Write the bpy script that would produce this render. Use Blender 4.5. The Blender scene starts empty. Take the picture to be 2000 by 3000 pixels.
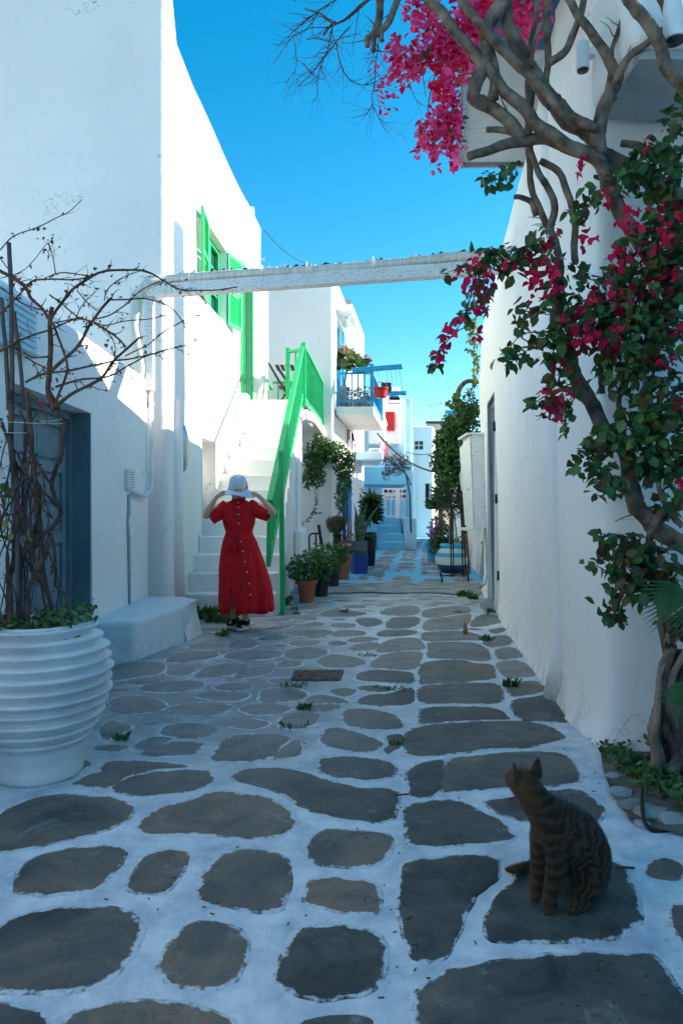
import bpy, bmesh, math, random
from mathutils import Vector, Matrix, noise
R = math.radians
rnd = random.Random(7)
S = bpy.context.scene
C = S.collection

# ---------------------------------------------------------------- camera, sky, sun, exposure
CAMH = 1.2
cam_d = bpy.data.cameras.new('camera'); cam = bpy.data.objects.new('camera', cam_d); C.objects.link(cam)
cam.location = (0, 0, CAMH); cam.rotation_euler = (R(90), 0, 0)
cam_d.sensor_fit = 'VERTICAL'; cam_d.sensor_height = 36.0; cam_d.lens = 24.0
cam_d.clip_start = 0.05; cam_d.clip_end = 1500
S.camera = cam
S.render.resolution_x = 682; S.render.resolution_y = 1024
SUN_EL, SUN_AZ = 25.0, 9.0        # azimuth measured from +X towards +Y
W = bpy.data.worlds.new('World'); S.world = W; W.use_nodes = True
wn = W.node_tree.nodes; wl = W.node_tree.links; wn.clear()
sky = wn.new('ShaderNodeTexSky'); sky.sky_type = 'NISHITA'; sky.sun_disc = False
sky.sun_elevation = R(SUN_EL); sky.sun_rotation = R(90 - SUN_AZ)
sky.air_density = 1.0; sky.dust_density = 0.3; sky.ozone_density = 2.0
hs = wn.new('ShaderNodeHueSaturation'); hs.inputs['Saturation'].default_value = 1.47; hs.inputs['Hue'].default_value = 0.484
bg = wn.new('ShaderNodeBackground'); bg.inputs['Strength'].default_value = 0.11
wo = wn.new('ShaderNodeOutputWorld')
wl.new(sky.outputs[0], hs.inputs['Color']); wl.new(hs.outputs[0], bg.inputs['Color']); wl.new(bg.outputs[0], wo.inputs[0])
sd = bpy.data.lights.new('sun', 'SUN'); sd.energy = 5.0; sd.angle = R(0.5); sd.color = (1.0, 0.90, 0.78)
so = bpy.data.objects.new('sun', sd); C.objects.link(so)
tosun = Vector((math.cos(R(SUN_EL))*math.cos(R(SUN_AZ)), math.cos(R(SUN_EL))*math.sin(R(SUN_AZ)), math.sin(R(SUN_EL))))
so.rotation_euler = tosun.to_track_quat('Z', 'Y').to_euler(); so.location = (20, 5, 15)
S.view_settings.view_transform = 'Standard'; S.view_settings.look = 'None'
S.view_settings.gamma = 1.0; S.view_settings.use_curve_mapping = False
S.view_settings.exposure = 1.46
S.render.engine = 'CYCLES'
S.cycles.max_bounces = 8; S.cycles.diffuse_bounces = 5

# ---------------------------------------------------------------- helpers
def P(px, py, Y):            # point at depth Y seen at photo pixel (2000 x 3000), used as a ruler only
    return Vector(((px-1000)*Y/2000.0, Y, CAMH-(py-1500)*Y/2000.0))
def G(px, py, z=0.0):
    Y = (CAMH-z)*2000.0/(py-1500.0)
    return Vector(((px-1000)*Y/2000.0, Y, z))
def tag(o, label=None, cat=None, group=None, kind=None):
    if label: o['label'] = label
    if cat: o['category'] = cat
    if group: o['group'] = group
    if kind: o['kind'] = kind
    return o
def wloc(o):
    v = Vector((0,0,0))
    while o is not None:
        v = v + o.location; o = o.parent
    return v
def empty(name, loc, label, cat, group=None):
    o = bpy.data.objects.new(name, None); o.empty_display_size = 0.1
    C.objects.link(o); o.location = Vector(loc); tag(o, label, cat, group); return o
class MB:
    """collects shapes (world coordinates) and links them as ONE mesh object"""
    def __init__(s): s.v = []; s.f = []; s.smooth = set()
    def add(s, vs, fs, smooth=False):
        n = len(s.v); s.v += [Vector(a) for a in vs]
        for f in fs:
            if smooth: s.smooth.add(len(s.f))
            s.f.append([i+n for i in f])
        return s
    def box(s, x0, x1, y0, y1, z0, z1):
        v = [(x,y,z) for z in (z0,z1) for y in (y0,y1) for x in (x0,x1)]
        return s.add(v, [(0,2,3,1),(4,5,7,6),(0,1,5,4),(2,6,7,3),(0,4,6,2),(1,3,7,5)])
    def obox(s, c, u, v, w):      # oriented box: centre and three half-vectors
        c = Vector(c); u = Vector(u); v = Vector(v); w = Vector(w)
        P8 = [c+a*u+b*v+d*w for d in (-1,1) for b in (-1,1) for a in (-1,1)]
        return s.add(P8, [(0,2,3,1),(4,5,7,6),(0,1,5,4),(2,6,7,3),(0,4,6,2),(1,3,7,5)])
    def bar(s, a, b, w, h=None, up=(0,0,1)):
        a = Vector(a); b = Vector(b); d = b-a; h = h or w
        u = d.cross(Vector(up))
        if u.length < 1e-5: u = d.cross(Vector((0,1,0)))
        u.normalize(); t = u.cross(d).normalized()
        return s.obox((a+b)/2, d/2, u*w/2, t*h/2)
    def tube(s, pts, rad, n=8, cap=True, jitter=0):
        pts = [Vector(p) for p in pts]; m = len(pts)
        if not hasattr(rad, '__len__'): rad = [rad]*m
        vs = []; prev = None
        for i, p in enumerate(pts):
            t = (pts[min(i+1,m-1)]-pts[max(i-1,0)])
            if t.length < 1e-7: t = Vector((0,0,1))
            t.normalize()
            if prev is None:
                prev = t.orthogonal().normalized()
            u = (prev - t*prev.dot(t))
            if u.length < 1e-5: u = t.orthogonal()
            u.normalize(); prev = u; w = t.cross(u)
            for k in range(n):
                a = 2*math.pi*k/n
                r = rad[i]*(1+(rnd.uniform(-jitter,jitter) if jitter else 0))
                vs.append(p+(u*math.cos(a)+w*math.sin(a))*r)
        fs = [(i*n+k, i*n+(k+1)%n, (i+1)*n+(k+1)%n, (i+1)*n+k) for i in range(m-1) for k in range(n)]
        if cap: fs += [tuple(range(n-1,-1,-1)), tuple((m-1)*n+k for k in range(n))]
        return s.add(vs, fs, True)
    def lathe(s, c, prof, n=32, wob=0.0, sx=1, sy=1):
        c = Vector(c); vs = []; m = len(prof)
        for j, (r, z) in enumerate(prof):
            for k in range(n):
                a = 2*math.pi*k/n
                rr = r*(1+wob*noise.noise(Vector((math.cos(a)*1.5, math.sin(a)*1.5, z*6+c.x))))
                vs.append(c+Vector((rr*math.cos(a)*sx, rr*math.sin(a)*sy, z)))
        fs = [(j*n+k, j*n+(k+1)%n, (j+1)*n+(k+1)%n, (j+1)*n+k) for j in range(m-1) for k in range(n)]
        fs += [tuple(range(n-1,-1,-1)), tuple((m-1)*n+k for k in range(n))]
        return s.add(vs, fs, True)
    def build(s, name, mat, parent=None, bevel=0, seg=2, label=None, **kw):
        me = bpy.data.meshes.new(name)
        off = wloc(parent) if parent else Vector((0,0,0))
        me.from_pydata([tuple(v-off) for v in s.v], [], s.f)
        for i, p in enumerate(me.polygons): p.use_smooth = i in s.smooth
        if mat is not None:
            for m_ in (mat if isinstance(mat, (list, tuple)) else [mat]): me.materials.append(m_)
        me.update()
        o = bpy.data.objects.new(name, me); C.objects.link(o)
        if parent: o.parent = parent
        if bevel:
            b = o.modifiers.new('bevel', 'BEVEL'); b.width = bevel; b.segments = seg; b.limit_method = 'ANGLE'
            b.harden_normals = False
        tag(o, label, **kw)
        return o
def spline(pts, k=4):
    """Catmull-Rom through points (tuples of any length)"""
    pts = [Vector(p) for p in pts]; out = []
    for i in range(len(pts)-1):
        p0 = pts[max(i-1,0)]; p1 = pts[i]; p2 = pts[i+1]; p3 = pts[min(i+2,len(pts)-1)]
        for j in range(k):
            t = j/k
            out.append(0.5*((2*p1)+(p2-p0)*t+(2*p0-5*p1+4*p2-p3)*t*t+(3*p1-p0-3*p2+p3)*t**3))
    out.append(pts[-1]); return out
def chaikin(p, it=2):
    for _ in range(it):
        q = []
        for i in range(len(p)):
            a, b = p[i], p[(i+1) % len(p)]
            q += [a*.75+b*.25, a*.25+b*.75]
        p = q
    return p
def copy_tree(o, parent=None):
    c = o.copy(); C.objects.link(c)
    if parent: c.parent = parent
    for ch in list(o.children): copy_tree(ch, c)
    return c

# ---------------------------------------------------------------- materials
def new_mat(name):
    m = bpy.data.materials.new(name); m.use_nodes = True
    nt = m.node_tree; b = nt.nodes['Principled BSDF']
    return m, nt, b
def mat(name, col, rough=0.6, spec=0.3, var=0.12, scale=8, bump=0.0, bscale=40, metal=0.0, trans=0.0, sat_noise=False, stretch=(1,1,1), col2=None, thr=None):
    m, nt, b = new_mat(name); N = nt.nodes.new; L = nt.links.new
    b.inputs['Roughness'].default_value = rough; b.inputs['Specular IOR Level'].default_value = spec
    b.inputs['Metallic'].default_value = metal
    tc = N('ShaderNodeTexCoord'); mp = N('ShaderNodeMapping'); mp.inputs['Scale'].default_value = stretch
    L(tc.outputs['Object'], mp.inputs[0])
    nz = N('ShaderNodeTexNoise'); nz.inputs['Scale'].default_value = scale; nz.inputs['Detail'].default_value = 6
    L(mp.outputs[0], nz.inputs['Vector'])
    cr = N('ShaderNodeValToRGB')
    c2 = col2 if col2 else tuple(max(0,c*(1-var*2)) for c in col)
    cr.color_ramp.elements[0].color = (*c2, 1); cr.color_ramp.elements[1].color = (*[min(1,c*(1+var*.5)) for c in col], 1)
    lo, hi = thr if thr else (0.3, 0.65)
    cr.color_ramp.elements[0].position = lo; cr.color_ramp.elements[1].position = hi
    L(nz.outputs[0], cr.inputs[0]); L(cr.outputs[0], b.inputs['Base Color'])
    if bump:
        n2 = N('ShaderNodeTexNoise'); n2.inputs['Scale'].default_value = bscale; n2.inputs['Detail'].default_value = 5
        L(mp.outputs[0], n2.inputs['Vector'])
        bp = N('ShaderNodeBump'); bp.inputs['Strength'].default_value = bump; bp.inputs['Distance'].default_value = 0.01
        L(n2.outputs[0], bp.inputs['Height']); L(bp.outputs[0], b.inputs['Normal'])
    if trans:
        b.inputs['Transmission Weight'].default_value = trans
    return m
def plaster(name, col, stain=(0.45,0.42,0.36), amt=0.35, relief=0.35):
    """limewashed plaster: broad brush variation, fine grain, cracks, grime that keeps near the foot of the wall"""
    m, nt, b = new_mat(name); N = nt.nodes.new; L = nt.links.new
    b.inputs['Roughness'].default_value = 0.85; b.inputs['Specular IOR Level'].default_value = 0.15
    ge = N('ShaderNodeNewGeometry')
    n1 = N('ShaderNodeTexNoise'); n1.inputs['Scale'].default_value = 1.1; n1.inputs['Detail'].default_value = 8; n1.inputs['Roughness'].default_value = 0.65
    L(ge.outputs['Position'], n1.inputs['Vector'])
    r1 = N('ShaderNodeValToRGB'); r1.color_ramp.elements[0].position = .3; r1.color_ramp.elements[1].position = .7
    r1.color_ramp.elements[0].color = (*[c*.93 for c in col], 1); r1.color_ramp.elements[1].color = (*col, 1)
    L(n1.outputs[0], r1.inputs[0])
    # scattered scuffs, vertical streaks
    mp = N('ShaderNodeMapping'); mp.inputs['Scale'].default_value = (9, 9, 1.3); L(ge.outputs['Position'], mp.inputs[0])
    n2 = N('ShaderNodeTexNoise'); n2.inputs['Scale'].default_value = 1.6; n2.inputs['Detail'].default_value = 9; n2.inputs['Roughness'].default_value = 0.7
    L(mp.outputs[0], n2.inputs['Vector'])
    r2 = N('ShaderNodeValToRGB'); r2.color_ramp.elements[0].position = .62; r2.color_ramp.elements[1].position = .80
    L(n2.outputs[0], r2.inputs[0])
    # foot grime (splash zone, ragged)
    sp = N('ShaderNodeSeparateXYZ'); L(ge.outputs['Position'], sp.inputs[0])
    mr = N('ShaderNodeMapRange'); mr.inputs[1].default_value = 0.0; mr.inputs[2].default_value = 0.22; mr.inputs[3].default_value = 0.75; mr.inputs[4].default_value = 0.0
    L(sp.outputs[2], mr.inputs[0])
    n3 = N('ShaderNodeTexNoise'); n3.inputs['Scale'].default_value = 7; n3.inputs['Detail'].default_value = 7; L(ge.outputs['Position'], n3.inputs['Vector'])
    r3 = N('ShaderNodeValToRGB'); r3.color_ramp.elements[0].position = .45; r3.color_ramp.elements[1].position = .7; L(n3.outputs[0], r3.inputs[0])
    mu = N('ShaderNodeMath'); mu.operation = 'MULTIPLY'; L(mr.outputs[0], mu.inputs[0]); L(r3.outputs[0], mu.inputs[1])
    ms = N('ShaderNodeMath'); ms.operation = 'MULTIPLY'; L(r2.outputs[0], ms.inputs[0]); ms.inputs[1].default_value = amt
    mx = N('ShaderNodeMath'); mx.operation = 'MAXIMUM'; L(mu.outputs[0], mx.inputs[0]); L(ms.outputs[0], mx.inputs[1])
    mix = N('ShaderNodeMixRGB'); mix.inputs[2].default_value = (*stain, 1)
    L(mx.outputs[0], mix.inputs[0]); L(r1.outputs[0], mix.inputs[1]); L(mix.outputs[0], b.inputs['Base Color'])
    # hairline cracks in a few places
    vo = N('ShaderNodeTexVoronoi'); vo.feature = 'DISTANCE_TO_EDGE'; vo.inputs['Scale'].default_value = .75
    va = N('ShaderNodeVectorMath'); va.operation = 'MULTIPLY_ADD'; va.inputs[1].default_value = (.5,.5,.5); L(n3.outputs['Color'], va.inputs[0]); L(ge.outputs['Position'], va.inputs[2]); L(va.outputs[0], vo.inputs['Vector'])
    vc = N('ShaderNodeMapRange'); vc.inputs[1].default_value = .0012; vc.inputs[2].default_value = .004; vc.inputs[3].default_value = .55; vc.inputs[4].default_value = 0; L(vo.outputs[0], vc.inputs[0])
    vg = N('ShaderNodeMapRange'); vg.inputs[1].default_value = .52; vg.inputs[2].default_value = .6; L(n1.outputs[0], vg.inputs[0])
    vm = N('ShaderNodeMath'); vm.operation = 'MULTIPLY'; L(vc.outputs[0], vm.inputs[0]); L(vg.outputs[0], vm.inputs[1])
    mk = N('ShaderNodeMixRGB'); mk.inputs[2].default_value = (.16,.14,.12,1); L(vm.outputs[0], mk.inputs[0]); L(mix.outputs[0], mk.inputs[1]); L(mk.outputs[0], b.inputs['Base Color'])
    n4 = N('ShaderNodeTexNoise'); n4.inputs['Scale'].default_value = 4; n4.inputs['Detail'].default_value = 10; L(ge.outputs['Position'], n4.inputs['Vector'])
    b1 = N('ShaderNodeBump'); b1.inputs['Strength'].default_value = relief; b1.inputs['Distance'].default_value = 0.05
    L(n4.outputs[0], b1.inputs['Height']); L(b1.outputs[0], b.inputs['Normal'])
    return m
M = {}
M['white'] = plaster('limewash_white', (0.88, 0.855, 0.815), amt=0.3)
M['white2'] = plaster('limewash_aged', (0.78, 0.76, 0.72), amt=0.6)
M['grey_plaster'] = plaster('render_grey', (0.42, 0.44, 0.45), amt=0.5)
M['bluewash'] = plaster('bluewash', (0.20, 0.54, 0.72), amt=0.2)
M['paleblue'] = plaster('pale_bluewash', (0.52, 0.72, 0.80), amt=0.2)
M['pinkgrey'] = plaster('bare_render', (0.50, 0.43, 0.41), amt=0.6)
M['benchwash'] = plaster('bench_wash', (0.64, 0.71, 0.74), amt=.6)
M['laneblue'] = plaster('lane_bluewash', (0.46, 0.69, 0.80), amt=0.2)
M['beige'] = plaster('peeling_render', (0.60, 0.52, 0.46), stain=(0.45,0.25,0.16), amt=0.9)
M['green'] = mat('green_paint', (0.010, 0.45, 0.14), rough=.38, spec=.5, var=.08, bump=.05)
M['green_pale'] = mat('green_paint_light', (0.035, 0.43, 0.15), rough=.45, var=.08)
M['blue'] = mat('blue_paint', (0.015, 0.29, 0.55), rough=.4, spec=.5, var=.12)
M['deepblue'] = mat('deep_blue_glaze', (0.012, 0.06, 0.26), rough=.3, spec=.5, var=.15)
M['cyan'] = mat('cyan_paint', (0.05, 0.42, 0.62), rough=.5, var=.1)
M['navy'] = mat('navy_paint', (0.02, 0.10, 0.22), rough=.5, var=.1)
M['doorgrey'] = mat('door_paint_grey_blue', (0.14, 0.22, 0.26), rough=.5, var=.12, scale=12, bump=.05)
M['doorframe'] = mat('door_frame_paint', (0.12, 0.19, 0.23), rough=.5, var=.1)
M['reveal'] = mat('reveal_paint_blue_grey', (0.14, 0.20, 0.22), rough=.8, var=.1, scale=5, bump=.2)
M['greypaint'] = mat('grey_paint', (0.24, 0.27, 0.29), rough=.5, var=.1)
M['wpaint'] = mat('white_gloss_paint', (0.76, 0.77, 0.76), rough=.45, var=.06, bump=.05)
M['wwood'] = mat('weathered_white_wood', (0.74, 0.73, 0.71), rough=.8, col2=(0.46,0.45,0.43), scale=12, thr=(.34,.46), stretch=(1,9,9), bump=.6, bscale=9)
M['wwoodv'] = mat('flaking_white_board', (0.74, 0.73, 0.71), rough=.8, col2=(0.33,0.32,0.30), scale=4, thr=(.3,.40), stretch=(3,3,22), bump=.5, bscale=7)
M['wrap'] = mat('plastic_sleeve', (0.72, 0.69, 0.62), rough=.35, spec=.5, var=.15, stretch=(30,2,2), scale=2, bump=.3)
M['black'] = mat('black_rubber', (0.015, 0.015, 0.017), rough=.5, var=.1)
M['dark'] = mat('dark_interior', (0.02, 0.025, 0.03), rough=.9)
M['iron'] = mat('rusty_iron', (0.05, 0.04, 0.038), rough=.7, var=.3, scale=30, metal=.3)
M['darkmetal'] = mat('dark_metal', (0.06, 0.065, 0.07), rough=.4, metal=.6)
M['steel'] = mat('dull_metal', (0.42, 0.44, 0.46), rough=.4, metal=.7)
M['red'] = mat('red_paint', (0.52, 0.02, 0.02), rough=.45)
M['orange'] = mat('orange_board', (0.55, 0.09, 0.03), rough=.6)
M['terracotta'] = mat('terracotta', (0.36, 0.13, 0.07), rough=.85, var=.15, bump=.2)
M['blackpot'] = mat('black_plastic', (0.025, 0.028, 0.032), rough=.45)
M['greypot'] = mat('grey_concrete_pot', (0.16, 0.17, 0.18), rough=.85, bump=.2)
M['potwhite'] = mat('pot_white_paint', (0.70, 0.72, 0.72), rough=.55, spec=.4, var=.10, scale=4, col2=(0.52,0.55,0.56), bump=.25, bscale=18)
M['stripe_cyan'] = mat('stripe_cyan', (0.05, 0.42, 0.58), rough=.5)
M['stripe_navy'] = mat('stripe_navy', (0.01, 0.07, 0.20), rough=.5)
M['soil'] = mat('soil', (0.06, 0.045, 0.03), rough=1, var=.4, scale=30, bump=1, bscale=60)
M['bark'] = mat('bark', (0.26, 0.19, 0.14), rough=.9, col2=(0.075,0.052,0.038), scale=14, thr=(.35,.7), bump=1.0, bscale=45)
M['bark_dark'] = mat('climber_bark', (0.13, 0.09, 0.07), rough=.9, col2=(0.045,0.032,0.026), scale=14, thr=(.35,.7), bump=1.0, bscale=60)
M['bark_root'] = mat('gnarled_bark', (0.30, 0.22, 0.16), rough=.95, col2=(0.07,0.052,0.04), scale=9, thr=(.38,.66), bump=1.0, bscale=22, stretch=(1.6,1.6,.6))
M['twig'] = mat('twig', (0.15, 0.075, 0.045), rough=.8, var=.3, scale=20)
M['reed'] = mat('cane', (0.10, 0.09, 0.085), rough=.7)
M['skin'] = mat('skin', (0.76, 0.43, 0.29), rough=.5, var=.04)
M['dress'] = mat('red_linen', (0.64, 0.006, 0.012), rough=.85, var=.12, scale=5, bump=.25, bscale=160)
M['hat'] = mat('hat_weave', (0.62, 0.66, 0.76), rough=.85, var=.05, bump=.3, bscale=180)
M['ribbon'] = mat('hat_ribbon', (0.72, 0.62, 0.58), rough=.6, var=.05)
M['ribbonblue'] = mat('hat_cord', (0.10, 0.34, 0.55), rough=.6)
M['hair'] = mat('hair', (0.02, 0.013, 0.01), rough=.5)
M['button'] = mat('pearl_button', (0.8, 0.72, 0.62), rough=.3)
M['shoe'] = mat('black_canvas', (0.012, 0.012, 0.016), rough=.8)
M['sole'] = mat('shoe_sole', (0.66, 0.66, 0.64), rough=.6)
M['bamboo'] = mat('chair_wood', (0.06, 0.035, 0.028), rough=.6)
M['globe'] = mat('opal_glass', (0.78, 0.74, 0.62), rough=.25, spec=.6)
M['cable'] = mat('cable', (0.015, 0.03, 0.035), rough=.5)
M['lips'] = mat('lips', (0.35, 0.06, 0.06), rough=.4)
def glass_mat():
    m, nt, b = new_mat('window_glass')
    b.inputs['Base Color'].default_value = (0.03, 0.05, 0.06, 1); b.inputs['Roughness'].default_value = 0.06
    b.inputs['Specular IOR Level'].default_value = 0.8
    return m
M['glass'] = glass_mat()
def leaf_mat(name, a, b_, trans=0.25, rough=.45):
    m, nt, b = new_mat(name); N = nt.nodes.new; L = nt.links.new
    ge = N('ShaderNodeNewGeometry'); nz = N('ShaderNodeTexNoise'); nz.inputs['Scale'].default_value = 9; nz.inputs['Detail'].default_value = 3
    L(ge.outputs['Position'], nz.inputs['Vector'])
    cr = N('ShaderNodeValToRGB'); cr.color_ramp.elements[0].position = .35; cr.color_ramp.elements[1].position = .65
    cr.color_ramp.elements[0].color = (*a, 1); cr.color_ramp.elements[1].color = (*b_, 1)
    L(nz.outputs[0], cr.inputs[0]); L(cr.outputs[0], b.inputs['Base Color'])
    b.inputs['Roughness'].default_value = rough; b.inputs['Specular IOR Level'].default_value = .35
    tr = N('ShaderNodeBsdfTranslucent'); L(cr.outputs[0], tr.inputs[0])
    mx = N('ShaderNodeMixShader'); mx.inputs[0].default_value = trans
    out = nt.nodes['Material Output']; L(b.outputs[0], mx.inputs[1]); L(tr.outputs[0], mx.inputs[2]); L(mx.outputs[0], out.inputs[0])
    return m
M['leaf'] = leaf_mat('leaf_dark', (0.03, 0.085, 0.028), (0.075, 0.165, 0.045))
M['leaf_mid'] = leaf_mat('leaf_mid', (0.05, 0.13, 0.035), (0.14, 0.24, 0.06))
M['leaf_brown'] = leaf_mat('leaf_bronze', (0.07, 0.05, 0.025), (0.13, 0.10, 0.035))
M['leaf_red'] = leaf_mat('leaf_red', (0.14, 0.03, 0.02), (0.26, 0.06, 0.035))
M['leaf_olive'] = leaf_mat('leaf_olive', (0.07, 0.10, 0.06), (0.17, 0.21, 0.14))
M['leaf_lime'] = leaf_mat('leaf_yellowing', (0.09, 0.15, 0.03), (0.24, 0.22, 0.05))
M['grass'] = leaf_mat('grass_blade', (0.04, 0.09, 0.02), (0.12, 0.18, 0.05))
M['drygrass'] = leaf_mat('dry_grass', (0.20, 0.15, 0.08), (0.34, 0.26, 0.15))
M['pink'] = leaf_mat('bract_pink', (0.92, 0.04, 0.24), (1.0, 0.16, 0.44), trans=.45, rough=.6)
M['crimson'] = leaf_mat('bract_crimson', (0.55, 0.005, 0.045), (0.85, 0.015, 0.10), trans=.4, rough=.6)
M['lilac'] = leaf_mat('petal_lilac', (0.20, 0.14, 0.42), (0.35, 0.22, 0.55))
M['magenta'] = leaf_mat('petal_magenta', (0.5, 0.05, 0.5), (0.65, 0.1, 0.6))

# ---------------------------------------------------------------- the setting: ground and pavement
def stone_material(name, a, b_, c):
    m, nt, b = new_mat(name); N = nt.nodes.new; L = nt.links.new
    ge = N('ShaderNodeNewGeometry'); oi = N('ShaderNodeObjectInfo')
    n1 = N('ShaderNodeTexNoise'); n1.inputs['Scale'].default_value = 3.4; n1.inputs['Detail'].default_value = 12; n1.inputs['Roughness'].default_value=.68; n1.inputs['Distortion'].default_value=.5
    L(ge.outputs['Position'], n1.inputs['Vector'])
    cr = N('ShaderNodeValToRGB'); e = cr.color_ramp.elements; e[0].position=.32; e[1].position=.68
    e[0].color = (*a,1); e[1].color = (*b_,1); x = e.new(.5); x.color = (*c,1)
    ad = N('ShaderNodeMath'); ad.operation='MULTIPLY_ADD'; L(oi.outputs['Random'], ad.inputs[0]); ad.inputs[1].default_value=.30
    sb = N('ShaderNodeMath'); sb.operation='SUBTRACT'; L(n1.outputs[0], sb.inputs[0]); sb.inputs[1].default_value=.16; L(sb.outputs[0], ad.inputs[2])
    L(ad.outputs[0], cr.inputs[0])
    # chips of whitewash and pale mineral veins
    n2 = N('ShaderNodeTexNoise'); n2.inputs['Scale'].default_value = 5; n2.inputs['Detail'].default_value = 12; n2.inputs['Roughness'].default_value=.75; n2.inputs['Distortion'].default_value=.6
    L(ge.outputs['Position'], n2.inputs['Vector'])
    r2 = N('ShaderNodeValToRGB'); r2.color_ramp.elements[0].position=.58; r2.color_ramp.elements[1].position=.72
    L(n2.outputs[0], r2.inputs[0])
    mu = N('ShaderNodeMath'); mu.operation='MULTIPLY'; mu.inputs[1].default_value=.5
    L(r2.outputs[0], mu.inputs[0])
    mx = N('ShaderNodeMixRGB'); mx.inputs[2].default_value=(.40,.44,.47,1); L(mu.outputs[0], mx.inputs[0]); L(cr.outputs[0], mx.inputs[1])
    # whitewash dust smeared over the worn middle of the lane
    dz = wear_mask(nt, ge)
    mz = N('ShaderNodeMixRGB'); mz.inputs[2].default_value=(.25,.26,.265,1); L(dz, mz.inputs[0]); L(mx.outputs[0], mz.inputs[1])
    L(mz.outputs[0], b.inputs['Base Color'])
    rr = N('ShaderNodeMapRange'); rr.inputs[3].default_value=.5; rr.inputs[4].default_value=.8; L(n1.outputs[0], rr.inputs[0]); L(rr.outputs[0], b.inputs['Roughness'])
    b.inputs['Specular IOR Level'].default_value=.35
    paint_edges(nt, ge, mz, b)
    # cleft slate relief: layered ridges
    wv = N('ShaderNodeTexNoise'); wv.inputs['Scale'].default_value=3.2; wv.inputs['Detail'].default_value=10; wv.inputs['Distortion'].default_value=1.1
    mp = N('ShaderNodeMapping'); mp.inputs['Scale'].default_value=(1.0,1.7,1); mp.inputs['Rotation'].default_value=(0,0,.25); L(ge.outputs['Position'], mp.inputs[0]); L(mp.outputs[0], wv.inputs['Vector'])
    st = N('ShaderNodeMath'); st.operation='SNAP'; st.inputs[1].default_value=.06
    L(wv.outputs[0], st.inputs[0])
    ad2 = N('ShaderNodeMath'); ad2.operation='ADD'; L(st.outputs[0], ad2.inputs[0]); L(wv.outputs[0], ad2.inputs[1])
    bp = N('ShaderNodeBump'); bp.inputs['Strength'].default_value=.38; bp.inputs['Distance'].default_value=.03
    L(ad2.outputs[0], bp.inputs['Height']); L(bp.outputs[0], b.inputs['Normal'])
    return m
def paint_edges(nt, ge, src, b):
    """brush-marked whitewash that laps unevenly over the rim of each stone, and hairline cracks"""
    N = nt.nodes.new; L = nt.links.new
    at = N('ShaderNodeAttribute'); at.attribute_name = 'rim'
    n = N('ShaderNodeTexNoise'); n.inputs['Scale'].default_value=22; n.inputs['Detail'].default_value=9; n.inputs['Roughness'].default_value=.7; L(ge.outputs['Position'], n.inputs['Vector'])
    n0 = N('ShaderNodeTexNoise'); n0.inputs['Scale'].default_value=3.5; n0.inputs['Detail'].default_value=3; L(ge.outputs['Position'], n0.inputs['Vector'])
    s0 = N('ShaderNodeMath'); s0.operation='MULTIPLY_ADD'; s0.inputs[1].default_value=.9; L(n0.outputs[0], s0.inputs[0]); L(n.outputs[0], s0.inputs[2])
    a = N('ShaderNodeMath'); a.operation='MULTIPLY_ADD'; a.inputs[1].default_value=.75; L(at.outputs['Fac'], a.inputs[0]); L(s0.outputs[0], a.inputs[2])
    r = N('ShaderNodeMapRange'); r.inputs[1].default_value=1.60; r.inputs[2].default_value=1.72; r.inputs[4].default_value=.9; L(a.outputs[0], r.inputs[0])
    m1 = N('ShaderNodeMixRGB'); m1.inputs[2].default_value=(.60,.67,.71,1); L(r.outputs[0], m1.inputs[0]); L(src.outputs[0], m1.inputs[1])
    v = N('ShaderNodeTexVoronoi'); v.feature='DISTANCE_TO_EDGE'; v.inputs['Scale'].default_value=3.0
    mp = N('ShaderNodeVectorMath'); mp.operation='MULTIPLY_ADD'; mp.inputs[1].default_value=(.35,.35,.35); L(n.outputs['Color'], mp.inputs[0]); L(ge.outputs['Position'], mp.inputs[2]); L(mp.outputs[0], v.inputs['Vector'])
    c = N('ShaderNodeMapRange'); c.inputs[1].default_value=.004; c.inputs[2].default_value=.016; c.inputs[3].default_value=.75; c.inputs[4].default_value=0; L(v.outputs[0], c.inputs[0])
    g_ = N('ShaderNodeMapRange'); g_.inputs[1].default_value=.44; g_.inputs[2].default_value=.54; L(n0.outputs[0], g_.inputs[0])
    cm = N('ShaderNodeMath'); cm.operation='MULTIPLY'; L(c.outputs[0], cm.inputs[0]); L(g_.outputs[0], cm.inputs[1])
    m2 = N('ShaderNodeMixRGB'); m2.inputs[2].default_value=(.018,.02,.02,1); L(cm.outputs[0], m2.inputs[0]); L(m1.outputs[0], m2.inputs[1])
    L(m2.outputs[0], b.inputs['Base Color'])
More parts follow.
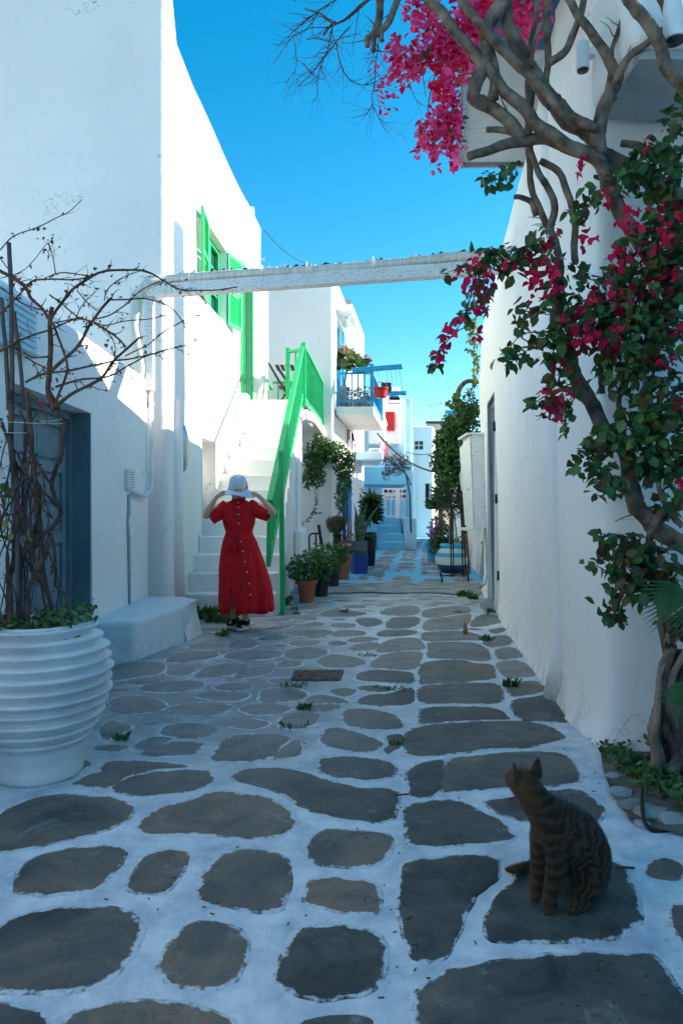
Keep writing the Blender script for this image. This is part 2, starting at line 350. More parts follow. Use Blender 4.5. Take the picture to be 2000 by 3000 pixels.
def wear_mask(nt, ge):
    """where feet have dragged the whitewash: the left middle of the lane, in ragged patches"""
    N = nt.nodes.new; L = nt.links.new
    sp = N('ShaderNodeSeparateXYZ'); L(ge.outputs['Position'], sp.inputs[0])
    a = N('ShaderNodeMapRange'); a.inputs[1].default_value=2.7; a.inputs[2].default_value=3.9; L(sp.outputs[1], a.inputs[0])
    c = N('ShaderNodeMapRange'); c.inputs[1].default_value=12.6; c.inputs[2].default_value=10.6; L(sp.outputs[1], c.inputs[0])
    x = N('ShaderNodeMapRange'); x.inputs[1].default_value=.35; x.inputs[2].default_value=-.35; x.inputs[3].default_value=.15; L(sp.outputs[0], x.inputs[0])
    f = N('ShaderNodeMapRange'); f.inputs[1].default_value=7.6; f.inputs[2].default_value=9.2; f.inputs[3].default_value=0; f.inputs[4].default_value=.8; L(sp.outputs[1], f.inputs[0])
    mxx = N('ShaderNodeMath'); mxx.operation='MAXIMUM'; L(x.outputs[0], mxx.inputs[0]); L(f.outputs[0], mxx.inputs[1])
    n = N('ShaderNodeTexNoise'); n.inputs['Scale'].default_value=2.6; n.inputs['Detail'].default_value=11; n.inputs['Roughness'].default_value=.72; L(ge.outputs['Position'], n.inputs['Vector'])
    r = N('ShaderNodeValToRGB'); r.color_ramp.elements[0].position=.28; r.color_ramp.elements[1].position=.52; L(n.outputs[0], r.inputs[0])
    m1 = N('ShaderNodeMath'); m1.operation='MULTIPLY'; L(a.outputs[0], m1.inputs[0]); L(c.outputs[0], m1.inputs[1])
    m2 = N('ShaderNodeMath'); m2.operation='MULTIPLY'; L(m1.outputs[0], m2.inputs[0]); L(mxx.outputs[0], m2.inputs[1])
    m3 = N('ShaderNodeMath'); m3.operation='MULTIPLY'; L(m2.outputs[0], m3.inputs[0]); L(r.outputs[0], m3.inputs[1])
    m4 = N('ShaderNodeMath'); m4.operation='MULTIPLY'; L(m3.outputs[0], m4.inputs[0]); m4.inputs[1].default_value=.88
    return m4.outputs[0]
def joint_material():
    m, nt, b = new_mat('whitewashed_joints'); N = nt.nodes.new; L = nt.links.new
    ge = N('ShaderNodeNewGeometry'); sp = N('ShaderNodeSeparateXYZ'); L(ge.outputs['Position'], sp.inputs[0])
    n1 = N('ShaderNodeTexNoise'); n1.inputs['Scale'].default_value=6; n1.inputs['Detail'].default_value=10; n1.inputs['Roughness'].default_value=.7; L(ge.outputs['Position'], n1.inputs['Vector'])
    r1 = N('ShaderNodeValToRGB'); r1.color_ramp.elements[0].position=.35; r1.color_ramp.elements[1].position=.6
    r1.color_ramp.elements[0].color=(.38,.48,.56,1); r1.color_ramp.elements[1].color=(.72,.77,.79,1); L(n1.outputs[0], r1.inputs[0])
    # far lane: blue limewash
    fb = N('ShaderNodeMapRange'); fb.inputs[1].default_value=10.8; fb.inputs[2].default_value=12.2; L(sp.outputs[1], fb.inputs[0])
    mb = N('ShaderNodeMixRGB'); mb.inputs[2].default_value=(.15,.50,.70,1); L(fb.outputs[0], mb.inputs[0]); L(r1.outputs[0], mb.inputs[1])
    # dirt and crumbs
    n2 = N('ShaderNodeTexNoise'); n2.inputs['Scale'].default_value=28; n2.inputs['Detail'].default_value=9; n2.inputs['Roughness'].default_value=.75; L(ge.outputs['Position'], n2.inputs['Vector'])
    r2 = N('ShaderNodeValToRGB'); r2.color_ramp.elements[0].position=.62; r2.color_ramp.elements[1].position=.70; L(n2.outputs[0], r2.inputs[0])
    n3 = N('ShaderNodeTexNoise'); n3.inputs['Scale'].default_value=1.7; n3.inputs['Detail'].default_value=5; L(ge.outputs['Position'], n3.inputs['Vector'])
    r3 = N('ShaderNodeValToRGB'); r3.color_ramp.elements[0].position=.42; r3.color_ramp.elements[1].position=.62; L(n3.outputs[0], r3.inputs[0])
    mm = N('ShaderNodeMath'); mm.operation='MULTIPLY'; L(r2.outputs[0], mm.inputs[0]); L(r3.outputs[0], mm.inputs[1])
    mc = N('ShaderNodeMixRGB'); mc.inputs[2].default_value=(.20,.16,.13,1); L(mm.outputs[0], mc.inputs[0]); L(mb.outputs[0], mc.inputs[1])
    wm = wear_mask(nt, ge)
    mw = N('ShaderNodeMixRGB'); mw.inputs[2].default_value=(.25,.245,.235,1); L(wm, mw.inputs[0]); L(mc.outputs[0], mw.inputs[1])
    L(mw.outputs[0], b.inputs['Base Color']); b.inputs['Roughness'].default_value=.8
    ad = N('ShaderNodeMath'); ad.operation='ADD'; L(n1.outputs[0], ad.inputs[0]); L(n2.outputs[0], ad.inputs[1])
    bp = N('ShaderNodeBump'); bp.inputs['Strength'].default_value=.5; bp.inputs['Distance'].default_value=.012; L(ad.outputs[0], bp.inputs['Height']); L(bp.outputs[0], b.inputs['Normal'])
    return m
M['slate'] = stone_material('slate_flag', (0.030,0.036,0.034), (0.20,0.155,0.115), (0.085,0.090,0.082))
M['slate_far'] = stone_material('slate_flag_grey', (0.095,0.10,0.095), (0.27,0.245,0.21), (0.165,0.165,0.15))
M['joint'] = joint_material()
M['earth'] = mat('bare_earth', (0.17,0.14,0.11), rough=1, var=.3, scale=9, bump=1, bscale=40)
g = MB(); g.add([(-400,-400,-.06),(400,-400,-.06),(400,600,-.06),(-400,600,-.06)], [(0,1,2,3)]); g.build('ground', M['earth'], kind='structure')
pv = MB()
NX, NY = 60, 150
def gz(x, y): return 0.008*noise.noise(Vector((x*1.3, y*1.3, 3)))
for j in range(NY+1):
    for i in range(NX+1):
        t = j/NY; y = -3 + 38*t**1.25; x = -4 + 12*i/NX
        pv.v.append(Vector((x, y, gz(x, y))))
for j in range(NY):
    for i in range(NX):
        pv.smooth.add(len(pv.f)); pv.f.append([j*(NX+1)+i, j*(NX+1)+i+1, (j+1)*(NX+1)+i+1, (j+1)*(NX+1)+i])
pave = pv.build('alley_pavement', M['joint'], kind='structure')
def zs(ox, oy, sc, pts): return [(ox+x*sc, oy+y*sc) for x, y in pts]
k1 = 700/1568; k3 = 1000/1568; kf = 2000/1568
STONES = []
for p in [
 [(0,240),(70,185),(160,148),(270,128),(400,128),(520,148),(595,178),(590,220),(530,262),(440,295),(300,330),(150,362),(0,385),(-150,390),(-150,260)],
 [(655,270),(690,220),(760,180),(880,150),(960,118),(1040,110),(1150,122),(1260,158),(1355,228),(1340,275),(1260,308),(1150,315),(1040,308),(930,295),(800,300),(700,305),(660,292)],
 [(95,520),(100,470),(160,425),(270,385),(420,370),(530,365),(575,378),(545,430),(480,505),(440,555),(330,568),(230,585),(130,575),(95,550)],
 [(597,535),(640,455),(690,405),(760,385),(845,388),(852,420),(830,480),(800,530),(740,575),(650,568),(605,555)],
 [(925,545),(960,460),(1010,400),(1120,382),(1240,388),(1305,415),(1318,480),(1312,580),(1280,650),(1190,658),(1110,640),(1010,615),(935,590)],
 [(0,760),(60,705),(150,670),(300,652),(450,648),(560,665),(625,710),(630,770),(600,850),(540,940),(480,990),(380,1015),(230,1022),(100,1018),(0,1000),(-120,960),(-120,820)],
 [(750,905),(770,850),(830,765),(900,722),(980,722),(1085,740),(1118,800),(1110,870),(1085,940),(1040,985),(960,1012),(880,995),(790,985),(758,950)],
 [(1285,960),(1320,840),(1365,750),(1450,738),(1570,740),(1735,765),(1748,820),(1743,900),(1718,990),(1660,1025),(1560,1038),(1440,1048),(1350,1025),(1290,990)],
 [(300,1176),(400,1120),(520,1092),(680,1085),(850,1095),(960,1120),(1060,1176),(1100,1300),(700,1380),(260,1300)],
 [(1442,380),(1450,320),(1500,290),(1568,285),(1700,295),(1785,305),(1788,370),(1760,420),(1700,445),(1600,452),(1480,440),(1445,415)],
 [(1420,590),(1430,530),(1490,510),(1570,512),(1690,525),(1732,560),(1735,650),(1700,662),(1580,655),(1480,640),(1425,620)],
 [(1085,60),(1110,10),(1250,0),(1380,20),(1500,60),(1640,95),(1812,90),(1805,180),(1770,240),(1640,240),(1480,215),(1380,165),(1300,110),(1180,85)],
 [(520,95),(560,60),(700,25),(850,10),(960,15),(950,75),(860,105),(700,128),(600,122),(545,108)],
 [(340,75),(420,35),(520,15),(600,25),(550,60),(515,88),(430,82)],
 [(1380,1190),(1440,1165),(1600,1155),(1700,1180),(1700,1300),(1380,1300)],
 [(-300,1100),(-100,1080),(60,1100),(200,1150),(150,1300),(-300,1300)],
]: STONES.append(zs(0,2250,k3,p))
for p in [
 [(300,180),(340,165),(400,150),(530,148),(600,185),(700,235),(788,305),(780,325),(690,338),(560,345),(440,352),(330,350),(305,310),(308,240)],
 [(660,150),(780,135),(900,115),(1010,100),(1100,105),(1155,145),(1183,190),(1185,240),(1100,250),(900,250),(780,225),(700,180)],
 [(278,600),(276,480),(300,430),(420,418),(560,408),(690,412),(720,440),(715,490),(660,550),(600,600),(560,650),(545,740),(520,800),(470,870),(400,882),(320,850),(300,800),(285,700)],
 [(668,740),(690,660),(760,580),(830,470),(870,420),(950,400),(1100,410),(1260,450),(1310,520),(1340,600),(1352,700),(1310,760),(1200,785),(1000,792),(820,803),(720,795),(680,765)],
 [(362,1100),(375,1030),(440,975),(540,935),(780,905),(950,880),(1150,868),(1350,868),(1430,890),(1480,940),(1520,1030),(1568,1090),(1640,1250),(1500,1350),(900,1400),(380,1320),(365,1180)],
 [(1400,480),(1460,430),(1520,435),(1560,480),(1540,520),(1450,525)],
 [(1500,640),(1600,650),(1750,900),(1680,940),(1560,780)],
]: STONES.append(zs(1000,2250,k3,p))
for p in [
 [(940,1760),(1008,1745),(1020,1760),(1012,1822),(948,1832),(938,1800)],
 [(1020,1748),(1120,1735),(1270,1728),(1300,1745),(1330,1785),(1325,1800),(1200,1805),(1050,1815),(1020,1820)],
 [(935,1690),(960,1670),(1050,1662),(1160,1655),(1230,1660),(1295,1690),(1270,1705),(1200,1718),(1080,1725),(985,1738),(940,1735),(933,1715)],
]: STONES.append([(x*kf, y*kf) for x, y in p])
for p in [
 [(745,820),(755,740),(800,718),(950,715),(1130,718),(1230,730),(1290,775),(1305,800),(1150,803),(1000,810),(860,822),(765,832)],
 [(745,600),(790,582),(950,575),(1120,568),(1240,572),(1258,640),(1250,685),(1100,692),(900,692),(780,692),(748,660)],
 [(745,560),(755,440),(820,422),(940,412),(1040,418),(1080,438),(1190,440),(1222,490),(1222,540),(1060,552),(900,560),(780,568)],
 [(785,395),(805,340),(800,300),(900,292),(1080,298),(1130,320),(1185,360),(1190,410),(1120,420),(980,400),(860,402)],
 [(760,270),(755,235),(850,225),(1000,222),(1100,240),(1185,270),(1140,285),(1000,282),(850,288),(780,285)],
 [(755,205),(780,160),(830,138),(1000,118),(1075,110),(1060,160),(1010,210),(900,215),(790,220)],
 [(755,120),(760,85),(850,68),(960,58),(1060,65),(1070,100),(950,115),(850,130),(770,135)],
 [(325,530),(360,495),(450,482),(560,490),(680,498),(685,540),(680,565),(560,560),(440,555),(345,548)],
 [(420,450),(470,395),(560,370),(660,360),(750,362),(745,400),(715,470),(640,478),(540,470),(440,462)],
 [(450,355),(520,290),(600,268),(720,268),(745,300),(760,345),(620,352),(500,365)],
 [(520,190),(535,150),(580,130),(700,128),(740,142),(715,185),(640,203),(540,203)],
 [(460,250),(480,217),(600,212),(710,217),(712,240),(600,255),(490,260)],
 [(245,780),(280,745),(340,735),(440,740),(540,765),(610,840),(612,862),(500,866),(380,858),(260,825)],
 [(95,930),(120,880),(170,855),(260,870),(400,910),(470,950),(455,985),(400,1015),(280,1005),(160,985),(100,960)],
 [(500,905),(640,905),(600,975),(530,1030),(490,1000),(560,960)],
 [(90,1120),(95,1070),(200,1050),(350,1055),(480,1070),(560,1090),(570,1130),(540,1175),(400,1200),(200,1190),(110,1160)],
 [(340,680),(380,645),(520,640),(640,600),(680,600),(685,685),(560,702),(440,708),(360,700)],
 [(150,615),(220,600),(325,612),(250,655),(200,640)], [(335,600),(400,582),(520,590),(540,613),(430,622)],
 [(5,670),(60,640),(150,645),(240,675),(235,695),(100,688),(10,688)], [(0,718),(120,705),(210,715),(120,745),(10,745)],
 [(80,420),(150,375),(250,385),(370,415),(350,450),(230,465),(100,450)],
 [(270,340),(340,305),(440,300),(500,320),(430,350),(330,355)], [(140,300),(190,285),(260,300),(220,318),(150,315)],
 [(265,282),(330,262),(440,264),(460,280),(380,296),(290,294)], [(170,240),(220,217),(360,220),(380,245),(280,258),(190,256)],
 [(150,190),(170,168),(290,170),(320,190),(240,205)], [(320,150),(350,137),(470,142),(490,175),(400,193),(340,180)],
 [(460,110),(560,62),(700,52),(730,75),(720,118),(560,120)], [(70,110),(150,80),(300,90),(400,110),(300,128),(140,130)],
 [(-10,193),(20,165),(100,170),(90,190)], [(0,260),(20,217),(130,217),(150,240),(90,268),(10,275)], [(0,310),(30,283),(90,290),(60,310)],
 [(1065,190),(1095,140),(1160,110),(1240,120),(1290,160),(1180,185),(1100,195)], [(1190,220),(1280,198),(1300,222),(1230,238)],
 [(1150,300),(1220,255),(1310,250),(1340,300),(1230,328),(1180,322)], [(1235,370),(1240,342),(1350,325),(1400,375),(1390,393),(1260,410)],
 [(1248,450),(1262,428),(1400,415),(1490,500),(1460,518),(1290,538)], [(1322,610),(1342,572),(1500,548),(1545,600),(1520,628),(1350,655)],
 [(1345,690),(1400,672),(1580,642),(1700,780),(1690,815),(1500,810),(1400,798)],
]: STONES.append(zs(900,1750,k1,p))
for p in [
 [(730,930),(830,800),(960,785),(1160,790),(1215,820),(1170,880),(1100,945),(880,968),(740,950)],
 [(1112,950),(1182,875),(1270,822),(1305,870),(1290,915),(1180,945)],
 [(910,620),(960,595),(1100,590),(1230,605),(1200,640),(1080,660),(940,650)],
 [(1045,540),(1060,490),(1200,480),(1320,500),(1300,560),(1150,570),(1020,565)],
 [(620,540),(680,517),(940,512),(950,540),(880,570),(700,560)], [(720,490),(800,455),(940,455),(975,480),(900,503)],
 [(60,600),(70,560),(180,530),(330,560),(420,600),(360,635),(230,655),(110,640)],
 [(450,640),(500,600),(620,585),(800,590),(830,620),(700,660),(520,665)],
 [(235,500),(330,460),(500,440),(660,450),(640,480),(430,520)], [(130,460),(200,425),(330,418),(420,428),(330,450)],
 [(600,410),(720,330),(930,325),(945,350),(900,390),(650,413)], [(960,352),(1090,340),(1110,380),(960,415),(850,418)],
 [(30,400),(60,340),(200,310),(400,320),(400,390),(200,415),(60,440)], [(420,380),(520,350),(620,360),(560,400),(450,405)],
 [(370,790),(400,740),(520,710),(700,725),(750,755),(660,805),(480,803)],
 [(250,930),(300,885),(430,845),(600,840),(660,860),(580,920),(400,935)],
 [(780,700),(900,680),(1060,695),(1100,720),(980,760),(860,740)],
 [(1150,720),(1200,660),(1350,640),(1415,670),(1400,720),(1280,755),(1190,750)],
 [(790,280),(860,240),(1080,235),(1180,250),(1130,290),(900,305)], [(1030,160),(1110,130),(1230,145),(1180,170),(1060,175)],
 [(1145,330),(1200,305),(1300,310),(1300,340),(1160,350)], [(1185,270),(1240,225),(1400,215),(1490,240),(1400,280),(1250,298)],
 [(420,300),(520,250),(740,240),(760,280),(620,308),(450,318)], [(0,760),(40,700),(120,720),(200,740),(100,790),(20,830)],
 [(230,850),(330,805),(480,815),(400,842),(250,895)], [(0,990),(120,960),(450,975),(600,1010),(400,1012),(250,1040),(60,1100),(0,1080)],
 [(1050,100),(1100,80),(1280,62),(1200,98),(1080,105)], [(1290,80),(1370,52),(1450,55),(1440,80)],
 [(1200,120),(1300,102),(1500,104),(1480,140),(1300,150)], [(1220,190),(1300,168),(1400,180),(1370,205),(1250,205)],
 [(560,215),(640,180),(780,190),(800,215),(650,232)],[(820,200),(900,160),(1010,170),(1000,215),(900,228)],
]: STONES.append(zs(300,1800,k1,p))
def make_stone(poly, h, matl, mb=None):
    """poly: ground points (Vector 2d/3d) in order; a slab standing h proud with a worn edge"""
    pts = [Vector((p.x, p.y, 0)) for p in poly]
    c = sum(pts, Vector())/len(pts)
    a = sum(pts[i].x*pts[(i+1)%len(pts)].y-pts[(i+1)%len(pts)].x*pts[i].y for i in range(len(pts)))
    if a < 0: pts.reverse()
    n = len(pts); vs = []
    rad = sum((p-c).length for p in pts)/n
    for s_, z in ((0, -.0035), (.004, h*.3), (min(.014, rad*.1), h), (min(.06, rad*.35), h+.0008)):
        for p in pts:
            d = (p-c); q = p - d.normalized()*s_
            vs.append((q.x, q.y, z + gz(q.x, q.y)))
    vs.append((c.x, c.y, h+gz(c.x, c.y)+.0015))
    fs = [(r*n+i, r*n+(i+1)%n, (r+1)*n+(i+1)%n, (r+1)*n+i) for r in range(3) for i in range(n)]
    fs += [(3*n+i, 3*n+(i+1)%n, 4*n) for i in range(n)]
    m = mb or MB(); m.add(vs, fs, True)
    if not hasattr(m, 'rim'): m.rim = []
    m.rim += [.9]*n+[1.0]*(2*n)+[0.0]*(n+1)
    if mb is None: return rimmed(m.build('paving_stone', matl, pave), m)
def rimmed(o, m):
    at = o.data.attributes.new('rim', 'FLOAT', 'POINT'); at.data.foreach_set('value', m.rim); return o
PLACED = []
for st in STONES:
    poly = [G(x, y) for x, y in st]
    poly = chaikin(poly, 1); poly = [v for i in range(len(poly)) for v in (poly[i], (poly[i]+poly[(i+1)%len(poly)])/2)] if poly[0].y < 5 else poly
    cc = sum(poly, Vector())/len(poly); poly = [cc+(p-cc)*1.03+(p-cc).normalized()*(.020 if poly[0].y < 4 else .030) for p in poly]
    poly = [p + Vector((noise.noise(p*11)*.012+noise.noise(p*30)*.006, noise.noise(p*11+Vector((9,9,9)))*.012+noise.noise(p*30+Vector((4,4,4)))*.006, 0)) for p in poly]
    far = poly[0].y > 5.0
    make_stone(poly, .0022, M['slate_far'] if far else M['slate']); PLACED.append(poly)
# smaller flags in the gaps the traced ones leave
def seg_d(p, a, b):
    d = b-a; t = max(0, min(1, (p-a).dot(d)/max(1e-9, d.length_squared))); return (a+d*t-p).length
def inside(p, poly):
    c = False; n = len(poly)
    for i in range(n):
        a, b = poly[i], poly[(i+1)%n]
        if (a.y > p.y) != (b.y > p.y) and p.x < (b.x-a.x)*(p.y-a.y)/(b.y-a.y)+a.x: c = not c
    return c
fr_ = random.Random(12); BOX = [(min(p.x for p in q), max(p.x for p in q), min(p.y for p in q), max(p.y for p in q), q) for q in PLACED]; nf = 0
for _ in range(4200):
    if nf >= 85: break
    Y = 3.2+7.3*fr_.random()**1.3; x = fr_.uniform(-1.75, .9+.115*Y); p = Vector((x, Y, 0))
    if x < -1.35 and 5.3 < Y < 7.2: continue
    if Y > 7.6 and x < -.75: continue
    rx_ = fr_.uniform(.09,.24); ry_ = rx_*fr_.uniform(.5,1.0); ok = False
    for k in range(4):
        pts = [p+Vector((math.cos(a)*rx_*fr_.uniform(.85,1.15), math.sin(a)*ry_*fr_.uniform(.85,1.15), 0)) for a in [2*math.pi*i/8 for i in range(8)]]
        bad = x+rx_ > .88+.117*Y
        for (x0,x1,y0,y1,q) in BOX:
            if bad: break
            if x+rx_+.04 < x0 or x-rx_-.04 > x1 or Y+ry_+.04 < y0 or Y-ry_-.04 > y1: continue
            if inside(p, q) or any(inside(v, q) or min(seg_d(v, q[i], q[(i+1)%len(q)]) for i in range(0, len(q))) < .022 for v in pts) or any(inside(v, pts) for v in q[::3]): bad = True
        if not bad: ok = True; break
        rx_ *= .75; ry_ *= .75
        if rx_ < .07: break
    if ok:
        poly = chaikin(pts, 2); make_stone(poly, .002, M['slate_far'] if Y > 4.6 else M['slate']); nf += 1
        BOX.append((min(v.x for v in poly), max(v.x for v in poly), min(v.y for v in poly), max(v.y for v in poly), poly))
# far lane: rows of wide flags between blue joints, three or four to a row
def xl(Y): return 0.15+.122*(Y-11.4) if Y < 22 else 1.45+.19*(Y-22)
def xr(Y): return 0.95+.118*Y
count = 0; y = 11.5; rr = random.Random(3); rest = MB()
while y < 30.5:
    d = rr.uniform(.26,.52); x0, x1 = xl(y), xr(y)
    cuts = [x0+(x1-x0)*t+rr.uniform(-.05,.05) for t in (0,.27,.52,.78,1)]
    for a, b in zip(cuts, cuts[1:]):
        if rr.random() < .06: continue
        parts = [(a,b)] if rr.random() < .8 else [(a,(a+b)/2),((a+b)/2,b)]
        for (p_, q_) in parts:
            j = .035; yy = y+rr.uniform(-.05,.05)
            pts = [Vector((p_+j,yy+d*.3,0)),Vector((p_+j+rr.uniform(0,.1),yy+.03,0)),Vector(((p_+q_)/2,yy+rr.uniform(0,.05),0)),Vector((q_-j-rr.uniform(0,.1),yy+.03,0)),
                   Vector((q_-j,yy+d*.6,0)),Vector((q_-j-.08,yy+d-.04,0)),Vector(((p_+q_)/2,yy+d-rr.uniform(.02,.07),0)),Vector((p_+j+.08,yy+d-.05,0))]
            pts = chaikin(pts, 1)
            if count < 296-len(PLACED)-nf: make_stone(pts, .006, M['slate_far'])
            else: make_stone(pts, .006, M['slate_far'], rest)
            count += 1
    y += d-.01
rimmed(rest.build('far_paving_stones', M['slate_far'], pave, kind='stuff'), rest)
# bleached concrete band in front of the blue lane
cb = MB()
n_ = 26
for i in range(n_+1):
    x = -1.3+3.6*i/n_
    cb.v.append(Vector((x, 10.0+.35*noise.noise(Vector((x*1.4,0,5))), .016))); cb.v.append(Vector((x, 11.42+.05*noise.noise(Vector((x*3,2,5))), .016)))
for i in range(n_): cb.f.append([2*i, 2*i+2, 2*i+3, 2*i+1])
M['oldconcrete'] = mat('worn_concrete', (0.34,0.335,0.32), rough=.9, col2=(0.19,0.195,0.19), scale=3.2, thr=(.38,.62), bump=.6, bscale=12, stretch=(1,1.2,1))
cb.build('concrete_patch', M['oldconcrete'], pave)
# ---------------------------------------------------------------- buildings
def fillet(path, r, seg=4):
    path = [Vector((p[0], p[1], 0)) for p in path]; out = [path[0]]
    for i in range(1, len(path)-1):
        a, b, c = path[i-1], path[i], path[i+1]
        u = (a-b).normalized(); v = (c-b).normalized()
        if u.dot(v) < -.985: out.append(b); continue
        rr_ = min(r, (a-b).length*.45, (c-b).length*.45)
        for k in range(seg+1):
            t = k/seg; out.append((b+u*rr_)*(1-t)**2 + b*2*t*(1-t) + (b+v*rr_)*t*t)
    out.append(path[-1]); return out
class Wall:
    def __init__(s, path, z0, ztop, openings=(), r=.05, thick=.3, lean=(0,0), flare=0.0, rough=.006, step=.3, top_r=.06, seed=0, roof=True):
        s.p = fillet(path, r); s.z0 = z0; s.ztop = ztop if callable(ztop) else (lambda q, h=ztop: h)
        s.lean = lean; s.flare = flare; s.rough = rough; s.seed = seed
        s.L = [0]
        for a, b in zip(s.p, s.p[1:]): s.L.append(s.L[-1]+(b-a).length)
        ops = []
        for (pa, pb, zl, zh, dep) in openings:
            sa, sb = sorted((s.proj(pa), s.proj(pb))); ops.append((sa, sb, zl, zh, dep))
        s.ops = ops
        ss = set(s.L)
        for a, b in zip(s.L, s.L[1:]):
            n = max(1, int((b-a)/step))
            for k in range(n): ss.add(a+(b-a)*k/n)
        for o in ops: ss |= {o[0], o[1]}
        ss = sorted(ss); keep = [ss[0]]; hard = {round(q,6) for o in ops for q in o[:2]}
        for q in ss[1:]:
            if q-keep[-1] < .02:
                if round(q,6) in hard: keep[-1] = q
                continue
            keep.append(q)
        ss = keep
        hmin = min(s.ztop(q) for q in ss); zc = max([o[3] for o in ops]+[z0+.6]); zc = min(zc, hmin-.12)
        zs_ = {z0, zc}; n = max(1, int((zc-z0)/step))
        for k in range(n): zs_.add(z0+(zc-z0)*k/n)
        if flare: zs_ |= {.03, .08, .16, .26}
        for o in ops: zs_ |= {max(z0,o[2]), min(zc,o[3])}
        zs_ = sorted(zs_); kz = [zs_[0]]; hardz = {round(q,6) for o in ops for q in o[2:4]}
        for q in zs_[1:]:
            if q-kz[-1] < .02:
                if round(q,6) in hardz: kz[-1] = q
                continue
            kz.append(q)
        nup = max(2, int((hmin-zc)/step))
        mb = MB(); ns = len(ss); rows = []
        for q in kz: rows.append([(q, 0)]*ns)
        for k in range(1, nup+1): rows.append([(kz[-1]+(s.ztop(q)-top_r-kz[-1])*k/nup, 0) for q in ss])
        for dz, din in ((.3, .12), (.7, .45), (1, 1)): rows.append([(s.ztop(q)-top_r*(1-dz), top_r*din) for q in ss])
        rows.append([(s.ztop(q), thick-.05) for q in ss]); rows.append([(s.ztop(q)-.04, thick) for q in ss]); rows.append([(s.ztop(q)-.35, thick) for q in ss])
        nr = len(rows)
        for j in range(nr):
            for i in range(ns):
                z, din = rows[j][i]; mb.v.append(s.pt(ss[i], z, -din, wob=(j < nr-2)))
        for j in range(nr-1):
            for i in range(ns-1):
                sm = (ss[i]+ss[i+1])/2; zm = (rows[j][i][0]+rows[j+1][i][0])/2
                if j < len(kz)-1 and any(o[0]-1e-4 < sm < o[1]+1e-4 and o[2]-1e-4 < zm < o[3]+1e-4 for o in ops): continue
                mb.smooth.add(len(mb.f)); mb.f.append([j*ns+i, j*ns+i+1, (j+1)*ns+i+1, (j+1)*ns+i])
        for (sa, sb, zl, zh, dep) in ops:
            n = len(mb.v)
            zl2 = max(zl, z0)
            for d in (0.0, -dep):
                for (q, z) in ((sa,zl2),(sb,zl2),(sb,zh),(sa,zh)): mb.v.append(s.pt(q, z, d, wob=(d == 0)))
            for k in range(4): mb.f.append([n+k, n+4+k, n+4+(k+1)%4, n+(k+1)%4])
        if roof:
            n = len(mb.v); base = (nr-1)*ns
            mb.f.append([base+i for i in range(ns)])
        s.mb = mb
    def proj(s, xy):
        x = Vector((xy[0], xy[1], 0)); best = (1e9, 0)
        for i in range(len(s.p)-1):
            a, b = s.p[i], s.p[i+1]; d = b-a
            t = max(0, min(1, (x-a).dot(d)/d.length_squared)); e = (a+d*t-x).length
            if e < best[0]: best = (e, s.L[i]+t*d.length)
        return best[1]
    def at(s, q):
        q = max(0, min(s.L[-1], q))
        for i in range(len(s.p)-1):
            if q <= s.L[i+1]+1e-9:
                d = (s.p[i+1]-s.p[i]); t = (q-s.L[i])/max(1e-9, d.length); d.normalize()
                n = Vector((d.y, -d.x, 0))
                if t < .02 and i > 0:
                    d2 = (s.p[i]-s.p[i-1]).normalized(); n = (n+Vector((d2.y,-d2.x,0))).normalized()
                if t > .98 and i < len(s.p)-2:
                    d2 = (s.p[i+2]-s.p[i+1]).normalized(); n = (n+Vector((d2.y,-d2.x,0))).normalized()
                return s.p[i]+(s.p[i+1]-s.p[i])*t, n
    def pt(s, q, z, d, wob=False):
        p, n = s.at(q); zz = max(0, z)
        off = d + s.flare*math.exp(-max(0, z)/.10)
        if wob: off += s.rough*noise.noise(Vector((p.x*1.3+s.seed, p.y*1.3, z*1.3)))*1.6
        v = p+n*off; return Vector((v.x+s.lean[0]*zz, v.y+s.lean[1]*zz, z))
    def lbox(s, mb, s0, s1, z0, z1, d0, d1):
        fl = s.flare; s.flare = 0
        v = [s.pt(q, z, d) for z in (z0, z1) for d in (d0, d1) for q in (s0, s1)]
        s.flare = fl
        mb.add(v, [(0,2,3,1),(4,5,7,6),(0,1,5,4),(2,6,7,3),(0,4,6,2),(1,3,7,5)]); return mb

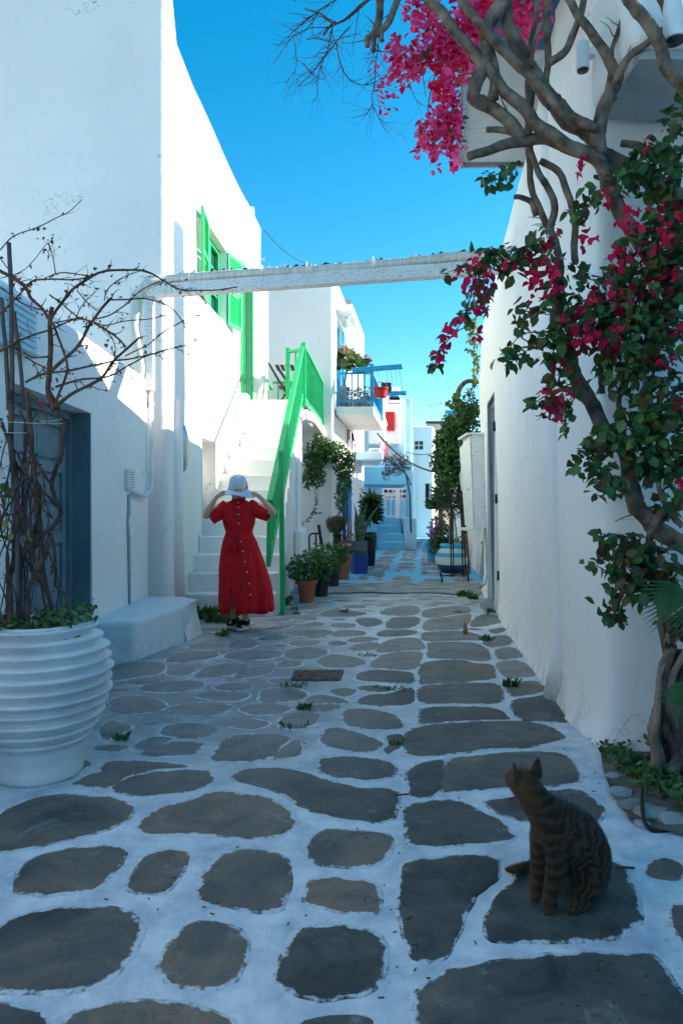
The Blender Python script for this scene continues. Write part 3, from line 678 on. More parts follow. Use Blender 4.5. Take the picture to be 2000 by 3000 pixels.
def panel_door(W_, root, sa, sb, z0, z1, d, matf, matd, rows, cols=1, leaves=2, glassrows=()):
    """framed door built in the wall's own coordinates: frame, leaves with recessed panels and mouldings"""
    fw = .06
    f = MB()
    W_.lbox(f, sa, sa+fw, z0, z1, d, d+.05); W_.lbox(f, sb-fw, sb, z0, z1, d, d+.05); W_.lbox(f, sa+fw, sb-fw, z1-fw, z1, d, d+.047)
    f.build('frame', matf, root, bevel=.004)
    a, b = sa+fw, sb-fw; lw = (b-a)/leaves
    for k in range(leaves):
        x0, x1 = a+k*lw+.004, a+(k+1)*lw-.004
        m = MB(); W_.lbox(m, x0, x1, z0+.01, z1-fw-.005, d-.03, d)
        zz0 = z0+.01; H = z1-fw-.005-zz0; st = .07
        cuts = [zz0+H*c for c in rows]
        W_.lbox(m, x0, x0+st, zz0, zz0+H, d, d+.022); W_.lbox(m, x1-st, x1, zz0, zz0+H, d, d+.022)
        for c in cuts: W_.lbox(m, x0+st, x1-st, c-.04, c+.04, d, d+.021)
        leaf = m.build('door_leaf', matd, root, bevel=.004)
        for i in range(len(cuts)-1):
            p = MB(); pa, pb = cuts[i]+.065, cuts[i+1]-.065
            if i in glassrows:
                W_.lbox(p, x0+st, x1-st, cuts[i]+.04, cuts[i+1]-.04, d, d+.006); p.build('glass_pane', M['glass'], leaf)
            else:
                W_.lbox(p, x0+st+.03, x1-st-.03, pa, pb, d, d+.014); p.build('panel', matd, leaf, bevel=.006)
    h = MB(); mid = a+lw
    W_.lbox(h, mid+.03, mid+.06, z0+.95, z0+1.12, d+.022, d+.03); h.tube([W_.pt(mid+.045, z0+1.05, d+.03), W_.pt(mid+.045, z0+1.05, d+.07), W_.pt(mid+.13, z0+1.05, d+.075)], .008)
    h.build('handle', M['iron'], root)

# --- low house on the left, with the grey-blue door
LX = -2.0
low_op = [((LX,4.12),(LX,5.46),-.05,1.99,.2)]
Wl = Wall([(-7,-1.0),(LX-.05,-1.0),(LX,2.0),(LX,7.12),(-7,7.12)], -.05, 2.6, low_op, r=.07, flare=.02, seed=1, step=.22)
house_l = empty('low_house', (LX,5,0), 'low white house at the left edge with a grey-blue panelled door', 'house')
Wl.mb.build('wall', M['white'], house_l)
sa, sb = Wl.ops[0][:2]
rv = MB()
Wl.lbox(rv, sb-.012, sb-.002, -.05, 1.985, -.2, -.003)
rv.build('reveal', M['reveal'], house_l, label='blue-grey painted reveal of the doorway')
dr = empty('panelled_door', (0,0,0), None, None); dr.parent = house_l; dr.location = Vector((LX-.2,4.8,0))-house_l.location
panel_door(Wl, dr, sa, sb-.012, 0.0, 1.985, -.19, M['doorframe'], M['doorgrey'], (.03,.22,.52,.80,.985), leaves=2)
# sill stone, cabinet above
cb_ = empty('wall_cabinet', (LX,4.3,2.2), 'pale blue louvred box high on the low white house at left', 'cabinet')
m = MB(); m.box(LX+.002, LX+.07, 3.9, 4.34, 2.17, 2.5); m.build('casing', M['paleblue'], cb_, bevel=.01)
for k in range(7):
    m = MB(); m.box(LX+.072, LX+.08, 3.95, 4.30, 2.19+.04*k, 2.21+.04*k); m.build('louvre', M['paleblue'], cb_)
# --- tall house behind it
def top_tall(s): return 6.5
TA, TB = Vector((-1.89,7.46,0)), Vector((-1.48,12.62,0))
def tw(t): return TA+(TB-TA)*t
def on_tall(Y): t = (Y-TA.y)/(TB.y-TA.y); return (tw(t).x, Y)
tall_ops = [(on_tall(9.0), on_tall(10.02), 3.95, 5.02, .18), (on_tall(10.98), on_tall(11.72), 3.06, 5.1, .22), (on_tall(8.75), on_tall(9.42), -.05, 2.16, .32)]
Wt = Wall([(-9,7.42),(-1.89,7.42),(-1.48,12.62),(-2.0,12.66),(-9,12.7)], -.05, lambda q: 6.47+.03*math.sin(q*1.7)+(0 if q > 7.42 else .75*(1-max(0,min(1,(q-7.22)/.2))**2)), tall_ops, r=.09, flare=.03, seed=3, step=.25, top_r=.1)
house_t = empty('tall_house', (-1.9,9,0), 'tall sunlit white house with green shutters above the steps', 'house')
Wt.mb.build('wall', M['white'], house_t)
# niche doorway back beside the steps
sa, sb = Wt.ops[2][:2]
nb = MB(); Wt.lbox(nb, sa, sb, -.05, 2.16, -.34, -.315); nb.build('niche_back', M['white2'], house_t)
# rounded buttress pilasters on the alley face
pl_ = MB(); s0 = Wt.proj((-1.9,7.62))
for (q, w, h) in ((Wt.proj(on_tall(7.75)), .09, 2.5), (Wt.proj(on_tall(12.35)), .2, 5.6)):
    base = [Wt.pt(q, z, -.02) for z in (-.05, h*.5, h-.05)]
    pl_ = MB(); pl_.tube(base+[Wt.pt(q, h+.06, -.06)], [w, w, w*.97, w*.4], n=20); pl_.build('pilaster', M['white'], house_t)
# window with shutters
sa, sb, zl, zh, _ = Wt.ops[0]
wnd = MB()
Wt.lbox(wnd, sa, sa+.07, zl, zh, -.16, -.10); Wt.lbox(wnd, sb-.07, sb, zl, zh, -.16, -.10); Wt.lbox(wnd, sa+.07, sb-.07, zl, zl+.07, -.16, -.10); Wt.lbox(wnd, sa+.07, sb-.07, zh-.07, zh, -.16, -.10)
Wt.lbox(wnd, (sa+sb)/2-.04, (sa+sb)/2+.04, zl+.07, zh-.07, -.155, -.105); 
for z in (.35,.68): Wt.lbox(wnd, sa+.07, sb-.07, zl+(zh-zl)*z-.015, zl+(zh-zl)*z+.015, -.15, -.12)
wf = wnd.build('window', M['green'], house_t, bevel=.004)
gp = MB(); Wt.lbox(gp, sa+.02, sb-.02, zl+.02, zh-.02, -.178, -.162); gp.build('pane', M['glass'], wf)
def shutter(q, away, w_, a):
    """shutter hinged at q, standing open at a from the wall"""
    p, n = Wt.at(q); t = Vector((-n.y, n.x, 0)); d = (t*(math.cos(a)*away)+n*math.sin(a)).normalized(); u = Vector((0,0,1))
    nn = d.cross(u); base = Wt.pt(q, zl, .012); H = zh-zl
    m = MB(); st = .055
    for (o0, w0, z0_, h0) in ((0,st,0,H),(w_-st,st,0,H),(st,w_-2*st,0,.06),(st,w_-2*st,H-.06,.06),(st,w_-2*st,H*.5-.03,.06)):
        m.obox(base+d*(o0+w0/2)+u*(z0_+h0/2), d*w0/2, u*h0/2, nn*.018)
    sh = m.build('shutter', M['green_pale'], house_t, bevel=.003)
    for k in range(20):
        z = .08+(H-.16)*k/19
        if abs(z-H*.5) < .04: continue
        l = MB(); l.obox(base+d*(w_/2)+u*z, d*(w_/2-st), (u*.8+nn*.6).normalized()*.02, (nn*.8-u*.6).normalized()*.004)
        l.build('slat', M['green'], sh)
    
    for hz in (.15, H-.15): hg = MB(); hg.tube([base+u*hz, base+u*hz+d*.12], .01, n=6); hg.build('hinge', M['iron'], sh)
shutter(sa-.01, -1, .48, R(7)); shutter(sb+.01, 1, .46, R(14))
# green landing door
sa, sb = Wt.ops[1][:2]
gd = empty('green_door', (0,0,0), None, None); gd.parent = house_t; gd.location = Vector((on_tall(11.3)[0], 11.3, 3.06))-house_t.location
panel_door(Wt, gd, sa+.005, sb-.005, 3.065, 5.09, -.15, M['green'], M['green'], (.03,.3,.62,.96), leaves=2)
m = MB(); Wt.lbox(m, sa-.05, sa, 3.065, 5.15, .002, .03); Wt.lbox(m, sb, sb+.09, 3.065, 5.15, -.15, .03); Wt.lbox(m, sa-.05, sb+.09, 5.151, 5.22, .002, .03)
m.build('door_surround', M['green_pale'], house_t, bevel=.004)
m = MB()
sq = Wt.proj(on_tall(12.0))
Wt.lbox(m, sq-.12, sq+.12, 4.15, 4.18, .003, .03); Wt.lbox(m, sq-.12, sq+.12, 4.98, 5.01, .003, .03); Wt.lbox(m, sq-.12, sq-.09, 4.181, 4.979, .003, .029); Wt.lbox(m, sq+.09, sq+.12, 4.181, 4.979, .003, .029)
m.build('blind_frame', M['white2'], house_t, bevel=.004)
m = MB(); m.box(-1.70,-1.58,12.3,12.42,6.5,6.72); m.build('parapet_stub', M['white'], house_t, bevel=.03)
# --- bench, hatch board, stairs
bench = MB()
bt = [(-2.06,5.50,.315),(-1.95,5.49,.32),(-1.68,5.55,.315),(-1.49,6.28,.33),(-1.44,6.80,.34),(-1.60,6.95,.34),(-2.06,6.98,.345)]
bb = [(-2.06,5.46,-.05),(-1.945,5.45,-.05),(-1.655,5.52,-.05),(-1.45,6.27,-.05),(-1.40,6.82,-.05),(-1.56,7.0,-.05),(-2.06,7.02,-.05)]
bench.add(bb+bt, [tuple(range(7,14)), tuple(range(6,-1,-1))]+[(i,(i+1)%7,7+(i+1)%7,7+i) for i in range(7)], True)
bench.build('plaster_bench', M['paleblue'], bevel=.04, seg=4, label='low blue-white plastered bench built against the low house', category='bench') if False else None
bo = bench.build('plaster_bench', M['benchwash'], bevel=.045, seg=4)
tag(bo, 'low pale plastered bench against the low white house, right of its door', 'bench')
for p in bo.data.polygons: p.use_smooth = False
hb = empty('hatch_board', (-1.4,6.3,0), 'white board leaning on the end of the plaster bench', 'board')
p0 = G(548,1880); p1 = G(594,1858); tl = P(529,1782,6.45); tr_ = P(570,1762,6.75)
m = MB(); th = Vector((.3,-.9,0)).normalized()*-.022
q = [p0, p1, tr_, tl]; m.add(q+[v+th for v in q], [(0,1,2,3),(7,6,5,4),(0,4,5,1),(1,5,6,2),(2,6,7,3),(3,7,4,0)])
m.build('board', M['wpaint'], hb, bevel=.003)
m = MB(); m.bar(p0+Vector((-.05,.02,0)), tl+Vector((-.05,.03,0)), .035, .05); m.build('side_batten', M['doorgrey'], hb)
m = MB(); m.bar(tl+Vector((0,.015,.01)), tr_+Vector((0,.015,.01)), .05, .02); m.build('top_edge', M['wwood'], hb)
stair = empty('staircase', (-1.3,7.9,0), 'white plastered outdoor steps climbing to the landing of the tall house', 'stairs')
step_top = [1740,1679,1623,1571,1520,1475,1433,1390,1345,1310,1272,1233,1198,1170]
step_left = [540,550,565,590,594,610,625,637,650,660,675,690,719,730]
Y0 = 7.9; TR = .25; stz = []
for k in range(14):
    Y = Y0+TR*k; z = CAMH-(step_top[k]-1500)*Y/2000; stz.append(z)
    x0 = (step_left[k]-1000)*Y/2000-.02; 
    m = MB(); xr_ = -.745+.004*math.sin(k*2.1)
    ye = Y+TR+.03 if k < 13 else Y+.4
    nseg = 7; vs = []; fs = []
    for i in range(nseg+1):
        x = x0+(xr_-x0)*i/nseg; w1 = .008*noise.noise(Vector((x*3,k*1.7,1))); w2 = .008*noise.noise(Vector((x*3,k*1.7,4)))
        vs += [(x, Y+w1, -.05+.002*k), (x, Y+w1+.004, z+w2), (x, ye, z+w2-.001*k), (x, ye, -.05+.002*k)]
    for i in range(nseg):
        for j in range(4): fs.append((4*i+j, 4*i+4+j, 4*i+4+(j+1)%4, 4*i+(j+1)%4))
    fs += [(3,2,1,0), tuple(4*nseg+j for j in range(4))]
    m.add(vs, fs); o = m.build('step', M['white'] if k > 1 else M['white2'], stair, bevel=.022, seg=3)
LZ = stz[-1]
# stepped white parapet blocks against the wall near the top
for (px0, px1, py, Y) in ((672,700,1222,10.35),(676,716,1188,10.62),(690,726,1150,10.9)):
    m = MB(); a = P(px0,py,Y); b = P(px1,py,Y); m.box(a.x, b.x, Y, Y+.32, a.z-.6, a.z); m.build('stepped_kerb', M['white'], stair, bevel=.04, seg=4)
# outer cheek wall of the flight and lower block
m = MB(); sidep = [(7.98,.0),(11.0,0),(12.15,0),(12.15,LZ-.2)]
m.box(-.742,-.70,11.2,12.1,-.05,LZ-.26); m.build('pier', M['white'], stair, bevel=.02)
m = MB(); m.box(-.739,-.62,10.6,12.2,-.052,.93); m.build('foot_block', M['white'], stair, bevel=.05, seg=4)
# landing slab
m = MB()
Ld = [(-1.75,11.55),(-.735,11.55),(-.62,12.2),(-.42,14.56),(-1.6,14.56)]
n = len(Ld)
m.add([(x,y,LZ-.20) for x,y in Ld]+[(x,y,LZ-.004) for x,y in Ld], [tuple(range(n-1,-1,-1)), tuple(range(n,2*n))]+[(i,(i+1)%n,n+(i+1)%n,n+i) for i in range(n)])
m.build('landing', M['white'], stair, bevel=.06, seg=4)
m = MB(); m.tube([(-.75,11.9,LZ-.19),(-.66,12.2,LZ-.10),(-.56,13.0,LZ-.06),(-.45,14.3,LZ-.12),(-.42,14.55,LZ-.2)], .10, n=12); m.build('landing_edge', M['white'], stair)
# --- green railing
rail = empty('green_railing', (-.8,8.2,0), 'green wooden stair railing with balusters up to the landing', 'railing')
pA = P(846,1330,8.15); pTop = P(893,1003,11.2)
lowp = Vector(P(826,1325,8.05)); 
newel = MB(); 
b0 = P(828,1768,8.02); b0.z = 0; t0 = P(817,1322,8.02)
newel.bar(b0, Vector((b0.x-.02, b0.y, t0.z)), .058, .058, up=(0,1,0)); newel.build('newel_post', M['green'], rail, bevel=.004)
hi = Vector((-.70, 11.28, LZ+1.02)); lo = Vector((-.80, 7.62, .0))
# top rail follows the flight: from photo (780,1650) end to (893,1003)
ra = P(790,1470,7.75); rb = P(885,1016,11.25)
m = MB(); m.bar(ra, rb, .075, .05); m.build('handrail', M['green_pale'], rail, bevel=.006)
bt_a = P(786,1655,7.75); bt_b = Vector((rb.x, rb.y, rb.z-.80))
m = MB(); m.bar(bt_a, bt_b, .04, .07); m.build('bottom_rail', M['green'], rail, bevel=.004)
m = MB(); m.bar(ra-Vector((0,0,.02)), bt_a, .045, .05, up=(1,0,0)); m.build('end_post', M['green'], rail, bevel=.004)
NB = 21
for k in range(1, NB):
    t = k/NB; a = ra.lerp(rb, t); b = bt_a.lerp(bt_b, t)
    m = MB(); m.bar(b+Vector((0,0,.03)), a-Vector((0,0,.022)), .026, .026, up=(0,1,0)); m.build('baluster', M['green'], rail)
def posts(name, p, z0, z1, w=.07):
    m = MB(); m.box(p[0]-w/2, p[0]+w/2, p[1]-w/2, p[1]+w/2, z0, z1); return m.build(name, M['green'], rail, bevel=.006)
c1 = (rb.x+.02, rb.y+.06); c2 = (P(843,1003,11.4).x, 11.42); c3 = (-.41, 14.45)
posts('post', c1, LZ-.1, rb.z+.08); posts('post', c2, LZ-.01, rb.z+.02); posts('post', c3, LZ-.28, LZ+.92)
def run(a, b, z0, z1, n, thick=.05):
    a3, b3 = Vector((a[0],a[1],z1)), Vector((b[0],b[1],z1)); m = MB(); m.bar(a3, b3, .07, .045); m.build('handrail', M['green'], rail, bevel=.005)
    m = MB(); m.bar(Vector((a[0],a[1],z0)), Vector((b[0],b[1],z0)), .035, .06); m.build('bottom_rail', M['green'], rail, bevel=.004)
    for k in range(1, n):
        t = k/n; x = a[0]+(b[0]-a[0])*t; y = a[1]+(b[1]-a[1])*t
        m = MB(); m.bar((x,y,z0+.03), (x,y,z1-.022), .028, .028, up=(0,1,0)); m.build('baluster', M['green'], rail)
run(c2, c1, LZ+.08, rb.z-.04, 2)
run((c1[0]+.005,c1[1]+.035), (c3[0],c3[1]-.035), LZ+.05, LZ+.90, 26)
run((-1.45,14.45), (c3[0]-.035,c3[1]), LZ+.05, LZ+.90, 9)
run((-1.5,12.75), (-1.47,14.42), LZ+.05, LZ+.75, 3)
# bistro set on the landing
ch = empty('folding_chair', (-1.05,12.4,LZ), 'dark slatted folding chair on the landing behind the green railing', 'chair')
def cslat(mb, a, b, w): mb.bar(a, b, w, .015)
cx, cy = -1.12, 12.35
for k in range(4):
    m = MB(); m.box(cx-.02, cx+.36, cy+.09*k, cy+.09*k+.06, LZ+.43, LZ+.447); m.build('seat_slat', M['bamboo'], ch)
for k in range(3):
    m = MB(); z = LZ+.60+.1*k; x = cx-.05-.055*k; m.bar((x,cy,z),(x,cy+.36,z), .016, .055, up=(0,0,1)); m.build('back_slat', M['bamboo'], ch)
for yy in (cy-.01, cy+.35):
    m = MB(); m.bar((cx+.32,yy,LZ),(cx-.20,yy,LZ+.86), .03); m.build('leg', M['bamboo'], ch)
    m = MB(); m.bar((cx-.02,yy+.03,LZ),(cx+.34,yy+.03,LZ+.43), .03); m.build('leg', M['bamboo'], ch)
tb = empty('folding_table', (-.9,12.2,LZ), 'small dark slatted folding table beside the chair on the landing', 'table')
for k in range(7):
    m = MB(); m.box(-1.15+.085*k, -1.15+.085*k+.06, 11.85, 12.28, LZ+.70, LZ+.716); m.build('top_slat', M['bamboo'], tb)
for yy in (11.88, 12.24):
    m = MB(); m.bar((-1.12,yy,LZ),(-.62,yy,LZ+.70), .028); m.build('leg', M['bamboo'], tb)
    m = MB(); m.bar((-.62,yy+.03,LZ),(-1.12,yy+.03,LZ+.70), .028); m.build('leg', M['bamboo'], tb)
# --- balcony house
def top_b(q): return 6.3
BA = (-.18,14.62); BB = (.285,18.4); BCc = (.72,21.8)
ops_b = [((-.14+.03,15.2),(.0,16.25),3.6,5.55,.15), ((.36,19.0),(.44,19.6),.02,2.1,.2)]
Wb = Wall([(-6,14.6),BA,BB,(.32,18.55)], -.05, lambda q: 6.42, ops_b, r=.05, flare=.03, seed=7, step=.35)
hb_ = empty('balcony_house', (0,16,0), 'white house with a blue railed balcony behind the green landing', 'house')
Wb.mb.build('wall', M['white'], hb_)
Wb2 = Wall([(.02,18.56),(.27,18.5),(.34,18.9),BCc,(-2,22.0)], -.05, lambda q: 6.9, [], r=.03, seed=9, step=.4)
hb2 = empty('bare_render_house', (.4,20,0), 'narrow house with bare pinkish end wall beyond the blue balcony', 'house')
Wb2.mb.build('wall', M['white'], hb2)
m = MB(); m.box(-.3,.262,18.42,18.49,3.4,6.93); m.build('end_wall', M['pinkgrey'], hb2, label='bare pinkish unpainted end wall')
sa, sb = Wb.ops[0][:2]
m = MB(); Wb.lbox(m, sa, sa+.05, 3.6, 5.55, -.14, -.08); Wb.lbox(m, sb-.05, sb, 3.6, 5.55, -.14, -.08); Wb.lbox(m, sa+.05, sb-.05, 5.5, 5.55, -.14, -.08); 
fr = m.build('balcony_door', M['cyan'], hb_)
m = MB(); Wb.lbox(m, sa+.05, sb-.05, 3.6, 5.5, -.145, -.12); m.build('leaf', M['blue'], fr)
m = MB(); Wb.lbox(m, sb, sb+.42, 3.65, 5.5, .004, .04); m.build('shutter', M['cyan'], hb_)
m = MB(); Wb.lbox(m, sa-.12, sb+.35, 5.66, 5.78, .002, .34); m.build('door_hood', M['white'], hb_, bevel=.01)
# globe lamp under hood
q_, nq = Wb.at(sa+.55)
m = MB(); c = Wb.pt(sa+.45, 5.50, .17)
m.lathe(c, [(.005,-.09),(.05,-.075),(.085,-.03),(.09,.0),(.085,.03),(.05,.075),(.03,.09),(.03,.16)], n=16); gl = m.build('globe_lamp', M['globe'])
tag(gl, 'round opal globe lamp under the white hood over the blue door', 'lamp')
# balcony slab
bs = empty('balcony', (.3,16,3.3), None, None); bs.parent = hb_; bs.location = Vector((.3,16,3.3))-hb_.location
sl = [(-.12,14.82),(.70,14.80),(1.08,17.7),(.22,17.9)]
n = 4; m = MB()
m.add([(x,y,3.31) for x,y in sl]+[(x,y,3.49) for x,y in sl], [(3,2,1,0),(4,5,6,7)]+[(i,(i+1)%4,4+(i+1)%4,4+i) for i in range(4)])
m.build('slab', M['white'], bs, bevel=.015)
def brun(a, b, n, z0=3.54, z1=4.22, matr='blue', end=True, w=.05, par=bs):
    m = MB(); m.bar((a[0],a[1],z1),(b[0],b[1],z1), w*1.3, w*.9); m.build('handrail', M[matr], par, bevel=.005)
    m = MB(); m.bar((a[0],a[1],z0+.08),(b[0],b[1],z0+.08), w*.7, w); m.build('bottom_rail', M[matr], par, bevel=.004)
    for k in range(1, n):
        t = k/n; x = a[0]+(b[0]-a[0])*t; y = a[1]+(b[1]-a[1])*t
        m = MB(); m.bar((x,y,z0+.10),(x,y,z1-.02), w*.8, w*.5, up=(0,1,0)); m.build('baluster', M[matr], par)
for (x,y,h) in ((-.07,14.88,4.28),(.66,14.86,4.42),(1.02,17.6,4.30)):
    m = MB(); m.box(x-.04,x+.04,y-.04,y+.04,3.49,h); m.build('post', M['blue'], bs, bevel=.008)
brun((-.05,14.88),(.63,14.86),5); brun((.67,14.9),(1.02,17.55),14)
beam_m = MB(); beam_m.bar((.22,14.80,4.27),(1.33,14.83,4.36), .06, .11); beam_m.build('projecting_beam', M['blue'], bs, bevel=.02, seg=3)
m = MB(); m.bar((.98,17.45,4.22),(1.66,17.5,4.25), .08, .11); m.build('projecting_beam', M['blue'], bs, bevel=.02)
wires = MB()
for x in (1.05,1.25): wires.tube([(x,14.86,4.32),(x+.13,15.9,4.27),(x+.32,17.48,4.24)], .005, n=4)
for x in (.98,1.18): wires.tube([(x,14.86,4.30),(x+.03,14.87,3.78)], .004, n=4)
wires.build('line', M['cable'], bs)
bk = empty('red_basket', P(1115,1162,14.6), 'small red basket hanging from the blue balcony', 'basket')
c = P(1115,1162,14.6)
m = MB(); m.lathe(c, [(.115,-.02),(.12,0),(.14,.10),(.155,.165),(.165,.17),(.16,.185),(.15,.18),(.14,.16),(.11,.02)], n=20); m.build('bowl', M['red'], bk)
m = MB(); m.tube([c+Vector((.15*math.cos(a), 0, .17+.14*math.sin(a))) for a in [math.pi*i/10 for i in range(11)]], .007, n=6); m.build('handle', M['red'], bk)
m = MB(); m.tube([c+Vector((0,0,.31)), Vector((c.x-.08, c.y+.2, 4.28))], .003, n=4); m.build('cord', M['black'], bk)
for (px,py,tilt,lab) in ((1131,1134,.2,'black slatted floodlight standing on the blue beam'),(1155,1166,1.2,'black floodlight hanging face down under the blue beam')):
    c = P(px,py,15.2); fl = empty('floodlight', c, lab, 'floodlight', 'floodlights by the balcony')
    m = MB(); d = Vector((0,math.sin(tilt),math.cos(tilt))); e = Vector((0,-math.cos(tilt),math.sin(tilt)))
    m.obox(c, Vector((.11,0,0)), d*.1, e*.025); m.build('housing', M['black'], fl, bevel=.006)
    m = MB(); m.obox(c+e*.03, Vector((.09,0,0)), d*.08, e*.004); m.build('lens', M['glass'], fl)
    m = MB(); m.tube([c+Vector((-.12,0,0)), c+Vector((-.12,0,-.12)), c+Vector((.12,0,-.12)), c+Vector((.12,0,0))], .008, n=5); m.build('bracket', M['black'], fl)
# second slab and white railing further along
m = MB(); m.box(.30,1.15,18.7,21.2,2.62,2.86); m.build('balcony_slab', M['paleblue'], hb2, bevel=.05, seg=3)
wr = empty('white_balcony_railing', (1.2,20,2.9), 'white railing of the small balcony beyond the blue one', 'railing')
brun((1.12,18.8),(1.42,21.6), 10, 3.0, 3.95, 'wpaint', par=wr)
m = MB(); m.box(1.08,1.16,18.74,18.82,2.86,4.1); m.build('post', M['wpaint'], wr, bevel=.006)
# arched niche and blue shutter, pipes on the lane wall
m = MB(); s1 = Wb.proj((.03,16.4)); Wb.lbox(m, s1-.05, s1+.03, .02, 2.2, .004, .06); m.build('door_jamb', M['blue'], hb_)
for (Y, x, rad, mt, zt, lab) in ((14.95,-.07,.035,'blue',1.9,None),(15.7,.06,.045,'navy',1.7,None),(16.6,.17,.03,'blue',2.2,None),(17.4,.24,.022,'red',1.5,'thin red pipe')):
    m = MB(); m.tube([(x,Y,0),(x,Y,zt)], rad, n=10); m.build('pipe', M[mt], hb_, label=lab)
m = MB(); m.box(.20,.245,16.8,17.35,.95,2.0); m.build('shutter', M['cyan'], hb_, bevel=.006)
m = MB()
for dx in (0,.05,.10): m.tube([(.16+dx,16.9+dx*3,3.25),(.17+dx,16.9+dx*3,2.6),(.18+dx,16.9+dx*3,2.35+dx)], .018, n=6)
m.tube([(.28,17.2,3.2),(.36,17.3,2.8),(.33,17.4,2.5),(.27,17.2,2.75),(.28,17.2,3.1)], .02, n=6); m.build('conduit', M['darkmetal'], hb_)
m = MB(); m.lathe(P(1021,1322,16.4), [(.01,-.09),(.06,-.07),(.09,0),(.06,.07),(.01,.09)], n=14); o = m.build('bulkhead_lamp', M['globe']); tag(o, 'round white wall lamp under the blue balcony', 'lamp')
m = MB(); m.box(-.20-.2,-.2+.0,14.50,14.6,2.15,2.6); o = m.build('meter_box', mat('meter_beige',(.45,.42,.33)), bevel=.01); tag(o, 'beige meter box on the corner under the green landing', 'meter box')
m = MB(); m.tube([(-.1,14.6,-.05),(-.1,14.6,1.0),(-.1,14.62,2.6)], [.14,.12,.10], n=16); m.build('corner_buttress', M['white'], hb_)
m = MB(); m.box(-.35,.16,14.1,14.75,-.05,.42); m.build('ledge', M['white'], hb_, bevel=.05, seg=3)
# --- blue porch steps and houses at the end on the left
porch = empty('blue_porch', (1.5,21.8,0), 'blue painted porch steps in the shaded end of the lane', 'stairs')
for k in range(4):
    m = MB(); m.box(1.12,2.0-.02*k,21.5+.35*k,23.2,-.05-.003*k,.36*(k+1)*.72); m.build('step', M['bluewash'], porch, bevel=.04, seg=3)
m = MB(); m.box(.75,1.12,21.7,23.2,-.05,1.15); m.build('side_wall', M['bluewash'], porch, bevel=.05, seg=3)
m = MB(); m.box(2.0,2.4,21.9,23.4,-.05,1.0); m.build('side_wall', M['laneblue'], porch, bevel=.03)
pr = empty('porch_railing', (1.4,22,1), 'pale blue railing above the blue porch steps', 'railing')
brun((.72,21.85),(1.75,21.85), 6, .98, 1.72, 'wpaint', par=pr)
m = MB(); m.box(1.72,1.86,21.8,21.92,1.0,1.95); m.build('post', M['wpaint'], pr, bevel=.008)
Wc = Wall([(.74,23.4),(2.05,23.4),(2.18,23.4),(2.95,30.5),(0,30.6)], -.05, lambda q: 5.1, [((1.25,23.4),(2.0,23.4),.9,2.05,.5)], r=.06, seed=11, step=.5)
hc = empty('pale_blue_house', (2,25,0), 'pale blue-white house where the lane narrows, with red shutters', 'house')
Wc.mb.build('wall', M['laneblue'], hc)
m = MB(); m.box(.6,2.2,23.0,23.38,2.1,2.75); m.build('lintel_band', M['bluewash'], hc, bevel=.06, seg=3)
m = MB(); m.box(.9,1.95,22.6,23.37,3.45,5.35); m.build('upper_bay', M['white'], hc, bevel=.04)
m = MB(); m.box(1.45,1.74,22.50,22.58,3.88,4.5); m.build('red_door', M['red'], hc)
m = MB(); m.box(2.32,2.36,24.6,25.1,2.3,3.2); m.build('red_shutter', M['red'], hc); 
m = MB(); m.box(2.44,2.48,25.6,26.0,2.3,3.1); m.build('red_shutter', M['red'], hc)
for (y,x,h) in ((24.5,2.3,5.25),(26.8,2.56,4.9),(29.2,2.82,4.7)):
    m = MB(); m.box(x-.1,x+.2,y-.25,y+.25,-.05,h); m.build('buttress', M['laneblue'], hc, bevel=.06, seg=3)
# picture board over the porch
brd = empty('picture_board', (1.5,22.9,1.7), 'framed board of coloured pictures on the shaded wall above the porch railing', 'notice board')
c = P(1152,1447,22.9)
m = MB(); m.box(c.x-.38,c.x+.38,22.9,22.93,c.z-.19,c.z+.19); m.build('frame', M['wpaint'], brd, bevel=.01)
cols = ['darkmetal','red','cyan','red','navy','blue','red','darkmetal','cyan','red']
for i in range(10):
    x = c.x-.31+.155*(i%5); z = c.z+.04 if i < 5 else c.z-.13
    m = MB(); m.box(x-.005,x+.11,22.885,22.897,z,z+.10); m.build('picture', M[cols[i]], brd)
ac = empty('air_conditioner', P(1097,1330,19.5), 'white air conditioner unit under the far balcony on the left', 'air conditioner')
c = P(1097,1332,19.5)
m = MB(); m.box(c.x-.15,c.x+.17,19.5,19.8,c.z-.16,c.z+.18); m.build('casing', M['wpaint'], ac, bevel=.01)
m = MB(); m.box(c.x-.10,c.x+.12,19.49,19.498,c.z-.12,c.z+.14); gr_ = m.build('grille', M['darkmetal'], ac)
for k in range(5):
    m = MB(); m.box(c.x-.10,c.x+.12,19.478,19.488,c.z-.10+.05*k,c.z-.085+.05*k); m.build('slat', M['wpaint'], gr_)
cl = MB(); a = P(1135,1300,20.5)
cl.add([P(1110,1295,20),P(1135,1292,20.1),P(1138,1345,20.1),P(1118,1350,20)], [(0,1,2,3)]); M['pinkcloth'] = mat('pink_cloth',(.55,.12,.22))
o = cl.build('hanging_cloth', M['pinkcloth']); tag(o, 'pink cloth hanging beside the air conditioner', 'cloth'); sm = o.modifiers.new('thick','SOLIDIFY'); sm.thickness = .01
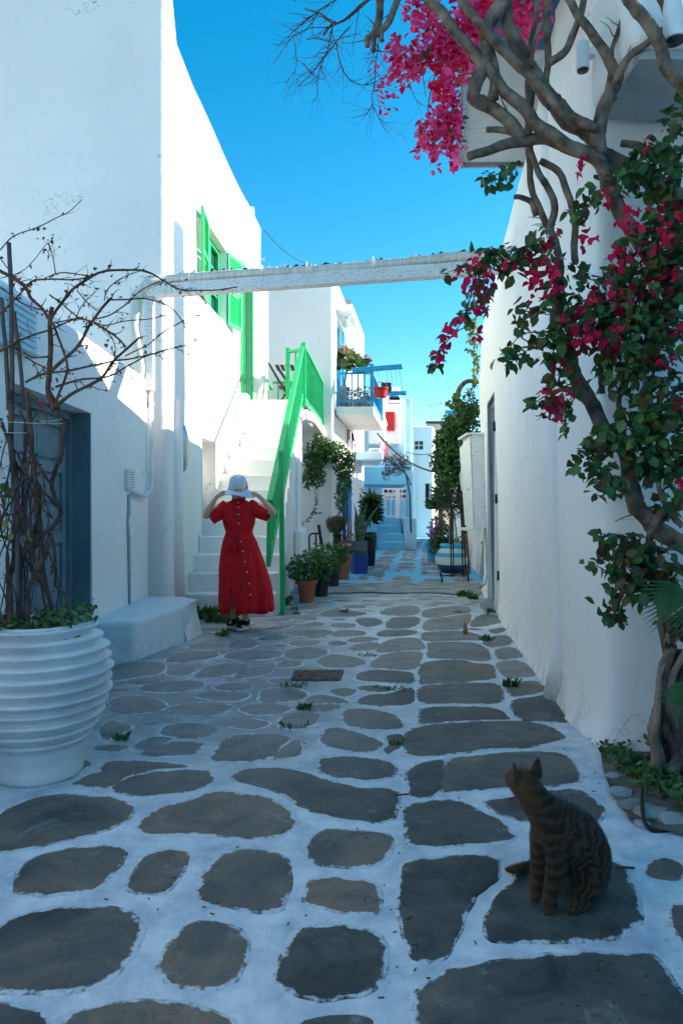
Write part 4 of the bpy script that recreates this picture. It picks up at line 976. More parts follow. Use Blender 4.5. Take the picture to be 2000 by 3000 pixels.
# far buildings closing the lane
fh = empty('far_white_house', (3.8,33,0), 'white house closing the far end of the lane', 'house')
Wf = Wall([(2.6,32.2),(4.3,32.2),(4.5,33),(4.4,40)], -.05, lambda q: 5.25, [((3.45,32.2),(3.85,32.2),4.15,4.55,.2),((3.95,32.2),(4.28,32.2),1.4,2.55,.3)], r=.05, seed=15, step=.6)
Wf.mb.build('wall', M['white'], fh)
m = MB(); m.box(3.4,3.9,32.3,32.36,4.1,4.6); w_ = m.build('window', M['darkmetal'], fh)
m = MB(); m.box(3.63,3.67,32.27,32.295,4.15,4.55); m.build('glazing_bar', M['wpaint'], w_); m = MB(); m.box(3.45,3.85,32.262,32.27,4.33,4.37); m.build('glazing_bar', M['wpaint'], w_)
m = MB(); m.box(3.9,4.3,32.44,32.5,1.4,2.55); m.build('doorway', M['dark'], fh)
m = MB(); m.box(3.55,3.60,32.12,32.18,0,4.0); m.build('pipe', M['wpaint'], fh)
ph = empty('peeling_house', (5,39,0), 'tall house with peeling beige render behind the vine', 'house')
Wp_ = Wall([(4.75,38),(6.9,38),(7.0,45)], -.05, lambda q: 6.15, [((6.35,38),(6.8,38),4.2,5.2,.2)], r=.03, seed=17, step=.6)
Wp_.mb.build('wall', M['beige'], ph)
m = MB(); m.box(6.3,6.85,38.1,38.2,4.1,5.3); m.build('window', M['cyan'], ph)
m = MB(); m.box(4.7,7.0,37.85,38.3,6.16,6.24); m.build('roof_edge', M['darkmetal'], ph)
m = MB(); m.box(6.3,6.38,37.9,37.97,2.6,5.9); m.build('drainpipe', M['cyan'], ph)
sg = empty('rooftop_sign', (6.5,38,6.8), 'small blue name sign on the roof of the peeling house', 'sign')
m = MB(); m.box(5.75,7.1,37.9,37.96,6.35,6.85); m.build('panel', M['blue'], sg)
for (x,y,z,h,lab) in ((5.55,38,6.2,1.2,'thin television aerial on the peeling house roof'),(-2.3,16.8,6.2,1.3,'television aerial behind the white beam at left'),):
    an = empty('television_aerial', (x,y,z), lab, 'aerial', 'rooftop aerials')
    m = MB(); m.tube([(x,y,z),(x,y,z+h)], .018, n=6); m.build('mast', M['steel'], an)
    m = MB(); m.tube([(x-.7,y,z+h*.75),(x+.4,y,z+h*.95)], .012, n=5)
    for k in range(7):
        t = k/6; xx = x-.7+1.1*t; zz = z+h*(.75+.2*t); m.tube([(xx,y-.2,zz-.12),(xx,y+.2,zz+.12)], .008, n=4)
    m.build('boom', M['steel'], an)
dsh = MB(); dsh.lathe((-2.75,16.9,6.9), [(.0,0),(.15,.02),(.28,.08),(.30,.1)], n=16); o = dsh.build('satellite_dish', M['wpaint']); tag(o, 'white satellite dish on the roof behind the beam', 'satellite dish')
# cables
def cable(a, b, sag, r, name, label, mt='cable', cat='cable', n=14):
    m = MB(); pts = []
    for i in range(n+1):
        t = i/n; p = a.lerp(b, t); p = Vector((p.x, p.y, p.z-sag*4*t*(1-t))); pts.append(p)
    m.tube(pts, r, n=6); o = m.build(name, M[mt]); tag(o, label, cat); return o
cable(P(1105,1270,17.8), P(1275,1383,14.5), .18, .022, 'overhead_cable', 'thick dark cable sagging from the blue balcony to the vine')
cable(P(1185,1322,24), P(1285,1322,24), .12, .012, 'overhead_cable', 'thin cable crossing the far end of the lane')
cable(P(775,675,12.5), P(960,770,14.8), .25, .008, 'overhead_cable', 'thin wire from the tall house roof across the sky')
m = MB(); m.tube([P(1175,1360,21.6),P(1190,1395,21.7),P(1200,1450,21.8),P(1203,1560,21.9)], .022, n=6); o = m.build('drooping_cable', M['cable']); tag(o, 'dark cable running down the blue-white wall end', 'cable')

# --- right building
def rx(Y): return .877+.123*Y
RL = (-.028, 0)
def top_r_(q):
    p = Wr_pts(q); 
    return p
RP = [(7,10.45),(rx(10.4)+.02,10.4),(rx(9.3),9.3),(rx(3.98),3.98),(1.345,3.95),(1.375,3.46),(1.50,3.44),(7,3.55)]
_tmp = Wall.__new__(Wall); _tmp.p = fillet(RP, .08); _tmp.L = [0]
for a, b in zip(_tmp.p, _tmp.p[1:]): _tmp.L.append(_tmp.L[-1]+(b-a).length)
def rtop(q):
    p, _ = Wall.at(_tmp, q); y = p.y
    if p.x > 3: y = 3.5 if y < 6 else 10
    tab = [(3.3,5.2),(4.1,5.1),(4.35,4.55),(4.7,4.06),(6.2,4.0),(9.3,3.85),(9.6,3.72),(9.9,3.35),(10.5,3.3)]
    for (a, h1), (b, h2) in zip(tab, tab[1:]):
        if y <= b: t = max(0, (y-a)/(b-a)); t = t*t*(3-2*t); return h1+(h2-h1)*t
    return 3.3
r_ops = [((rx(8.0),8.0),(rx(8.95),8.95),-.05,2.62,.14)]
Wr = Wall(RP, -.05, rtop, r_ops, r=.10, flare=.07, lean=RL, seed=21, step=.2, top_r=.12, thick=.4)
hr = empty('right_house', (1.6,7,0), 'white plastered house on the right with a grey door and the bougainvillea against it', 'house')
Wr.mb.build('wall', M['white'], hr)
qp = Wr.proj((rx(4.42),4.42)); m = MB(); m.tube([Wr.pt(qp, z, -.125) for z in (-.05,.3,1,2,3,3.9)], [.175,.165,.16,.16,.16,.15], n=28); m.build('pilaster', M['white'], hr)
sa, sb = Wr.ops[0][:2]
m = MB(); Wr.lbox(m, sa+.001, sa+.012, 0, 2.61, -.14, -.002); Wr.lbox(m, sb-.012, sb-.001, 0, 2.61, -.14, -.002); Wr.lbox(m, sa+.012, sb-.012, 2.60, 2.612, -.14, -.002); m.build('reveal', M['greypaint'], hr)
rd = empty('grey_door', (0,0,0), None, None); rd.parent = hr; rd.location = Vector((rx(8.5),8.5,0))-hr.location
panel_door(Wr, rd, sa+.012, sb-.012, .03, 2.6, -.10, M['greypaint'], M['greypaint'], (.02,.26,.42,.76,.98), leaves=1, glassrows=(2,3))
for z in (.45,1.35,2.2):
    m = MB(); p = Wr.pt(sb-.02, z, -.01); m.box(p.x-.04,p.x+.02,p.y-.03,p.y+.01,z-.05,z+.06); m.build('hinge', M['iron'], rd)
m = MB(); q0 = [G(1405,1775),G(1440,1738),G(1478,1745),G(1500,1790),G(1462,1812),G(1422,1800)]
m.add([(v.x,v.y,.03) for v in q0]+[(v.x,v.y,-.03) for v in q0], [(5,4,3,2,1,0),tuple(range(6,12))]+[(i,(i+1)%6,6+(i+1)%6,6+i) for i in range(6)]); m.build('door_slab', M['greypaint'], hr, bevel=.006)
# upper storey set back, its chimney (throws the tall narrow shade on the house opposite)
m = MB(); m.box(4.4,7,5.0,10.4,3.2,4.6); m.build('upper_storey', M['white'], hr, bevel=.08, seg=3)
m = MB(); m.box(4.7,5.0,8.70,9.08,4.5,7.65); m.build('chimney', M['white'], hr, bevel=.06, seg=3)
# balcony / spotlights on the corner
bc = empty('corner_balcony', (1.6,3.2,3.2), 'rounded white balcony at the top right corner of the photo', 'balcony')
m = MB(); m.box(1.24,3.2,2.9,3.42,3.19,3.72); m.build('parapet', M['white2'], bc, bevel=.05, seg=4)
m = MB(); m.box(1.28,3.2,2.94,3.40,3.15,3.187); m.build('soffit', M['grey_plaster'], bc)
def spot(c, r, h, lab, tilt=0):
    s_ = empty('spotlight', c, lab, 'spotlight', 'cylinder spotlights'); m = MB(); c = Vector(c)
    m.tube([c+Vector((0,0,h)), c], r, n=20); m.build('housing', M['wpaint'], s_, bevel=.004)
    m = MB(); m.tube([c+Vector((0,0,-.001)), c+Vector((0,0,-.006))], r*.85, n=20); m.build('lens', M['darkmetal'], s_)
    m = MB(); m.box(c.x+r*.5, c.x+r+.05, c.y-.02, c.y+.02, c.z+h*.5, c.z+h*.75); m.build('bracket', M['wpaint'], s_)
spot(P(1706,205,3.35), .032, .13, 'white cylinder spotlight on the white pillar, left of the pair')
spot(P(1975,118,2.8), .045, .17, 'larger white cylinder spotlight at the far right under the balcony')
# awning soffit over the lane
aw = empty('awning', (1.2,4.8,4.1), 'grey boarded awning jutting over the lane at upper right', 'awning')
xs = lambda Y: .815+(Y-4.5)*.165
for (y0, y1, mt) in ((3.0,3.75,'navy_aw'),(3.76,4.28,'navy_aw'),(4.29,5.16,'soff'),(5.165,5.66,'soff')):
    if mt not in M: M[mt] = mat(mt, (.05,.16,.27) if mt == 'navy_aw' else (.62,.66,.66), rough=.5, var=.06)
    m = MB(); m.add([(xs(y0),y0,4.10),(1.75,y0,4.10),(1.75,y1,4.10),(xs(y1),y1,4.10),(xs(y0),y0,4.16),(1.75,y0,4.16),(1.75,y1,4.16),(xs(y1),y1,4.16)],[(3,2,1,0),(4,5,6,7),(0,1,5,4),(1,2,6,5),(2,3,7,6),(3,0,4,7)])
    m.build('board', M[mt], aw, bevel=.004)
m = MB(); m.bar((xs(2.98)-.02,2.98,4.14),(xs(5.68)-.02,5.68,4.14), .03, .13); m.build('edge_trim', M['steel'], aw, bevel=.004)
m = MB(); m.bar((xs(5.68)-.02,5.70,4.14),(1.7,5.70,4.14), .03, .13); m.build('edge_trim', M['steel'], aw, bevel=.004)
for k in range(24):
    y = 3.1+.11*k; m = MB(); m.tube([(xs(y)-.036,y,4.12),(xs(y)-.042,y,4.12)], .008, n=6); m.build('rivet', M['darkmetal'], aw)
# electrical cabinet
eb = empty('electrical_cabinet', P(1406,1400,9.6), 'flaking white wooden cabinet hung on the right wall past the grey door', 'cabinet')
a = P(1380,1274,9.6); b = P(1437,1548,9.6)
m = MB(); m.add([(a.x,9.6,a.z),(b.x-.04,9.6,a.z),(b.x+.02,9.6,b.z),(a.x+.05,9.6,b.z),(a.x,10.3,a.z),(b.x,10.3,a.z),(b.x,10.3,b.z),(a.x+.05,10.3,b.z)],[(0,1,2,3),(7,6,5,4),(0,4,5,1),(1,5,6,2),(2,6,7,3),(3,7,4,0)])
m.build('box', M['wwoodv'], eb, bevel=.004)
m = MB(); m.add([(a.x-.02,9.62,a.z-.02),(a.x-.006,9.62,a.z-.02),(a.x+.044,9.62,b.z+.03),(a.x+.03,9.62,b.z+.03),(a.x-.05,10.28,a.z-.12),(a.x-.01,10.28,a.z-.12),(a.x+.044,10.28,b.z+.03),(a.x+.03,10.28,b.z+.03)],[(0,1,2,3),(7,6,5,4),(0,4,5,1),(1,5,6,2),(2,6,7,3),(3,7,4,0)])
m.build('door', M['wpaint'], eb, bevel=.003)
m = MB(); m.box(a.x-.07,b.x,9.57,10.32,a.z+.002,a.z+.03); m.build('lid', M['wpaint'], eb, bevel=.004)
m = MB(); m.box(a.x-.03,a.x+.06,9.58,10.3,b.z-.04,b.z-.002); m.build('base', M['wpaint'], eb)
lp = MB(); q = [G(1402,1690),G(1432,1694),P(1446,1552,10.05),P(1416,1552,10.05)]
q[0].z=.0; th = Vector((.0,-.02,0)); lp.add(q+[v+th for v in q], [(0,1,2,3),(7,6,5,4),(0,4,5,1),(1,5,6,2),(2,6,7,3),(3,7,4,0)])
lb = empty('leaning_panel', q[0], 'white metal cupboard door leaning below the flaking cabinet', 'panel')
lp.build('panel', M['wpaint'], lb, bevel=.003); m = MB(); m.box(q[0].x+.03,q[0].x+.09,q[0].y-.06,q[0].y-.03,.62,.65); m.build('latch', M['iron'], lb)
m = MB(); m.tube([P(1422,1555,9.4),P(1424,1640,9.35),P(1427,1680,9.3),P(1420,1712,9.3),P(1405,1722,9.4)], .012, n=6); o = m.build('wall_conduit', M['steel']); tag(o, 'thin grey conduit curling down the right wall under the cabinet', 'conduit')
# garden wall past the house, behind the vines
Wg = Wall([(8,12),(3.0,10.5),(xr(11)+.12,11.0),(xr(20)+.1,20.0),(xr(31)+.35,31.0),(9,31.2)][1:5], -.05, lambda q: 2.3, [], r=.05, flare=.03, seed=31, step=.5)
# orientation: path must run far to near for a wall facing the lane
Wg = Wall([(xr(31)+.3,31.0),(xr(20)+.1,20.0),(xr(11)+.15,10.6)], -.05, lambda q: 2.35, [], r=.05, flare=.03, seed=31, step=.5, roof=False)
o = Wg.mb.build('garden_wall', M['white']); tag(o, 'white garden wall behind the vines on the right of the lane', 'wall')
# --- weathered beam across the lane
bm = empty('pergola_beam', (0,6.7,3.4), 'weathered white wooden beam spanning the lane on a post', 'beam')
A_ = Vector((-2.02,7.05,3.47)); B_ = Vector((1.72,6.15,3.43))
m = MB(); n = 24; d = (B_-A_); u = Vector((0,0,1)); w_ = d.cross(u).normalized()
vs = []; 
for i in range(n+1):
    p = A_+d*i/n; h = .062+.006*noise.noise(Vector((i*.7,0,0))); t = .05
    for (a_, b_) in ((-1,-1),(1,-1),(1,1),(-1,1)): vs.append(p+w_*t*a_+u*h*b_+Vector((0,0,.008*noise.noise(Vector((i*.5,a_,b_))))))
fs = [(4*i+j, 4*i+4+j, 4*i+4+(j+1)%4, 4*i+(j+1)%4) for i in range(n) for j in range(4)]+[(3,2,1,0),tuple(4*n+j for j in range(4))]
m.add(vs, fs); m.build('beam', M['wwood'], bm, bevel=.008)
m = MB(); pts = [A_+d*t+Vector((0,-.01,.105+.012*math.sin(t*9))) for t in [i/40 for i in range(41)]]
m.tube(pts, [.044+.006*noise.noise(Vector((i*.9,3,0))) for i in range(41)], n=14, jitter=.05); sl_ = m.build('wrapped_roll', M['wrap'], bm)
for k in range(150):        # frayed straw fringe along the roll's top
    t = rnd.random(); p = A_+d*t+Vector((0,rnd.uniform(-.04,.03),.145+.012*math.sin(t*9)))
    m = MB(); l = rnd.uniform(.015,.045); m.bar(p-d.normalized()*l*.5, p+d.normalized()*l*.5+Vector((0,0,rnd.uniform(0,.02))), .006+.006*rnd.random(), .012)
    m.build('fringe', M['black'] if rnd.random() < .45 else M['wpaint'], sl_)
for t in (.06,.13,.33,.45,.62,.78,.9):
    p = A_+d*t; m = MB(); m.tube([p+Vector((0,-.07,-.09)), p+Vector((0,-.075,.12)), p+Vector((0,0,.185)), p+Vector((0,.07,.1))], .004, n=4); m.build('tie', M['wpaint'], bm)
m = MB(); m.bar((-1.97,7.03,2.45),(-1.97,7.03,3.40), .085, .085, up=(0,1,0)); m.build('post', M['wwood'], bm, bevel=.006)
m = MB(); m.tube([(-1.98,7.10,2.3),(-2.05,6.98,2.7),(-2.12,6.99,3.1),(-2.09,7.0,3.4),(-2.0,7.0,3.52),(-1.8,6.98,3.57)], [.04,.04,.055,.06,.055,.05], n=12, jitter=.04); m.build('cable_sleeve', M['wrap'], bm)
m = MB(); m.tube([(-1.965,7.05,2.45),(-1.955,7.04,1.7),(-1.95,7.0,1.43),(-1.96,6.85,1.36),(-1.965,6.45,1.38)], .022, n=10); dp = m.build('conduit_pipe', M['wpaint']); tag(dp, 'white jointed conduit pipe down the corner of the low house', 'pipe')
m = MB(); m.box(-1.995,-1.96,6.30,6.48,1.41,1.60); vt = m.build('wall_vent', M['wpaint'], bevel=.003); tag(vt, 'small white slatted vent on the low house beside the conduit', 'vent')
for k in range(7):
    m = MB(); m.box(-1.958,-1.952,6.33,6.45,1.43+.023*k,1.436+.023*k); m.build('slot', M['greypaint'], vt)
m = MB(); m.tube([(-1.985,6.38,1.36),(-1.985,6.39,1.2),(-1.985,6.36,1.12),(-1.985,6.38,.95),(-1.987,6.4,.6),(-1.99,6.42,.34)], [.014,.02,.012,.017,.014,.012], n=8, jitter=.1); o = m.build('split_conduit', M['steel']); tag(o, 'cracked grey cable channel running down below the vent', 'conduit')
m = MB(); m.lathe((0,0,0), [(.0,0),(.16,.0),(.17,.02),(.10,.05)], n=24); o = m.build('round_vent', M['steel']); o.rotation_euler = (0,R(90),0); o.location = (-1.85,8.0,1.95); o.scale=(1.6,1,1); tag(o, 'grey ribbed oval vent on the tall house near the conduit', 'vent')
# pipe / lamp shades etc. kept; drain cover, wooden stump peg, litter
dc = empty('drain_cover', G(930,1980), 'small rusty patterned drain cover set among the paving stones', 'drain cover')
q = [G(852,1995),G(862,1968),G(1006,1967),G(996,1996)]
m = MB(); m.add([(v.x,v.y,.016) for v in q]+[(v.x,v.y,-.01) for v in q],[(0,1,2,3),(4,7,6,5),(0,4,5,1),(1,5,6,2),(2,6,7,3),(3,7,4,0)]); M['rust'] = mat('rusty_cover',(.17,.125,.10),rough=.85,var=.3,scale=25,bump=.5)
m.build('plate', M['rust'], dc, bevel=.003)
for i in range(11):
    for j in range(4):
        u_ = (i+.8)/12; v_ = (j+.7)/5; p = (q[0]*(1-u_)+q[3]*u_)*(1-v_)+(q[1]*(1-u_)+q[2]*u_)*v_
        m = MB(); m.box(p.x-.012,p.x+.012,p.y-.012,p.y+.012,.0155,.021); m.build('stud', M['rust'], dc)
m = MB(); c = G(1362,1858); m.tube([c, c+Vector((0,0,.08)), c+Vector((-.005,0,.13))], [.028,.022,.003], n=7); o = m.build('wooden_peg', mat('fresh_wood',(.45,.27,.15))); tag(o, 'broken orange-brown wooden stake sticking up between the paving stones', 'stake')
# ---------------------------------------------------------------- unseen houses, two of them added to shade the lane
m = MB(); m.box(4.3,9,-8,3.9,-.05,4.4); o = m.build('unseen_side_house', M['white'], bevel=.08, seg=3); tag(o, 'unseen white house right of the camera, added to shade the near lane', 'house')  # added out of view to keep sun off the near paving
m = MB(); vs = [(xr(10.6)+1.5,10.6),(xr(31)+1.5,31),(12,31),(12,10.6)]; m.add([(x,y,-.05) for x,y in vs]+[(x,y,4.3) for x,y in vs], [(3,2,1,0),(4,5,6,7)]+[(i,(i+1)%4,4+(i+1)%4,4+i) for i in range(4)]); o = m.build('unseen_garden_house', M['white'], bevel=.08, seg=3); tag(o, 'unseen white house behind the vine-covered garden wall, added to shade the far lane', 'house')  # added out of view to block sun from the far lane floor
m = MB(); m.box(-9,5,-12,-7,-.05,3.4); o = m.build('rear_house', M['white'], bevel=.08, seg=3); tag(o, 'white house standing behind the camera, outside the photo', 'house')

# ---------------------------------------------------------------- leaves
LEAF_MESH = {}
def leaf_geo(kind='leaf', v=0):
    r_ = random.Random(v*7+len(kind))
    w = .36 if kind == 'leaf' else (.42 if kind == 'bract' else .12)
    f = r_.uniform(.08,.22); c = r_.uniform(-.25,.15)
    pts = [(0,0,0),(.28*1,w*.85,f),(.62,w*.8,f*.9+c*.3),(1,0,c),(.62,-w*.8,f*.9+c*.3),(.28,-w*.85,f),(.35,0,0),(.7,0,c*.5)]
    fs = [(0,6,1),(6,7,2,1),(7,3,2),(0,5,6),(5,4,7,6),(4,3,7)]
    return pts, fs
def leaf_mesh(kind, matname, v):
    k = (kind, matname, v)
    if k not in LEAF_MESH:
        pts, fs = leaf_geo(kind, v); me = bpy.data.meshes.new(kind); me.from_pydata(pts, [], fs); me.materials.append(M[matname])
        for p in me.polygons: p.use_smooth = True
        LEAF_MESH[k] = me
    return LEAF_MESH[k]
def rand_rot(r_, droop=.3):
    d = Vector((r_.uniform(-1,1), r_.uniform(-1,1), r_.uniform(-1,.7)-droop)).normalized()
    n = Vector((r_.uniform(-1,1), r_.uniform(-1.2,.4), r_.uniform(0,1.4))); n = (n-d*n.dot(d))
    if n.length < .05: n = d.orthogonal()
    n.normalize(); y = n.cross(d)
    return Matrix((d, y, n)).transposed()
class Foliage:
    def __init__(s, root, seed=1, cap=0): s.root = root; s.r = random.Random(seed); s.mb = {}; s.n = 0; s.cap = cap; s.items = []
    def leaf(s, p, size, matname, kind='leaf', rot=None, droop=.3):
        s.items.append((Vector(p), size, matname, kind, rot or rand_rot(s.r, droop)))
    def cluster(s, c, rx, ry, rz, n, size, mats, kind='leaf', droop=.3, shell=.3):
        c = Vector(c)
        for _ in range(n):
            d = Vector((s.r.gauss(0,1), s.r.gauss(0,1), s.r.gauss(0,1))).normalized()*(s.r.random()**shell)
            p = c+Vector((d.x*rx, d.y*ry, d.z*rz))
            if noise.noise(p*(1.6/max(.05,(rx+rz)/2))+Vector((s.n,0,0))) < -.28: continue
            s.leaf(p, size*s.r.uniform(.65,1.25), s.r.choice(mats), kind, droop=droop)
    def finish(s, names={'leaf':'leaf','bract':'flower','blade':'blade'}):
        it = s.items; off = wloc(s.root)
        single = {}
        if s.cap:
            for kind in {i[3] for i in it}:
                order = sorted((i for i in range(len(it)) if it[i][3] == kind), key=lambda i: -it[i][1]/max(.3,it[i][0].y))
                for i in order[:s.cap]: single[i] = True
        for i, (p, size, mn, kind, rot) in enumerate(it):
            if i in single:
                o = bpy.data.objects.new(names[kind], leaf_mesh(kind, mn, s.r.randrange(5))); C.objects.link(o); o.parent = s.root
                o.matrix_local = Matrix.Translation(p-off) @ rot.to_4x4() @ Matrix.Scale(size, 4)
            else:
                pts, fs = leaf_geo(kind, s.r.randrange(5)) if size > .03 else ([(0,0,0),(.5,.3,.1),(1,0,0),(.5,-.3,.1)], [(0,1,2,3)])
                key = (kind, mn)
                if key not in s.mb: s.mb[key] = MB()
                s.mb[key].add([p+rot @ (Vector(q)*size) for q in pts], fs, True)
        byk = {}
        for (kind, mn), mb in s.mb.items(): byk.setdefault(kind, []).append((mn, mb))
        for kind, lst in byk.items():
            tot = MB(); mats = []; idx = []
            for mi, (mn, mb) in enumerate(lst):
                tot.add(mb.v, mb.f, True); mats.append(M[mn]); idx += [mi]*len(mb.f)
            nm = {'leaf':'foliage','bract':'flowers','blade':'grass_blades'}[kind]
            o = tot.build(nm, mats, s.root, kind='stuff')
            o.data.polygons.foreach_set('material_index', idx)
def potm(c, prof, mt, root, name='pot', n=28):
    m = MB(); m.lathe(c, prof, n=n); return m.build(name, M[mt], root)
def soil(c, r, z, root):
    m = MB(); m.lathe(Vector(c), [(.001,z),(r*.6,z+.012),(r,z),(r,z-.02),(.001,z-.02)], n=18); m.build('soil', M['soil'], root)
def simple_pot(rt, rb, h, lip=.015):
    return [(rb,0),(rb*1.0+.002,.01),(rt-.006,h*.8),(rt-.004,h*.82),(rt+lip*.5,h*.83),(rt+lip*.5,h),(rt-.012,h),(rt-.02,h*.85),(rb*.8,.03)]

# --- big ribbed pot with the bare climber
pc = Vector((-1.386,3.15,0))
pot = empty('ribbed_planter', pc, 'large white ribbed clay planter in the left foreground', 'plant pot')
env = [(0,.182),(.015,.190),(.05,.186),(.10,.190),(.16,.212),(.20,.245),(.28,.282),(.35,.300),(.43,.306),(.5,.297),(.58,.272),(.63,.245),(.66,.229)]
def envr(z):
    for (a, r1), (b, r2) in zip(env, env[1:]):
        if z <= b: t = (z-a)/(b-a); return r1+(r2-r1)*t
    return env[-1][1]
prof = [(envr(z), z) for z in (0,.015,.04,.07,.10,.12)]
z = .137
while z < .64:
    e = envr(z+.02)
    e += .003*math.sin(z*61); prof += [(e-.020, z), (e-.016, z+.010), (e+.006, z+.028), (e+.015, z+.036+.002*math.sin(z*90)), (e+.015, z+.044), (e+.004, z+.049)]
    z += .050
prof += [(.222,.665),(.232,.672),(.236,.688),(.228,.698),(.212,.695),(.205,.64),(.15,.60)]
m = MB(); m.lathe(pc, prof, n=96, wob=.045); m.build('pot', M['potwhite'], pot)
soil(pc, .215, .655, pot)
cover = empty('clover_plant', pc+Vector((0,0,.66)), 'green clover-like leaves growing over the rim of the ribbed planter', 'plant')
F_ = Foliage(cover, 5, cap=90)
for _ in range(420):
    a = F_.r.uniform(0,6.28); q = F_.r.random()**.5*.25
    p = pc+Vector((q*math.cos(a), q*math.sin(a), .665+F_.r.uniform(0,.05)+(.07 if (math.cos(a) > .6 and q > .1) else 0)*F_.r.random()))
    F_.leaf(p, F_.r.uniform(.022,.042), F_.r.choice(['leaf','leaf_mid','leaf_mid']), rot=rand_rot(F_.r, -.3))
F_.finish()
climb = empty('bare_climber', pc+Vector((0,0,.66)), 'almost leafless thorny climber with reddish buds growing from the ribbed planter', 'climbing plant')
zo5 = lambda x, y: (0+x*.3827, 700+y*.3827)
zo6 = lambda x, y: (0+x*.3189, 1150+y*.3189)
zoF = lambda x, y: (x*kf, y*kf)
CL = Foliage(climb, 8, cap=120)
def branch_px(pts, conv, r0, r1, Yf, root, mt='twig', name='branch', twigs=0, jit=.0, buds=None, tl=.1, seedr=None):
    r_ = seedr or CL.r
    q = []
    for i, (x, y) in enumerate(pts):
        px, py = conv(x, y); Y = Yf(i/(len(pts)-1)) if callable(Yf) else Yf
        q.append(P(px, py, Y))
    s_ = spline(q, 5)
    s_ = [p+Vector((noise.noise(p*9)*jit, noise.noise(p*9+Vector((5,5,5)))*jit*1.5, noise.noise(p*9+Vector((9,1,5)))*jit)) for p in s_]
    n = len(s_); rad = [(r0+(r1-r0)*i/(n-1))*(1+.12*noise.noise(Vector((i*.8, r0*999, 0)))) for i in range(n)]
    m = MB(); m.tube(s_, rad, n=9 if r0 > .008 else 6, jitter=.05 if r0 > .008 else 0); o = m.build(name, M[mt], root)
    tw = MB()
    for _ in range(twigs):
        i = r_.randrange(2, n-1); p = s_[i]; t = (s_[i]-s_[i-1]).normalized()
        d = (t+Vector((r_.uniform(-1,1), r_.uniform(-.6,.6), r_.uniform(-.8,1)))*.9).normalized()
        L_ = tl*r_.uniform(.2,1); a = p; pts2 = [a]
        for k in range(4):
            d = (d+Vector((r_.uniform(-.4,.4), r_.uniform(-.3,.3), r_.uniform(-.4,.4)))).normalized(); a = a+d*L_/4; pts2.append(a)
        rr0 = min(rad[i]*.55, .0035); tw.tube(pts2, [rr0, rr0*.8, rr0*.65, rr0*.5, rr0*.25], n=4)
        if buds:
            for q_ in pts2[1:]:
                if r_.random() < .5: buds.append(q_)
    if tw.v:
        t_ = tw.build('twigs', M[mt], o, kind='stuff')
    if buds is not None:
        for i in range(0, n, 2):
            if r_.random() < .45: buds.append(s_[i])
    return s_
buds = []
k5 = .3827*3.15/2000
def b5(pts, r0, r1=None, Y=3.1, Y2=None, tw=4, mt='twig'):
    Y2 = Y2 or Y; branch_px(pts, zo5, r0*k5*1.25, (r1 or r0*.5)*k5*1.25, (lambda t: Y+(Y2-Y)*t), climb, mt, twigs=int(tw*1.8), jit=.006, buds=buds)
b5([(-60,200),(0,240),(100,300),(200,370),(240,450),(330,540),(380,620)], 11, 9, 3.05, 3.12)
b5([(395,520),(385,640),(390,800),(380,1000),(370,1150),(420,1310)], 13, 17, 3.12, 3.12, 3)
b5([(400,600),(480,470),(600,350),(750,260),(900,235),(1060,235),(1160,265),(1260,320),(1380,385),(1568,395),(1816,371)], 9, 4, 3.1, 3.5, 14)
b5([(210,370),(260,325),(400,310),(560,310),(690,285),(750,260)], 6, 4, 3.1, 3.2, 6)
b5([(380,290),(480,255),(620,270),(700,285)], 4, 3, 3.2); b5([(430,265),(410,130),(370,30)], 4, 2, 3.15)
b5([(400,1010),(520,900),(640,760),(720,610),(850,450)], 11, 8, 3.1, 3.3, 6)
b5([(850,465),(1000,460),(1130,460),(1300,530),(1400,630),(1480,740),(1568,900),(1630,970)], 5, 2.5, 3.3, 3.5, 8)
b5([(720,610),(850,580),(980,490),(1060,410),(1230,320)], 5, 3, 3.25, 3.4, 6)
b5([(720,640),(870,740),(960,820)], 8, 6, 3.2); b5([(400,640),(550,620),(690,625),(810,660),(960,635),(1150,610),(1270,585)], 4, 3, 3.1, 3.4, 8)
b5([(430,1290),(560,1180),(760,1080),(880,930),(1070,750)], 11, 7, 3.1, 3.3, 8)
b5([(200,1100),(330,1040),(560,1000),(750,960),(930,930),(1160,880),(1230,860),(1420,820)], 7, 4, 3.0, 3.4, 12)
b5([(430,1130),(600,1080),(850,1050),(1000,960),(1150,880)], 7, 4, 3.1, 3.3, 8)
b5([(0,860),(150,770),(350,710),(480,650),(640,600)], 7, 4, 3.0, 3.2, 6)
b5([(960,900),(1140,800),(1280,700),(1420,620),(1568,560)], 4, 2.5, 3.3, 3.5, 5)
b5([(410,650),(490,850),(520,1000),(450,1200),(430,1290)], 8, 8, 3.15, 3.1, 4); b5([(380,430),(470,500),(600,600),(700,630)], 5, 4, 3.2)
b5([(0,580),(100,480),(200,380)], 6, 4, 3.0); b5([(590,390),(660,480),(740,550)], 4, 3, 3.2); b5([(570,640),(620,520),(740,400)], 4, 2, 3.2)
b5([(820,700),(870,800),(880,880)], 4, 2, 3.2); b5([(380,900),(250,900),(160,840),(60,820)], 6, 4, 3.05); b5([(200,900),(330,980),(420,1020)], 5,4,3.1)
b5([(800,470),(830,380),(950,290),(1100,240)], 4, 2.5, 3.3, 3.4, 5); b5([(200,1150),(300,1250),(350,1310)], 8, 8, 3.0)
for pts, r0, r1 in (([(0,575),(30,545),(80,525),(130,500),(160,485),(190,458)],.0028,.0016),([(0,640),(60,618),(110,560),(112,600)],.002,.0012),([(0,590),(40,640),(70,660)],.003,.002),([(0,660),(60,700),(130,720)],.004,.003)):
    branch_px(pts, zoF, r0, r1, 3.0, climb, 'twig', twigs=6, jit=.004, buds=buds)
